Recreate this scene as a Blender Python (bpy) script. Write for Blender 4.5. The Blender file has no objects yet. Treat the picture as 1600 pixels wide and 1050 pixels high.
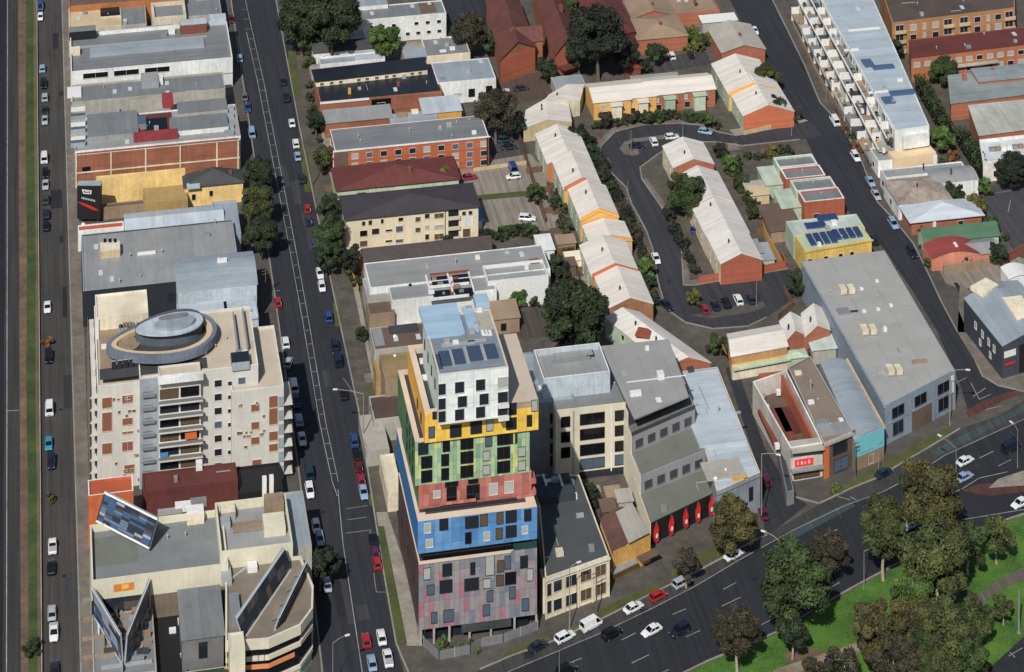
import bpy, math, random
from mathutils import Vector
random.seed(7)
S = bpy.context.scene
COL = S.collection
# ---------------------------------------------------------------- survey frame
F, HZ, CX, HC = 3876.0, -1750.0, 800.0, 360.0      # shift lens focal length, horizon row, centre column, camera height (m)
def P(px, py, z=0.0):
    """survey point of the photograph at height z -> real place in metres"""
    Y = F*(HC-z)/(py-HZ)
    return Vector(((px-CX)*Y/F, Y, z))
AL = math.atan2(740, 3876)                          # the street grid is turned by this angle
EU = Vector((-math.sin(AL), math.cos(AL), 0)); EV = Vector((math.cos(AL), math.sin(AL), 0))
def W(u, v, z=0): 
    p = EU*u+EV*v; return Vector((p.x, p.y, z))
def UV(p): return (p.dot(EU), p.dot(EV))
def rect(FL, BR, h):
    a, b = P(*FL, h), P(*BR, h); u0, v0 = UV(a); u1, v1 = UV(b)
    return [W(u0, v0), W(u0, v1), W(u1, v1), W(u1, v0)]
def quad(pts, h):
    r = []
    for p in pts:
        q = P(*p, h); q.z = 0; r.append(q)
    return r
# ---------------------------------------------------------------- mesh collector
class MB:
    def __init__(s): s.v = []; s.f = []; s.m = []; s.c = []
    def add(s, pts, mi=0):
        n = len(s.v); s.v += [Vector(p) for p in pts]; s.f.append(list(range(n, n+len(pts)))); s.m.append(mi)
    def prism(s, poly, z0, z1, mi=0, top=True, bottom=True, mtop=None):
        n = len(s.v); k = len(poly)
        s.v += [Vector((p[0], p[1], z0)) for p in poly]+[Vector((p[0], p[1], z1)) for p in poly]
        for i in range(k):
            j = (i+1) % k; s.f.append([n+i, n+j, n+k+j, n+k+i]); s.m.append(mi)
        if top: s.f.append([n+k+i for i in range(k)]); s.m.append(mi if mtop is None else mtop)
        if bottom: s.f.append([n+i for i in reversed(range(k))]); s.m.append(mi)
    def box(s, c, sx, sy, z0, z1, rot=0.0, mi=0, mtop=None):
        cx, cy = c[0], c[1]; ca, sa = math.cos(rot), math.sin(rot)
        pts = [(cx+x*ca-y*sa, cy+x*sa+y*ca) for x, y in ((-sx/2, -sy/2), (sx/2, -sy/2), (sx/2, sy/2), (-sx/2, sy/2))]
        s.prism(pts, z0, z1, mi, mtop=mtop)
    def tube(s, a, b, r0, r1=None, n=8, mi=0):
        a, b = Vector(a), Vector(b); r1 = r0 if r1 is None else r1
        d = (b-a).normalized(); x = d.orthogonal().normalized(); y = d.cross(x)
        k = len(s.v)
        for p, r in ((a, r0), (b, r1)):
            for i in range(n):
                t = 2*math.pi*i/n; s.v.append(p+x*(r*math.cos(t))+y*(r*math.sin(t)))
        for i in range(n):
            j = (i+1) % n; s.f.append([k+i, k+j, k+n+j, k+n+i]); s.m.append(mi)
        s.f.append([k+n+i for i in range(n)]); s.m.append(mi); s.f.append([k+i for i in reversed(range(n))]); s.m.append(mi)
    def mesh(s, name, mats, off=Vector((0, 0, 0)), smooth=False):
        me = bpy.data.meshes.new(name)
        me.from_pydata([tuple(v-off) for v in s.v], [], s.f)
        for m in mats: me.materials.append(m)
        if len(mats) > 1:
            for p, i in zip(me.polygons, s.m): p.material_index = i
        if smooth:
            for p in me.polygons: p.use_smooth = True
        me.update(); return me
    def build(s, name, mats, parent=None, smooth=False):
        if not isinstance(mats, (list, tuple)): mats = [mats]
        off = Vector(parent.location) if parent else Vector((0, 0, 0))
        if parent and parent.parent: off = off+Vector(parent.parent.location)
        o = bpy.data.objects.new(name, s.mesh(name, mats, off, smooth)); COL.objects.link(o)
        if parent: o.parent = parent
        return o
def thing(name, label, cat, loc, group=None, rz=0.0):
    o = bpy.data.objects.new(name, None); o.empty_display_size = .5; COL.objects.link(o)
    o.location = loc; o.rotation_euler = (0, 0, rz); o['label'] = label; o['category'] = cat
    if group: o['group'] = group
    return o
def tag(o, label, cat, group=None):
    o['label'] = label; o['category'] = cat
    if group: o['group'] = group
    return o
# ---------------------------------------------------------------- materials
SAT, GAIN = .90, .93                                # camera colour: slightly muted
def lin(c):
    r = []
    for x in c:
        x /= 255.0; r.append(x/12.92 if x <= .04045 else ((x+.055)/1.055)**2.4)
    g = .25*r[0]+.6*r[1]+.15*r[2]
    return [(g+(x-g)*SAT)*GAIN for x in r]
_M = {}
def mat(key, rgb=None, kind='wall', sp=1.0, var=.22, rough=.75, metal=0.0):
    """procedural surface: base colour broken up by blotches, streaks and sheet-to-sheet tone"""
    if key in _M: return _M[key]
    m = bpy.data.materials.new(key); m.use_nodes = True; _M[key] = m
    nt = m.node_tree; N = nt.nodes; L = nt.links; bs = N['Principled BSDF']
    bs.inputs['Roughness'].default_value = rough; bs.inputs['Metallic'].default_value = metal
    base = lin(rgb)
    geo = N.new('ShaderNodeNewGeometry')
    mp = N.new('ShaderNodeMapping'); mp.inputs['Rotation'].default_value = (0, 0, -AL); L.new(geo.outputs['Position'], mp.inputs['Vector'])
    def noise(scale, sc=(1, 1, 1), det=4, ro=.6):
        m2 = N.new('ShaderNodeMapping'); m2.inputs['Scale'].default_value = sc; L.new(mp.outputs[0], m2.inputs[0])
        n = N.new('ShaderNodeTexNoise'); n.inputs['Scale'].default_value = scale; n.inputs['Detail'].default_value = det; n.inputs['Roughness'].default_value = ro
        L.new(m2.outputs[0], n.inputs['Vector']); return n.outputs['Fac']
    def rng(sock, a, b, c, d):
        r = N.new('ShaderNodeMapRange'); r.inputs[1].default_value = a; r.inputs[2].default_value = b; r.inputs[3].default_value = c; r.inputs[4].default_value = d
        L.new(sock, r.inputs[0]); return r.outputs[0]
    def mul(a, b):
        x = N.new('ShaderNodeMath'); x.operation = 'MULTIPLY'; L.new(a, x.inputs[0])
        if isinstance(b, float): x.inputs[1].default_value = b
        else: L.new(b, x.inputs[1])
        return x.outputs[0]
    def cell(axis, w):
        sx = N.new('ShaderNodeSeparateXYZ'); L.new(mp.outputs[0], sx.inputs[0])
        d = N.new('ShaderNodeMath'); d.operation = 'DIVIDE'; L.new(sx.outputs[axis], d.inputs[0]); d.inputs[1].default_value = w
        f = N.new('ShaderNodeMath'); f.operation = 'FLOOR'; L.new(d.outputs[0], f.inputs[0])
        fr = N.new('ShaderNodeMath'); fr.operation = 'FRACT'; L.new(d.outputs[0], fr.inputs[0])
        return f.outputs[0], fr.outputs[0]
    fv = var*(.25 if kind in ('sheetx', 'sheety', 'flat') else .5)
    fac = mul(rng(noise(.12), .3, .7, 1-var, 1+var), rng(noise(1.3, det=6), .3, .7, 1-fv, 1+fv))
    tint = None
    if kind == 'wall' or kind == 'brick':
        fac = mul(fac, rng(noise(1.0, (1.6, 1.6, .12)), .35, .65, 1-var*.5, 1+var*.35))
    if kind == 'brick':
        f, fr = cell(2, .45); wn = N.new('ShaderNodeTexWhiteNoise'); wn.noise_dimensions = '1D'; L.new(f, wn.inputs['W'])
        fac = mul(fac, rng(wn.outputs['Value'], 0, 1, .9, 1.1))
    if kind in ('sheetx', 'sheety'):                 # folded metal sheets running along one grid axis
        f, fr = cell(0 if kind == 'sheetx' else 1, sp); wn = N.new('ShaderNodeTexWhiteNoise'); wn.noise_dimensions = '1D'; L.new(f, wn.inputs['W'])
        fac = mul(fac, rng(wn.outputs['Value'], 0, 1, .93, 1.07))
        seam = rng(fr, 0, .09, .88, 1.0); fac = mul(fac, seam)
        fac = mul(fac, rng(noise(.5, (.25, 2.2, 1) if kind == 'sheety' else (2.2, .25, 1)), .35, .65, .93, 1.06))
        stain = rng(noise(.22, det=7, ro=.7), .56, .74, 1.0, .84); fac = mul(fac, stain)
    if kind == 'flat':
        f, fr = cell(0, sp*1.9); fac = mul(fac, rng(fr, 0, .06, .84, 1.0))
        fac = mul(fac, rng(noise(.28, det=8, ro=.72), .54, .74, 1.0, .82))
    if kind == 'tile':
        f, fr = cell(1, .5); f2, fr2 = cell(0, .5)
        fac = mul(fac, rng(fr, 0, .35, .8, 1.05)); fac = mul(fac, rng(fr2, 0, .3, .88, 1.03))
        fac = mul(fac, rng(noise(3.0, det=3), .3, .7, .8, 1.2))
    if kind == 'asphalt':
        fac = mul(fac, rng(noise(.5, (2.5, .05, 1), det=5), .35, .65, .74, 1.3))
        fac = mul(fac, rng(noise(9.0, det=2), .3, .7, .88, 1.12))
        fac = mul(fac, rng(noise(.06, det=8, ro=.75), .5, .62, 1.0, .78))
    if kind == 'dirt':
        fac = mul(fac, rng(noise(.35, det=9, ro=.75), .3, .7, .6, 1.45))
    if kind == 'paving':
        f, fr = cell(1, 1.5); fac = mul(fac, rng(fr, 0, .06, .85, 1.0)); fac = mul(fac, rng(noise(.4, det=7), .3, .7, .8, 1.2))
    vm = N.new('ShaderNodeVectorMath'); vm.operation = 'SCALE'; vm.inputs[0].default_value = base; L.new(fac, vm.inputs['Scale'])
    L.new(vm.outputs[0], bs.inputs['Base Color'])
    rr = rng(noise(.8), .3, .7, max(.05, rough-.12), min(1, rough+.12)); L.new(rr, bs.inputs['Roughness'])
    return m
def grass(key, a, b, c):
    m = bpy.data.materials.new(key); m.use_nodes = True; nt = m.node_tree; N = nt.nodes; L = nt.links; bs = N['Principled BSDF']
    bs.inputs['Roughness'].default_value = .9
    geo = N.new('ShaderNodeNewGeometry')
    def nz(s, d=8):
        n = N.new('ShaderNodeTexNoise'); n.inputs['Scale'].default_value = s; n.inputs['Detail'].default_value = d; n.inputs['Roughness'].default_value = .7; L.new(geo.outputs['Position'], n.inputs['Vector']); return n.outputs['Fac']
    r = N.new('ShaderNodeValToRGB'); e = r.color_ramp.elements
    e[0].position = .36; e[0].color = (*lin(a), 1); e[1].position = .66; e[1].color = (*lin(c), 1); x = e.new(.5); x.color = (*lin(b), 1)
    mx = N.new('ShaderNodeMath'); mx.operation = 'MULTIPLY_ADD'; L.new(nz(2.2), mx.inputs[0]); mx.inputs[1].default_value = .45
    m2 = N.new('ShaderNodeMath'); m2.operation = 'MULTIPLY'; L.new(nz(.12), m2.inputs[0]); m2.inputs[1].default_value = .55; L.new(m2.outputs[0], mx.inputs[2])
    L.new(mx.outputs[0], r.inputs[0]); L.new(r.outputs[0], bs.inputs['Base Color']); _M[key] = m; return m
def plain(key, rgb, rough=.5, metal=0., coat=0., emit=0.):
    if key in _M: return _M[key]
    m = bpy.data.materials.new(key); m.use_nodes = True; N = m.node_tree.nodes; L = m.node_tree.links; bs = N['Principled BSDF']
    tc = N.new('ShaderNodeTexCoord'); n = N.new('ShaderNodeTexNoise'); n.inputs['Scale'].default_value = 2.5; n.inputs['Detail'].default_value = 5; L.new(tc.outputs['Object'], n.inputs['Vector'])
    r = N.new('ShaderNodeMapRange'); r.inputs[1].default_value = .3; r.inputs[2].default_value = .7; r.inputs[3].default_value = .88; r.inputs[4].default_value = 1.1; L.new(n.outputs['Fac'], r.inputs[0])
    vm = N.new('ShaderNodeVectorMath'); vm.operation = 'SCALE'; vm.inputs[0].default_value = lin(rgb); L.new(r.outputs[0], vm.inputs['Scale']); L.new(vm.outputs[0], bs.inputs['Base Color'])
    bs.inputs['Roughness'].default_value = rough; bs.inputs['Metallic'].default_value = metal; bs.inputs['Coat Weight'].default_value = coat
    if emit: bs.inputs['Emission Color'].default_value = (*lin(rgb), 1); bs.inputs['Emission Strength'].default_value = emit
    _M[key] = m; return m
def panels(key, cols, w, h, seed=0.0, op='ADD'):
    """facade cladding: panels w x h metres, each taking one colour of the list"""
    m = bpy.data.materials.new(key); m.use_nodes = True; N = m.node_tree.nodes; L = m.node_tree.links; bs = N['Principled BSDF']
    bs.inputs['Roughness'].default_value = .55
    geo = N.new('ShaderNodeNewGeometry'); mp = N.new('ShaderNodeMapping'); mp.inputs['Rotation'].default_value = (0, 0, -AL); L.new(geo.outputs['Position'], mp.inputs['Vector'])
    sx = N.new('ShaderNodeSeparateXYZ'); L.new(mp.outputs[0], sx.inputs[0])
    ad = N.new('ShaderNodeMath'); ad.operation = op; L.new(sx.outputs[0], ad.inputs[0]); L.new(sx.outputs[1], ad.inputs[1])
    fl = []; frs = []
    for s, d in ((ad.outputs[0], w), (sx.outputs[2], h)):
        a = N.new('ShaderNodeMath'); a.operation = 'DIVIDE'; L.new(s, a.inputs[0]); a.inputs[1].default_value = d
        b = N.new('ShaderNodeMath'); b.operation = 'FLOOR'; L.new(a.outputs[0], b.inputs[0]); fl.append(b.outputs[0])
        c = N.new('ShaderNodeMath'); c.operation = 'FRACT'; L.new(a.outputs[0], c.inputs[0]); frs.append(c.outputs[0])
    cb = N.new('ShaderNodeCombineXYZ'); L.new(fl[0], cb.inputs[0]); L.new(fl[1], cb.inputs[1]); cb.inputs[2].default_value = seed
    wn = N.new('ShaderNodeTexWhiteNoise'); L.new(cb.outputs[0], wn.inputs['Vector'])
    r = N.new('ShaderNodeValToRGB'); r.color_ramp.interpolation = 'CONSTANT'; e = r.color_ramp.elements
    tot = sum(c[1] for c in cols); acc = 0
    for i, (c, wt) in enumerate(cols):
        x = e[0] if i == 0 else (e[1] if i == 1 else e.new(acc/tot)); x.position = acc/tot; x.color = (*lin(c), 1); acc += wt
    L.new(wn.outputs['Value'], r.inputs[0])
    n = N.new('ShaderNodeTexNoise'); n.inputs['Scale'].default_value = .6; n.inputs['Detail'].default_value = 6; L.new(mp.outputs[0], n.inputs['Vector'])
    mr = N.new('ShaderNodeMapRange'); mr.inputs[1].default_value = .3; mr.inputs[2].default_value = .7; mr.inputs[3].default_value = .85; mr.inputs[4].default_value = 1.1; L.new(n.outputs['Fac'], mr.inputs[0])
    f = mr.outputs[0]
    for s, d in zip(frs, (w, h)):
        q = N.new('ShaderNodeMapRange'); q.inputs[1].default_value = 0; q.inputs[2].default_value = .13/d; q.inputs[3].default_value = .52; q.inputs[4].default_value = 1; L.new(s, q.inputs[0])
        x = N.new('ShaderNodeMath'); x.operation = 'MULTIPLY'; L.new(f, x.inputs[0]); L.new(q.outputs[0], x.inputs[1]); f = x.outputs[0]
    vm = N.new('ShaderNodeVectorMath'); vm.operation = 'SCALE'; L.new(r.outputs[0], vm.inputs[0]); L.new(f, vm.inputs['Scale']); L.new(vm.outputs[0], bs.inputs['Base Color'])
    _M[key] = m; return m
C = dict(
 grey=(146, 148, 148), midgrey=(122, 126, 128), dark=(62, 64, 68), navy=(34, 38, 48), black=(20, 21, 24), bluegrey=(148, 159, 168), paleblue=(180, 192, 201),
 white=(222, 224, 222), cream=(224, 212, 184), beige=(206, 194, 172), sand=(200, 178, 140), yellow=(232, 196, 120), ochre=(170, 140, 84), orange=(196, 96, 44),
 brick=(150, 92, 66), redbrick=(126, 72, 58), maroon=(98, 46, 42), brown=(104, 84, 72), tan=(150, 128, 104), palegreen=(176, 196, 170), concrete=(168, 164, 154), terr=(214, 208, 198), terrg=(170, 174, 180),
 olive=(112, 116, 106), lilac=(148, 146, 152), teal=(110, 176, 190), rust=(140, 70, 48), amber=(214, 160, 70))
def wall(c): return mat('wall_'+c, C[c], 'wall')
def brick(c): return mat('brick_'+c, C[c], 'brick', rough=.85)
def shx(c, sp=1.6): return mat('sheetx_%s' % c, C[c], 'sheetx', sp, .10, .45)
def shy(c, sp=1.6): return mat('sheety_%s' % c, C[c], 'sheety', sp, .10, .45)
def flt(c): return mat('flat_'+c, C[c], 'flat', 1.2, .16, .85)
def tile(c): return mat('tile_'+c, C[c], 'tile', var=.2, rough=.8)
GL = [plain('glass_dark', (36, 43, 52), .1), plain('glass_black', (20, 23, 29), .08), plain('glass_blue', (80, 98, 114), .1), plain('glass_blind', (170, 172, 168), .35), plain('glass_warm', (96, 80, 62), .3)]
FRW = plain('frame_white', (214, 214, 210), .5); FRD = plain('frame_dark', (46, 48, 52), .4); FRC = plain('frame_cream', (206, 196, 170), .6)
WHITE = plain('paint_white', (226, 226, 224), .5); STEEL = plain('steel', (150, 154, 158), .4, .3); GALV = plain('galvanised', (172, 176, 178), .45, .2); RED = plain('sign_red', (214, 26, 26), .5)
# ---------------------------------------------------------------- buildings
def offset(poly, d):
    k = len(poly); r = []
    for i in range(k):
        a, b, c = Vector(poly[i-1][:2]), Vector(poly[i][:2]), Vector(poly[(i+1) % k][:2])
        e1 = (b-a).normalized(); e2 = (c-b).normalized(); n1 = Vector((-e1.y, e1.x)); n2 = Vector((-e2.y, e2.x))
        q = (n1+n2); q = q/max(.3, 1+n1.dot(n2)); r.append(Vector((b.x+q.x*d, b.y+q.y*d, 0)))
    return r
_WM = {}
def winmesh(w, h, g, fr, name='window'):
    k = (round(w, 2), round(h, 2), g.name, fr.name)
    if k in _WM: return _WM[k]
    m = MB(); gm = MB(); t = .07
    def b(x0, x1, z0, z1, y0, y1, mi):
        (m if mi else gm).prism([(x0, y0), (x1, y0), (x1, y1), (x0, y1)], z0, z1)
    b(-w/2, w/2, 0, h, -.02, .02, 0)
    b(-w/2-t, -w/2, -t, h+t, -.09, .02, 1); b(w/2, w/2+t, -t, h+t, -.09, .02, 1)
    b(-w/2, w/2, h, h+t, -.09, .02, 1); b(-w/2, w/2, -t, 0, -.14, .02, 1)
    if w > 2.2: b(-.03, .03, 0, h, -.05, .02, 1)
    _WM[k] = (gm.mesh(name, [g]), m.mesh('frame', [fr])); return _WM[k]
class Vol:
    def __init__(s, root, poly, h, z0): s.root, s.poly, s.h, s.z0 = root, poly, h, z0
    def edge(s, k):
        a = Vector(s.poly[k]); b = Vector(s.poly[(k+1) % len(s.poly)]); d = b-a; L = d.length; d = d/L
        return a, d, L, math.atan2(d.y, d.x), Vector((d.y, -d.x, 0))
    def put(s, name, me, k, x, z, out=.0, scale=None):
        a, d, L, r, n = s.edge(k)
        o = bpy.data.objects.new(name, me); COL.objects.link(o); o.parent = s.root
        p = a+d*x+n*out; p.z = z; o.location = p-Vector(s.root.location); o.rotation_euler = (0, 0, r); return o
    def win1(s, k, fx, z, w, h, g=None, fr=None, name='window'):
        a, d, L, r, n = s.edge(k)
        g = GL[g] if isinstance(g, int) else (g or random.choice(GL[:3]+GL[:2]+[GL[3]]))
        gm, fm = winmesh(w, h, g, fr or FRW)
        o = s.put(name, gm, k, fx*L, s.z0+z, .03); c = bpy.data.objects.new('frame', fm); COL.objects.link(c); c.parent = o; return o
    def wins(s, k, n, zs, w=1.3, h=1.4, a=.06, b=.94, g=None, fr=None, skip=(), jit=0.):
        for r, z in enumerate(zs):
            for i in range(n):
                if (r, i) in skip: continue
                fx = a+(b-a)*(i+.5)/n+(random.uniform(-jit, jit) if jit else 0)
                s.win1(k, fx, z, w, h, g, fr)
    def panel(s, name, k, fx0, fx1, z0, z1, m, out=.04, depth=.1):
        """a slab standing proud of wall k (bands, sills, signs, awnings, balconies)"""
        a, d, L, r, n = s.edge(k); mb = MB()
        p0, p1 = a+d*(fx0*L)+n*.003, a+d*(fx1*L)+n*.003; q = n*(out)
        mb.prism([p0+q, p1+q, p1+q-n*min(out, depth), p0+q-n*min(out, depth)], s.z0+z0, s.z0+z1)
        return mb.build(name, m, s.root)
    def kit(s, name, px, py, w, d, h, m, z=None, rot=AL, mt=None):
        z = s.ztop if z is None else z; mb = MB(); p = P(px, py, z)
        mb.box(p, w, d, z-.05, z+h, rot, 0, None if mt is None else 1); return mb.build(name, [m]+([mt] if mt else []), s.root)
    def vent(s, px, py, r=.25, h=.7, m=None):
        p = P(px, py, s.ztop); mb = MB(); mb.tube(p-Vector((0, 0, .2)), p+Vector((0, 0, h)), r*.6, r*.6); mb.tube(p+Vector((0, 0, h)), p+Vector((0, 0, h+.35)), r, r*.4)
        return mb.build('vent', m or GALV, s.root)
def newroot(name, label, cat, poly, group):
    c = Vector((0, 0, 0))
    for p in poly: c += Vector((p[0], p[1], 0))
    return thing(name, label, cat, c/len(poly), group)
def bld(name, label, shape, h, wm, rm, kind='flat', cat='building', group=None, z0=0., rise=2.0, par=.4, ov=.3, on=None, axis='u', cap=None, pt=.28, wname='wall', rname='roof'):
    """shape: [FL, BR] pixel corners of a grid rectangle, or four corners FL, FR, BR, BL, surveyed at height h"""
    poly = rect(shape[0], shape[1], h) if len(shape) == 2 else quad(shape, h)
    root = on.root if on else newroot(name, label, cat, poly, group)
    V = Vol(root, poly, h, z0); V.ztop = h
    mb = MB(); k = len(poly)
    if kind == 'flat':
        inn = offset(poly, pt); n = 0; zr = h-par; V.ztop = zr
        for i in range(k):
            j = (i+1) % k; a, b = poly[i], poly[j]; c, d = inn[j], inn[i]
            mb.add([(a[0], a[1], z0), (b[0], b[1], z0), (b[0], b[1], h), (a[0], a[1], h)], 0)
            mb.add([(a[0], a[1], h), (b[0], b[1], h), (c[0], c[1], h), (d[0], d[1], h)], 1 if cap else 0)
            mb.add([(d[0], d[1], h), (c[0], c[1], h), (c[0], c[1], zr-.1), (d[0], d[1], zr-.1)], 0)
        mb.build(wname, [wm]+([cap] if cap else []), root)
        r = MB(); r.add([(p[0], p[1], zr) for p in inn]); r.build(rname, rm, root)
        A = sum(poly[i].x*poly[(i+1) % k].y-poly[(i+1) % k].x*poly[i].y for i in range(k))/2
        if label and k == 4 and A > 110 and par < .7:                # small plant that real roofs carry
            rd = random.Random(int(A*13)); a, b, c, d = inn
            for i in range(min(9, int(A/75)+1)):
                s, t = rd.uniform(.08, .92), rd.uniform(.08, .92); q = a.lerp(b, s).lerp(d.lerp(c, s), t); w_ = rd.random(); mb = MB()
                if w_ < .4: mb.tube((q.x, q.y, zr-.1), (q.x, q.y, zr+.6), .12, .12, 6); mb.tube((q.x, q.y, zr+.6), (q.x, q.y, zr+.85), .24, .1, 6); mb.build('vent', GALV, root)
                elif w_ < .7: mb.box(q, rd.uniform(.8, 1.6), rd.uniform(.7, 1.3), zr-.05, zr+rd.uniform(.5, 1.0), AL); mb.build('ac_unit', rd.choice((GALV, STEEL, WHITE)), root)
                elif w_ < .85: mb.box(q, 1.1, 2.0, zr-.05, zr+.18, AL); mb.build('skylight', plain('skylight_pane', (196, 206, 212), .2), root)
                else: mb.box(q, rd.uniform(2, 5), .14, zr-.02, zr+.16, AL+rd.choice((0, math.pi/2))); mb.build('roof_pipe', GALV, root)
        return V
    FL, FR, BR, BL = [Vector((p[0], p[1], 0)) for p in poly]
    if axis == 'v': A, B, Cc, D = FR, BR, BL, FL      # ridge runs across: treat the right side as the gable end
    else: A, B, Cc, D = FL, FR, BR, BL
    # A-B is one gable end, D-Cc the other; eaves D-A and B-Cc
    def up(p, z): return Vector((p.x, p.y, z))
    for p, q in ((FL, FR), (FR, BR), (BR, BL), (BL, FL)): mb.add([up(p, z0), up(q, z0), up(q, h), up(p, h)])
    ea = (A-D).normalized(); eb = (B-A).normalized(); eb2 = (Cc-D).normalized()
    if kind in ('gable', 'hip'):
        A2, B2 = A+ea*ov-eb*ov, B+ea*ov+eb*ov; D2, C2 = D-ea*ov-eb2*ov, Cc-ea*ov+eb2*ov
        r1, r2 = up((A+B)/2, h+rise), up((D+Cc)/2, h+rise)
        r = MB(); t = .16
        if kind == 'gable':
            mb.add([up(A, h), up(B, h), r1]); mb.add([up(Cc, h), up(D, h), r2])
            o1, o2 = r1+ea*ov, r2-ea*ov
            drop = ov*rise/((B-A).length/2)
            a, b, c, d = up(A2, h-drop+.06), up(B2, h-drop+.06), up(C2, h-drop+.06), up(D2, h-drop+.06); o1.z += .06; o2.z += .06; dz = Vector((0, 0, -t))
            r.add([a, o1, o2, d]) ; r.f[-1].reverse(); r.add([o1, b, c, o2]); r.f[-1].reverse()
            r.v and None
            for x, y in ((a, o1), (o1, b), (b, c), (c, o2), (o2, d), (d, a)): r.add([x+dz, y+dz, y, x])
            r.add([a+dz, d+dz, o2+dz, o1+dz]); r.add([o1+dz, o2+dz, c+dz, b+dz])
        else:
            ln = (A-D).length; wd = (B-A).length; ins = min(wd/2, ln*.42)
            o1, o2 = r1-ea*ins, r2+ea*ins
            a, b, c, d = up(A2, h), up(B2, h), up(C2, h), up(D2, h); dz = Vector((0, 0, -t))
            r.add([a, b, o1]); r.add([b, c, o2, o1]); r.add([c, d, o2]); r.add([d, a, o1, o2])
            for x, y in ((a, b), (b, c), (c, d), (d, a)): r.add([x+dz, y+dz, y, x])
            r.add([d+dz, c+dz, b+dz, a+dz])
        mb.build(wname, wm, root); ro = r.build(rname, rm, root); V.ztop = h+rise*.5; V.ridge = (r1, r2)
        import bmesh
        bm = bmesh.new(); bm.from_mesh(ro.data); bmesh.ops.remove_doubles(bm, verts=bm.verts, dist=.001); bmesh.ops.recalc_face_normals(bm, faces=bm.faces); bm.to_mesh(ro.data); bm.free()
        return V
    if kind == 'shed':                                # falls from the D-Cc edge down to A-B
        mb.add([up(B, h), up(Cc, h), up(Cc, h+rise)]); mb.add([up(D, h), up(A, h), up(D, h+rise)]); mb.add([up(Cc, h), up(D, h), up(D, h+rise), up(Cc, h+rise)])
        A2, B2 = A+ea*ov-eb*ov, B+ea*ov+eb*ov; D2, C2 = D-ea*ov-eb2*ov, Cc-ea*ov+eb2*ov
        r = MB(); r.prism([A2, B2, C2, D2], 0, .15)
        for i, z in enumerate((h, h, h+rise, h+rise)): r.v[i].z += z; r.v[i+4].z += z
        mb.build(wname, wm, root); r.build(rname, rm, root); V.ztop = h+rise*.5; return V
    if kind == 'vault':
        n = 12; r = MB(); e1 = []; e2 = []
        for i in range(n+1):
            f = i/n; z = h+rise*math.sin(math.pi*f); e1.append(up(A.lerp(B, f)+ea*ov, z)); e2.append(up(D.lerp(Cc, f)-ea*ov, z))
        for i in range(n): r.add([e1[i], e1[i+1], e2[i+1], e2[i]])
        mb.add([p-ea*ov for p in e1]); mb.add([p+ea*ov for p in reversed(e2)])
        mb.build(wname, wm, root); ro = r.build(rname, rm, root, True); V.ztop = h+rise*.8
        import bmesh
        bm = bmesh.new(); bm.from_mesh(ro.data); bmesh.ops.remove_doubles(bm, verts=bm.verts, dist=.001); bm.to_mesh(ro.data); bm.free()
        return V
def sheet(name, pts, z, m, kind='structure', z1=None):
    mb = MB(); q = [P(x, y, z) for x, y in pts]
    if z1 is None: mb.add(q)
    else: mb.prism(q, z1, z)
    o = mb.build(name, m); o['kind'] = kind
    if o.data.polygons[0].normal.z < 0 and z1 is None: o.data.flip_normals()
    return o
def strip(mb, a, b, w, z):
    a, b = P(*a, z), P(*b, z); d = (b-a).normalized(); n = Vector((-d.y, d.x, 0))*w/2
    mb.add([a-n, b-n, b+n, a+n])
def fence(label, pts, h, m, name='fence', t=.12, cat='fence', posts=None, group=None):
    """a run of fence or wall along surveyed ground points"""
    q = [P(*p) for p in pts]; root = thing(name, label, cat, q[0], group)
    mb = MB()
    for a, b in zip(q, q[1:]):
        d = (b-a); L = d.length; d /= L; mb.box((a+b)/2, L, t, 0, h, math.atan2(d.y, d.x))
    mb.build('panel' if posts else 'wall', m, root)
    if posts:
        for a, b in zip(q, q[1:]):
            d = b-a; n = max(1, int(d.length/3))
            for i in range(n+1):
                pm = MB(); pm.box(a+d*(i/n), .16, .16, 0, h+.15); pm.build('post', posts, root)
    return root
# ================================================================ THE GROUND
asph = lambda k, c: mat('asphalt_'+k, c, 'asphalt', rough=.85, var=.12)
A_ST = asph('street', (41, 44, 52)); A_LEFT = asph('left', (64, 61, 59)); A_MAIN = asph('main', (35, 38, 45)); A_BUS = asph('bus', (58, 57, 58)); A_CRES = asph('crescent', (52, 53, 60)); A_RAIL_SHADE = asph('rail_shade', (24, 26, 36)); A_RAIL2 = asph('rail_side', (54, 51, 51)); A_PARK = asph('carpark', (134, 126, 116)); A_YARD = mat('yard', (82, 77, 70), 'dirt', rough=.95); A_BLUE = asph('lane', (56, 72, 74)); A_RED = asph('red_lane', (86, 50, 46))
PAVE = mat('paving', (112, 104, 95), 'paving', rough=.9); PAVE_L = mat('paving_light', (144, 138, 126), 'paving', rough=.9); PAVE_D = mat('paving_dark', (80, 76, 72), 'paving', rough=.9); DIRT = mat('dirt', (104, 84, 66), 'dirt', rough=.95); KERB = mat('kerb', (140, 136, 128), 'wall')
GRASS_A = grass('grass_park', (30, 52, 12), (66, 110, 18), (94, 130, 34)); GRASS_B = grass('grass_verge', (52, 60, 28), (74, 82, 34), (104, 98, 52)); GRASS_V = grass('grass_corridor', (34, 44, 22), (54, 74, 28), (88, 98, 46)); GRASS_D = grass('grass_dry', (78, 70, 48), (100, 88, 58), (124, 106, 74))
LINE = mat('road_paint', (150, 151, 150), 'dirt', rough=.8)
g = MB(); g.add([(-2500, -200, 0), (2500, -200, 0), (2500, 4000, 0), (-2500, 4000, 0)]); o = g.build('ground', A_YARD); o['kind'] = 'structure'
def both(name, line_l, line_r, z, m, **k): return sheet(name, list(line_l)+list(reversed(line_r)), z, m, **k)
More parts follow.
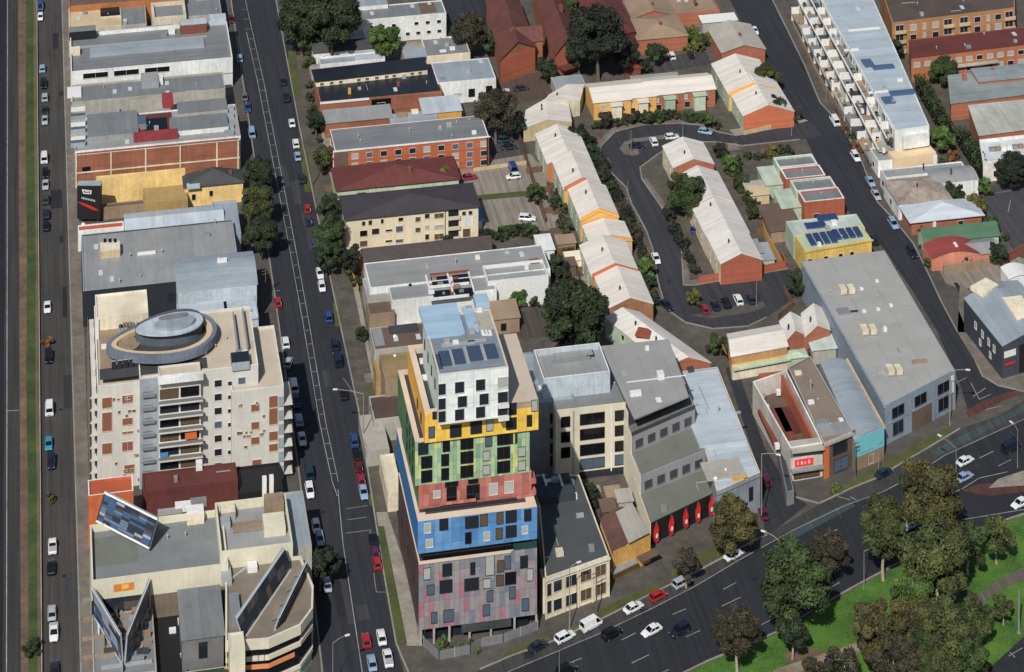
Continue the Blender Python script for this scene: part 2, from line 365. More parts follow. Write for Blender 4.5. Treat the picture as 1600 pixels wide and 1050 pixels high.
# far left: the sunken railway corridor
both('road', [(-160, 1420), (-160, -60)], [(2, 1420), (10, -60)], .01, A_RAIL_SHADE)  # navy strip: the shade lying here is painted into the asphalt colour
both('road', [(2, 1420), (10, -60)], [(34, 1420), (28, -60)], .012, A_RAIL2)
both('verge', [(34, 1420), (28, -60)], [(46, 1420), (41, -60)], .02, DIRT)
both('road', [(67, 1420), (56, -60)], [(137, 1420), (95, -60)], .012, A_LEFT)
both('pavement', [(137, 1420), (95, -60)], [(162, 1420), (112, -60)], .12, PAVE, z1=0)
# street between the blocks
both('road', [(555, 1420), (512, 1120), (470, 760), (432, 480), (398, 250), (352, -60)], [(710, 1420), (650, 1120), (619, 1006), (597, 880), (560, 640), (515, 430), (468, 200), (420, -60)], .012, A_ST)
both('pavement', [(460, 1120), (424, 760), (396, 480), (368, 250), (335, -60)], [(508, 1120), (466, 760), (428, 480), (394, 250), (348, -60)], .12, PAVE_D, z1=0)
both('pavement', [(660, 1010), (624, 820), (592, 640), (548, 430), (500, 200), (455, -60)], [(655, 1000), (640, 900), (607, 700), (566, 480), (514, 200), (468, -60)], .12, PAVE_L, z1=0)
sheet('pavement', [(604, 905), (588, 800), (605, 800), (640, 905), (657, 1008), (636, 1008)], .11, PAVE_L, z1=0)
# crescent
outer = [(1262, 188), (1237, 196), (1149, 212), (1120, 206), (1095, 196), (1062, 193), (1007, 195), (961, 206), (939, 229), (935, 245), (952, 267), (978, 293), (987, 319), (1010, 361), (1020, 390), (1028, 439), (1036, 468), (1048, 488), (1071, 504), (1114, 514), (1169, 510), (1198, 496), (1246, 462), (1262, 440)]
inner = [(1262, 430), (1230, 420), (1085, 446), (1068, 446), (1065, 394), (1055, 355), (1026, 313), (1003, 280), (1000, 262), (1030, 240), (1060, 222), (1120, 222), (1160, 228), (1250, 218), (1285, 212)]
both('road', outer, list(reversed(inner)), .02, A_CRES)
mbk = MB()
for line in (outer[2:-2], inner[1:-1]):
    for a, b in zip(line, line[1:]):
        p, q = P(*a), P(*b); d = (q-p); mbk.box((p+q)/2, d.length+.1, .35, 0, .16, math.atan2(d.y, d.x))
o = mbk.build('kerb', KERB); o['kind'] = 'structure'
sheet('pavement', [(929, 245), (934, 222), (958, 199), (1007, 188), (1062, 186), (1100, 189), (1128, 200), (1095, 196), (1062, 193), (1007, 195), (961, 206), (940, 229), (936, 245)], .13, PAVE, z1=0)
sheet('pavement', [(1149, 212), (1237, 196), (1262, 188), (1250, 184), (1140, 203)], .13, PAVE_L, z1=0)
sheet('traffic_island', [(968, 232), (976, 221), (988, 218), (996, 230), (999, 240), (990, 243), (975, 240)], .15, PAVE, z1=0)
sheet('traffic_island', [(985, 217), (1060, 208), (1062, 213), (990, 222)], .15, PAVE, z1=0)
sheet('traffic_island', [(1080, 492), (1098, 490), (1160, 476), (1192, 471), (1197, 478), (1180, 486), (1110, 497)], .15, PAVE_D, z1=0)
sheet('pavement', [(1068, 446), (1065, 394), (1055, 355), (1026, 313), (1003, 280), (1010, 278), (1034, 310), (1062, 354), (1074, 394), (1078, 438), (1228, 412), (1232, 420), (1085, 446)], .13, PAVE, z1=0)
# right hand street
both('road', [(1110, -60), (1155, 28), (1209, 155), (1247, 190), (1278, 257), (1312, 315), (1353, 360), (1384, 392), (1427, 456), (1465, 519), (1500, 600), (1512, 640)], [(1180, -60), (1207, 0), (1257, 102), (1281, 160), (1317, 199), (1347, 254), (1370, 315), (1399, 346), (1427, 381), (1450, 427), (1470, 470), (1496, 519), (1545, 560), (1590, 610)], .016, A_ST)
both('pavement', [(1207, 0), (1257, 102), (1281, 160), (1317, 199), (1347, 254), (1370, 315), (1399, 346), (1427, 381), (1450, 427), (1470, 470), (1496, 519)], [(1219, 0), (1269, 102), (1293, 160), (1329, 199), (1361, 254), (1390, 315), (1423, 346), (1447, 381), (1470, 427), (1492, 470), (1512, 519)], .12, PAVE_D, z1=0)
sheet('pavement', [(1496, 519), (1500, 440), (1620, 560), (1640, 612), (1600, 612), (1560, 603), (1535, 588), (1524, 565)], .12, PAVE, z1=0)
sheet('road', [(1450, 430), (1465, 408), (1620, 395), (1640, 440), (1560, 445), (1500, 452)], .018, A_PARK)
sheet('road', [(1520, 300), (1640, 270), (1640, 420), (1590, 400), (1560, 350)], .02, asph('side', (64, 64, 70)))
# side street, main road
sheet('road', [(1133, 575), (1150, 570), (1195, 700), (1243, 777), (1262, 788), (1197, 840), (1190, 800), (1186, 735)], .014, A_ST)
north = [(300, 1260), (640, 1100), (750, 1047), (800, 1026), (864, 1003), (941, 968), (1000, 938), (1086, 896), (1127, 874), (1198, 836), (1280, 788), (1333, 763), (1373, 747), (1417, 720), (1447, 703), (1505, 668), (1560, 650), (1660, 590)]
mid1 = [(340, 1280), (700, 1100), (800, 1047), (870, 1018), (941, 988), (1020, 950), (1086, 916), (1160, 872), (1240, 828), (1320, 790), (1380, 768), (1430, 742), (1475, 712), (1545, 680), (1600, 655), (1680, 620)]
south = [(600, 1290), (1000, 1100), (1067, 1050), (1108, 1031), (1160, 1010), (1213, 987), (1327, 920), (1377, 893), (1427, 866), (1480, 840), (1540, 822), (1600, 802), (1700, 770)]
both('road', north, mid1, .022, A_BUS)
both('road', mid1, south, .018, A_MAIN)
sheet('cycle_lane', [(1215, 842), (1290, 800), (1330, 783), (1336, 790), (1296, 812), (1222, 852)], .03, A_BLUE)
sheet('road', [(1508, 645), (1530, 628), (1578, 612), (1600, 614), (1570, 625), (1530, 645), (1515, 652)], .03, A_RED)
sheet('road', [(1455, 705), (1500, 682), (1600, 632), (1660, 600), (1660, 612), (1600, 643), (1510, 690), (1465, 712)], .028, A_BLUE)
sheet('pavement', [(640, 1060), (690, 1025), (845, 972), (950, 928), (1020, 890), (1120, 832), (1186, 800), (1196, 836), (1127, 872), (1000, 936), (941, 966), (864, 1001), (750, 1045), (650, 1092)], .12, PAVE_D, z1=0)
sheet('pavement', [(1243, 776), (1280, 787), (1333, 762), (1373, 746), (1417, 719), (1447, 702), (1500, 670), (1512, 655), (1500, 640), (1385, 694), (1330, 722), (1285, 744), (1242, 756)], .12, PAVE_D, z1=0)
# median of the main road
sheet('traffic_island', [(1503, 766), (1530, 756), (1572, 754), (1640, 752), (1640, 762), (1600, 768), (1545, 774)], .14, A_RED, z1=0)
sheet('traffic_island', [(1560, 748), (1600, 735), (1640, 728), (1640, 745), (1600, 758), (1545, 762)], .19, PAVE_L, z1=0)
# the park
def ggrass(name, pts, z, m):
    o = sheet(name, pts, z, m); del o['kind']; o['kind'] = 'stuff'; o['label'] = name.replace('_', ' '); return o
parkp = [(960, 1120), (1067, 1054), (1110, 1034), (1216, 990), (1330, 923), (1380, 896), (1430, 869), (1482, 843), (1542, 826), (1600, 806), (1700, 776), (1700, 850), (1620, 880), (1560, 908), (1524, 935), (1500, 958), (1460, 975), (1380, 990), (1313, 1016), (1215, 1047), (1120, 1120)]
ggrass('park_grass', parkp, .1, GRASS_A)
ggrass('park_grass', [(1180, 1120), (1230, 1060), (1318, 1028), (1390, 1000), (1466, 985), (1510, 966), (1536, 942), (1570, 918), (1640, 888), (1640, 960), (1600, 995), (1537, 1052), (1480, 1120)], .1, GRASS_A)
sheet('path', [(1110, 1120), (1215, 1044), (1313, 1013), (1380, 988), (1390, 1000), (1318, 1028), (1230, 1060), (1150, 1120)], .13, mat('path_gravel', (138, 124, 104), 'dirt'))
sheet('path', [(1380, 988), (1460, 973), (1500, 956), (1524, 933), (1560, 906), (1620, 876), (1640, 872), (1640, 890), (1570, 918), (1536, 942), (1510, 966), (1466, 985), (1390, 1000)], .13, asph('path', (96, 90, 82)))
sheet('path', [(1408, 905), (1440, 895), (1478, 868), (1482, 872), (1448, 902), (1412, 912)], .13, DIRT)
sheet('road', [(1480, 1120), (1537, 1050), (1600, 995), (1700, 910), (1760, 960), (1700, 1120)], .025, A_MAIN)
sheet('dirt_patch', [(1225, 1022), (1250, 1010), (1292, 1018), (1262, 1032), (1232, 1036)], .125, DIRT)
ggrass('verge_grass', [(45, 1420), (44, 800), (41, 600), (42, 400), (40, 200), (41, -60), (52, -60), (53, 200), (56, 420), (55, 600), (58, 800), (60, 1420)], .05, GRASS_V)
ggrass('verge_grass', [(60, 1420), (58, 800), (55, 600), (56, 420), (53, 200), (52, -60), (56, -60), (66, 1420)], .045, GRASS_D)
for pts in ([(866, 999), (905, 982), (942, 964), (1000, 934), (1040, 914), (1036, 906), (985, 930), (935, 952)], [(1046, 905), (1127, 868), (1194, 832), (1186, 822), (1120, 850), (1050, 888)], [(1290, 782), (1335, 760), (1373, 743), (1418, 716), (1450, 698), (1496, 668), (1478, 668), (1440, 690), (1390, 716), (1355, 736), (1310, 764), (1296, 770)], [(780, 1032), (830, 1012), (862, 999), (850, 994), (800, 1012)]):
    ggrass('verge_grass', pts, .14, GRASS_B)
ggrass('verge_grass', [(587, 822), (600, 822), (636, 1004), (620, 1006)], .14, GRASS_B)
for pts in ([(573, 772), (586, 772), (592, 790), (578, 790)], [(520, 472), (530, 472), (536, 510), (524, 510)], [(466, 212), (478, 230), (492, 300), (476, 300)], [(450, 80), (462, 80), (470, 150), (458, 150)]):
    ggrass('verge_grass', pts, .06, GRASS_B)
# car parks and yards in the middle block
sheet('car_park', [(752, 232), (812, 222), (848, 262), (870, 360), (745, 362), (738, 300), (700, 270), (705, 258), (752, 250)], .02, A_PARK)
sheet('car_park', [(780, 120), (870, 110), (900, 140), (800, 165)], .02, asph('yard2', (82, 66, 58)))
sheet('car_park', [(800, 490), (850, 480), (870, 525), (800, 530)], .02, asph('yard3', (74, 66, 62)))
ggrass('yard_grass', [(735, 306), (845, 296), (848, 304), (738, 314)], .06, GRASS_B)
sheet('driveway', [(760, 220), (815, 205), (830, 240), (770, 250)], .024, asph('yard4', (70, 68, 68)))
sheet('car_park', [(985, 95), (1105, 80), (1112, 100), (985, 122)], .02, asph('yard5', (66, 64, 64)))
sheet('courtyard', [(160, 312), (225, 305), (300, 320), (215, 350), (160, 345)], .02, asph('yard6', (92, 84, 76)))
sheet('road', [(540, -60), (760, -60), (765, 0), (772, 60), (690, 60), (690, 0)], .02, A_ST)
sheet('road', [(430, 60), (470, 55), (470, 85), (438, 92)], .02, A_ST)
# markings
mk = MB()
for a, b in zip([(385, 50), (403, 130), (427, 255), (451, 380), (474, 508), (500, 663), (519, 752)], [(403, 130), (427, 255), (451, 380), (474, 508), (500, 663), (519, 752), (527, 775)]):
    strip(mk, a, b, .14, .03)
Lc = [(374, 0), (385, 50), (403, 130), (427, 255), (451, 380), (474, 508), (500, 663), (519, 752)]
for a, b in zip(Lc, Lc[1:]): strip(mk, (a[0]+9.5, a[1]), (b[0]+9.5, b[1]), .14, .03)
y = 0.
while y < 752:
    for a, b in zip(Lc, Lc[1:]):
        if a[1] <= y < b[1]:
            x = a[0]+(b[0]-a[0])*(y-a[1])/(b[1]-a[1]); strip(mk, (x, y), (x+9.5, y-1), .14, .03)
    y += 15+y*.012
for a, b in [((528, 765), (536, 850)), ((536, 850), (551, 950)), ((551, 950), (566, 1050)), ((566, 1050), (575, 1110))]: strip(mk, a, b, .16, .03)
for a, b in [((540, 795), (574, 790)), ((543, 812), (573, 808)), ((540, 833), (580, 828)), ((578, 828), (584, 850)), ((584, 895), (588, 925)), ((588, 925), (604, 925)), ((517, 530), (522, 560)), ((536, 590), (560, 625))]: strip(mk, a, b, .12, .03)
for a, b in [((425, 455), (438, 454)), ((425, 455), (426, 476)), ((426, 476), (438, 475))]: strip(mk, a, b, .12, .03)
# main road
for a, b in zip(mid1[:-1], mid1[1:]): strip(mk, a, b, .15, .04)
for a, b in [((971, 1000), (993, 989)), ((1051, 960), (1072, 951)), ((1130, 921), (1150, 910)), ((1205, 880), (1228, 868)), ((1285, 838), (1308, 827)), ((1365, 802), (1388, 792)), ((1440, 768), (1462, 758)), ((1530, 716), (1552, 705)),
             ((905, 1078), (930, 1064)), ((987, 1036), (1014, 1023)), ((1072, 995), (1094, 985)), ((1128, 947), (1157, 933)), ((1250, 890), (1275, 877)), ((1350, 845), (1372, 835)), ((1480, 775), (1500, 765)), ((1560, 728), (1580, 718)),
             ((1190, 976), (1213, 964)), ((1290, 922), (1312, 910)), ((878, 1041), (909, 1028)), ((1015, 1060), (1045, 1046))]: strip(mk, a, b, .16, .04)
for a, b in [((1520, 620), (1540, 606)), ((1517, 598), (1530, 624)), ((1530, 624), (1548, 616)), ((1540, 640), (1566, 634)), ((1503, 764), (1530, 747)), ((1530, 747), (1575, 737)), ((1503, 812), (1600, 796)), ((1310, 776), (1328, 781)), ((1328, 776), (1338, 781)), ((1576, 1025), (1598, 1012)), ((1578, 1019), (1586, 1027)), ((1160, 868), (1164, 861)), ((1490, 600), (1510, 590))]: strip(mk, a, b, .18, .2 if a[1] in (764, 747) else .04)
strip(mk, (10, 1100), (12, -50), .2, .03); strip(mk, (10, 642), (30, 641), .2, .035)
for a, b in [((1395, 297), (1400, 296)), ((1535, 305), (1590, 296)), ((1579, 312), (1575, 332))]: strip(mk, a, b, .15, .03)
kb = MB()
for line in ([(470, 760), (432, 480), (398, 250), (352, -60)], [(512, 1120), (470, 760)], [(655, 1090), (619, 1006), (597, 880), (560, 640), (515, 430), (468, 200), (420, -60)], [(137, 1420), (95, -60)], [(750, 1046), (800, 1025), (864, 1002), (941, 967), (1000, 937), (1086, 895), (1127, 873), (1197, 836)], [(1243, 777), (1280, 787), (1333, 762), (1373, 746), (1417, 719), (1447, 702), (1500, 670)], [(1207, 0), (1257, 102), (1281, 160), (1317, 199), (1347, 254), (1370, 315), (1399, 346), (1427, 381), (1450, 427), (1470, 470), (1496, 519)], [(1524, 565), (1535, 588), (1560, 603), (1600, 612)], [(1067, 1052), (1108, 1032), (1160, 1011), (1213, 988), (1327, 921), (1377, 894), (1427, 867), (1480, 841), (1540, 823), (1600, 803)]):
    for a, b in zip(line, line[1:]):
        p, q = P(*a), P(*b); d = q-p; kb.box((p+q)/2, d.length, .34, 0, .17, math.atan2(d.y, d.x))
o = kb.build('kerb', KERB); o['kind'] = 'structure'
o = mk.build('road_marking', LINE); o['kind'] = 'structure'
# concrete wall along the corridor
fence('long low white concrete wall between the green verge and the left street', [(68, 1420), (57, -60)], .8, wall('concrete'), name='boundary_wall', t=.18, cat='wall')

# repairs, covers and worn patches in the roads; paved and planted corners of the yards
random.seed(5)
PT = [asph('patch_a', (30, 32, 38)), asph('patch_b', (58, 59, 62)), asph('patch_c', (46, 46, 48))]
_pt = []
def patch(px, py, w, d, m, z, nm='road_patch'):
    u, v_ = UV(P(px, py))
    if any(u < b+.1 and u+d > a-.1 and v_ < e+.1 and v_+w > c-.1 for a, b, c, e in _pt): return
    _pt.append((u, u+d, v_, v_+w)); mb = MB(); mb.add([W(u, v_, z), W(u, v_+w, z), W(u+d, v_+w, z), W(u+d, v_, z)]); o = mb.build(nm, m); o['kind'] = 'structure'
for i in range(16): y = random.uniform(10, 1020); patch(70+y*.008+random.uniform(0, 34), y, random.uniform(1, 3.4), random.uniform(3, 14), random.choice(PT), .016)
for i in range(22): y = random.uniform(10, 1020); patch(360+y*.165+random.uniform(4, 60), y, random.uniform(.8, 3), random.uniform(3, 16), random.choice(PT), .0165)
for i in range(9): y = random.uniform(20, 480); patch(1168+y*.66+random.uniform(4, 30), y, random.uniform(.8, 2.4), random.uniform(3, 10), random.choice(PT), .0205)
for i in range(10):
    t = random.random(); patch(820+t*560, 1030-t*270+random.uniform(-2, 22), random.uniform(1, 2.4), random.uniform(1, 2.6), random.choice(PT), .0265)
for px, py in ((480, 620), (505, 800), (92, 300), (95, 640), (100, 900), (440, 330), (1400, 420), (1000, 975), (1180, 905), (1000, 350), (1045, 440)):
    mb = MB(); c = P(px, py); mb.add([c+Vector((.4*math.cos(k*math.pi/6), .4*math.sin(k*math.pi/6), .035)) for k in range(12)]); o = mb.build('manhole_cover', plain('iron', (34, 34, 36), .6, .3)); o['kind'] = 'structure'
YM = [mat('yard_pave_a', (120, 110, 100), 'paving'), mat('yard_pave_b', (96, 82, 70), 'paving'), mat('yard_pave_c', (146, 136, 122), 'paving'), mat('yard_soil', (76, 60, 46), 'dirt'), GRASS_B, GRASS_D, mat('yard_brick', (120, 80, 64), 'paving')]
for (x0, y0, x1, y1, n, sl) in ((830, 262, 850, 470, 16, .34), (1115, 235, 1140, 345, 12, .5), (1055, 290, 1075, 430, 10, .33), (1190, 240, 1215, 330, 8, .4), (935, 178, 1100, 190, 12, 0), (1010, 30, 1090, 75, 8, .2), (905, 220, 925, 420, 14, .42), (1425, 345, 1440, 420, 6, .5), (560, 590, 580, 700, 6, .2), (470, 100, 500, 420, 18, .17), (1130, 535, 1140, 575, 3, .3), (920, 750, 945, 800, 5, .3), (770, 190, 840, 225, 6, 0)):
    for i in range(n):
        y = y0+(y1-y0)*(i+random.random()*.6)/n; x = random.uniform(x0, x1)+(y-y0)*sl; patch(x, y, random.uniform(1.5, 4.5), random.uniform(2, 5), random.choice(YM), .028+.0043*(i % 5), 'yard_surface')
# ================================================================ LEFT BLOCK
B = bld
# --- top row
v = B('flat_building', 'beige flat-roofed building with a sunken dark light well at the top of the left block', [(108, 46), (188, 6)], 8.5, wall('beige'), flt('sand'), cap=wall('cream'))
v.kit('skylight', 172, 20, 6, 6.5, .5, wall('beige'), mt=GL[1])
v = B('flat_building', 'small slate-grey roofed building between two beige ones at the top left', [(190, 40), (226, 2)], 8.5, wall('concrete'), shx('midgrey'))
v = B('flat_building', 'grey-roofed building with a thick beige parapet beside the dark street top left', [(238, 29), (288, 0)], 9, wall('beige'), flt('midgrey'), par=1, pt=.8)
B('timber_fence_building', 'low building clad in orange timber slats at the very top left', [(108, 10), (286, -22)], 10, mat('slats', (170, 106, 56), 'sheetx', .8, .3), flt('brown'))
B('shed_roof_building', 'dark sloping roof at the top edge beside the second street', [(292, 26), (340, -20)], 7, wall('concrete'), shx('midgrey'), 'flat')
# --- long white building with a strip of dark clerestory windows
v = B('warehouse', 'long grey metal roofed building with white front wall and three dark clerestory windows', [(111, 112), (354, 32)], 9, wall('white'), shy('midgrey', 1.2), cap=wall('white'), par=1.0)
for f in (.15, .34, .53): v.win1(0, f, 6.6, 7.2, 1.5, 1, FRW)
v.panel('parapet_band', 0, 0, 1, 4.3, 4.6, wall('concrete'), .12)
v.kit('roof_box', 129, 58, 8, 3.6, 2.6, wall('black'), mt=flt('midgrey')); v.kit('plant_room', 302, 48, 8, 4, 2.8, brick('redbrick'), mt=shx('paleblue')); v.kit('duct', 240, 46, 12, 1.2, .9, GALV); v.kit('ac_unit', 256, 56, 2, 1.6, 1.4, STEEL); v.kit('ac_unit', 268, 52, 2, 1.6, 1.4, WHITE); v.kit('duct', 220, 66, 40, .5, .3, GALV); v.kit('ac_unit', 118, 84, 2.6, 2.6, 1.6, wall('cream')); v.kit('access_hatch', 340, 36, 5, 3, 2.2, wall('paleblue'), mt=shx('paleblue')); v.kit('roof_step', 230, 76, 34, 5, .7, shy('bluegrey', 1.2))
# --- grey roofed pair, red courtyard, brick front
v = B('grey_building', 'mid grey metal roofed building split by a pale lift block behind the red courtyard', [(113, 160), (348, 112)], 8, wall('concrete'), shx('midgrey', 2.2))
v.kit('lift_block', 234, 130, 5, 6, 1.8, wall('bluegrey'), mt=flt('grey')); v.kit('ac_unit', 250, 128, 1.6, 3.5, 1.2, WHITE); v.kit('balcony_stack', 116, 146, 4, 5, .8, WHITE)
v = B('apartment_house', 'grey roofed apartment house with red painted courtyard walls and white balcony strips', [(118, 236), (368, 162)], 9.5, wall('white'), flt('grey'), cap=wall('grey'))
v.kit('roof_pavilion', 176, 200, 14, 13, 1.3, wall('grey'), mt=shx('midgrey')); v.kit('roof_pavilion', 311, 198, 16, 8, 1.3, wall('white'), mt=shx('midgrey')); v.kit('roof_pavilion', 316, 172, 14, 7, 1.2, wall('concrete'), mt=shx('midgrey'))
v.kit('courtyard_floor', 242, 198, 10, 15, .03, flt('maroon')); v.kit('red_wall', 262, 162, 3, 5, 2, mat('red_wall', (150, 52, 58), 'wall')); v.kit('red_wall', 243, 217, 12, 2.4, 1.8, mat('red_wall', (150, 52, 58), 'wall')); v.kit('dark_void', 243, 194, 6.5, 6.5, .1, GL[1]); v.kit('pale_screen', 228, 170, 9, .8, 2.6, wall('concrete')); v.kit('glass_canopy', 222, 196, 2.2, 5, 1.6, STEEL, mt=GL[2])
for i, yy in enumerate((172, 186, 196, 207, 218, 228)): v.kit('balcony', 122, yy, 4, 1.5, 1.3, WHITE if i % 2 == 0 else wall('bluegrey'), mt=GL[2] if i % 2 else wall('concrete'))
for yy in (172, 184, 200, 210): v.kit('balcony', 358, yy, 2.6, 1.4, 1, wall('bluegrey'))
for px, py in ((158, 178), (313, 182), (338, 183), (176, 161), (196, 160)): v.vent(px, py)
v = B('brick_hall', 'tan brick hall front divided by white concrete posts across the left block', [(118, 243), (374, 214)], 9, brick('brick'), flt('brown'), cap=wall('white'), par=.6)
for f in (0, .21, .42, .63, .855, .985): v.panel('post', 0, f, f+.008, 0, 9, wall('cream'), .2)
v.panel('beam', 0, 0, 1, 4.0, 4.35, wall('cream'), .16)
v.panel('arched_window', 0, .04, .09, 3.8, 5.6, GL[1], .05)
# --- yellow house, ochre box, billboard
v = B('yellow_house', 'yellow rendered building with a blank sunlit wall and dark slate hip roof', [(150, 279), (289, 262)], 7.2, wall('yellow'), flt('sand'), par=.2)
v2 = B('', '', '', [(289, 291), (377, 254)], 6.0, wall('yellow'), 0) if False else None
h2 = B('hip_wing', '', [(289, 292), (377, 266)], 5.6, wall('yellow'), tile('dark'), 'hip', on=v, rise=3.0, ov=.5)
h2.win1(0, .15, 1.8, 1.0, 1.6, 1, FRC); h2.win1(0, .45, 2.4, .9, 1.5, 1, FRC)
h2.kit('chimney', 316, 274, .9, .9, 1.9, brick('redbrick'), z=6.2); h2.kit('chimney', 360, 276, .9, .9, 1.6, brick('redbrick'), z=6.0)
v.kit('lean_to', 302, 292, 3.5, 2, .6, shx('paleblue'), z=5.6)
B('ochre_outbuilding', 'plain ochre box outbuilding in front of the yellow wall', [(225, 318), (291, 288)], 4.2, wall('ochre'), flt('ochre'), par=.15)
B('low_store', 'low grey-brown store beside the tall black billboard', [(160, 325), (225, 312)], 3.2, wall('tan'), flt('brown'), par=.2)
B('orange_shed', 'narrow building with an orange roof beside the left street below the billboard', [(122, 361), (193, 345)], 5.5, wall('white'), flt('rust') if False else mat('flat_orange', (186, 84, 44), 'flat', 1.2, .14, .8), cap=wall('white'), par=.25).vent(130, 352, .6, .3, WHITE)
# black billboard with a white emblem and red swoosh
bp = P(140, 346); bb = thing('billboard', 'tall black double-sided billboard with white emblem and red swoosh', 'billboard', (bp.x, bp.y, 0))
m = MB(); rot = AL-.18; m.box(bp, 6.3, 2.2, 1.2, 10.2, rot); m.build('cabinet', wall('black'), bb)
m = MB(); m.box(bp, 6.4, 2.3, 10.2, 10.35, rot); m.build('top_cap', wall('bluegrey'), bb)
for sx in (-2.2, 2.2):
    m = MB(); c = bp+Vector((math.cos(rot), math.sin(rot), 0))*sx; m.tube(c, c+Vector((0, 0, 1.4)), .18); m.build('leg', STEEL, bb)
ex = Vector((math.cos(rot), math.sin(rot), 0)); ey = Vector((math.sin(rot), -math.cos(rot), 0))
def art(pts, out=1.13): return [bp+ex*x+ey*out+Vector((0, 0, z)) for x, z in pts]
m = MB()
for pts in ([(-1.9, 9.2), (-1.5, 8.0), (-1.2, 8.0), (-1.6, 9.2)], [(-1.6, 9.2), (-1.5, 8.9), (.4, 8.7), (.7, 8.9)], [(.4, 8.7), (.7, 8.9), (.6, 7.9), (.3, 8.1)], [(-1.4, 8.3), (-1.3, 8.0), (.6, 7.9), (.4, 8.15)], [(-1.1, 8.7), (-1, 8.5), (.1, 8.4), (.1, 8.6)]): m.add(art(pts))
m.build('emblem', WHITE, bb)
m = MB()
for i in range(9): x = -2.0+i*.42; z = 7.2-.1*i; m.add(art([(x, z), (x+.05, z-.5), (x+.3, z-.55), (x+.28, z-.06)]))
m.build('lettering', plain('letter_grey', (190, 190, 196), .6), bb)
m = MB()
for a, b in zip([(-3.0, 5.9, .1), (-1.6, 5.6, .55), (0, 5.0, .8), (1.4, 4.3, .7), (2.3, 3.8, .3)], [(-1.6, 5.6, .55), (0, 5.0, .8), (1.4, 4.3, .7), (2.3, 3.8, .3), (2.5, 3.7, .05)]): m.add(art([(a[0], a[1]-a[2]), (b[0], b[1]-b[2]), (b[0], b[1]), (a[0], a[1])], 1.14))
m.build('swoosh', RED, bb)
# --- pale hall and big grey roof
v = B('pale_hall', 'pale blue ridge-roofed hall behind the wide grey roof', [(197, 372), (345, 320)], 6.5, wall('bluegrey'), shx('paleblue', 1.2), 'gable', axis='v', rise=1.8)
B('side_annex', '', [(338, 368), (369, 312)], 7.5, wall('bluegrey'), shx('bluegrey'), on=v)
v = B('grey_warehouse', 'wide flat grey warehouse roof with a timber roof hatch and navy front wall', [(130, 455), (363, 343)], 9, wall('navy'), shx('grey', 3.0), par=.25, cap=wall('bluegrey'))
v.kit('roof_hatch', 172, 396, 5, 4.2, 1.9, wall('sand'), mt=wall('cream')); 
for i in range(3): v.kit('louvre', 164+i*8, 388, .7, 1.6, 2.1, GL[1])
v.kit('duct', 229, 397, 4.6, .5, .6, WHITE)
for px, py in ((203, 402), (253, 396), (336, 350), (187, 442)): v.vent(px, py, .3, .9)
v.win1(0, .565, 4.2, 2, 2, 0, FRD)
v = B('vaulted_building', 'blue-grey building with a curved metal roof beside the second street', [(278, 458), (393, 392)], 10, wall('paleblue'), shy('bluegrey', 1.4), 'vault', axis='v', rise=1.5)
v.kit('roof_vent', 347, 409, 2.4, .9, .8, WHITE, z=11.4); v.vent(342, 409, .35, .9)
v = B('pale_block', 'pale blue-white rendered block below the curved roof', [(279, 508), (399, 462)], 9.5, wall('paleblue'), flt('paleblue'), par=.3)
v.kit('slot_window', 354, 478, 1.3, 4, .06, GL[1]); v.kit('roof_step', 378, 484, 7, 9, .5, wall('paleblue'))
# --- tall apartment building with penthouse
W_ = mat('wall_apart', (204, 201, 193), 'wall', var=.1); ROOFB = mat('flat_apart', (196, 182, 160), 'flat', 1.2, .1, .8)
GLB = [GL[1], GL[0], GL[4]]
v = B('apartment_tower', 'pale curved apartment tower with an oval penthouse and brown patterned windows', [(218, 590), (390, 478)], 25, W_, ROOFB, par=.5, cap=wall('white'))
hB = 25
lw = B('left_wing', '', [(152, 604), (219, 470)], 23.2, W_, ROOFB, on=v, par=.4, cap=wall('white'))
rw = B('right_wing', '', [(362, 612), (428, 508)], 21.0, W_, ROOFB, on=v, par=.5, cap=wall('white'))
bt = B('bay', '', [(248, 588), (312, 565)], 25.6, W_, ROOFB, on=v, par=.3)
tw = B('rear_tower', '', [(150, 497), (229, 452)], 27.5, wall('cream'), flt('cream'), on=v, par=.3, cap=wall('white'))
tw.panel('fin', 0, 0, .05, 0, 27.5, WHITE, .5)
for r in range(2):
    for i in range(3): tw.win1(0, .5+i*.17, 23.6-r*3.0, 1.6, 1.9, GLB[i % 2])
for i in range(8): tw.panel('pergola_slat', 0, .45+i*.065, .46+i*.065, 25.6, 25.8, STEEL, 3.0, 3.0)
BRW = plain('brown_screen', (138, 88, 64), .6)
# brown mosaic openings in the two wings
for (fx, z, w, h) in ((.2, 18.2, 2.1, 2.3), (.2, 13.0, 2.1, 4.2), (.2, 7.9, 2.1, 2.4), (.62, 18.8, 2.3, 1.7), (.62, 13.9, 2.2, 1.5), (.62, 8.1, 2.3, 2.0), (.66, 3.0, 2.2, 1.9), (.62, 11.9, 2.3, .5)):
    lw.win1(0, fx, z, w, h, BRW, FRC, 'brown_screen')
random.seed(3)
for i in range(20): lw.win1(0, random.uniform(.3, .93), random.choice((1, 2.4, 3.5, 5.2, 6.6, 10.2, 12, 15.6, 16.6, 19.6)), random.uniform(.45, .8), random.uniform(.4, .7), 4, FRC, 'wall_opening')
for (fx, z, w, h) in ((.8, 16.4, 1.9, 2.6), (.8, 12.6, 1.9, 3.6), (.8, 9.0, 1.9, 2.0), (.8, 6.6, 1.9, 1.6), (.45, 16.0, 1.8, 1.6), (.45, 12.0, 1.7, 1.6), (.45, 8.6, 1.8, 1.6), (.48, 3.4, 2.0, 1.7)): rw.win1(0, fx, z, w, h, BRW, FRC, 'brown_screen')
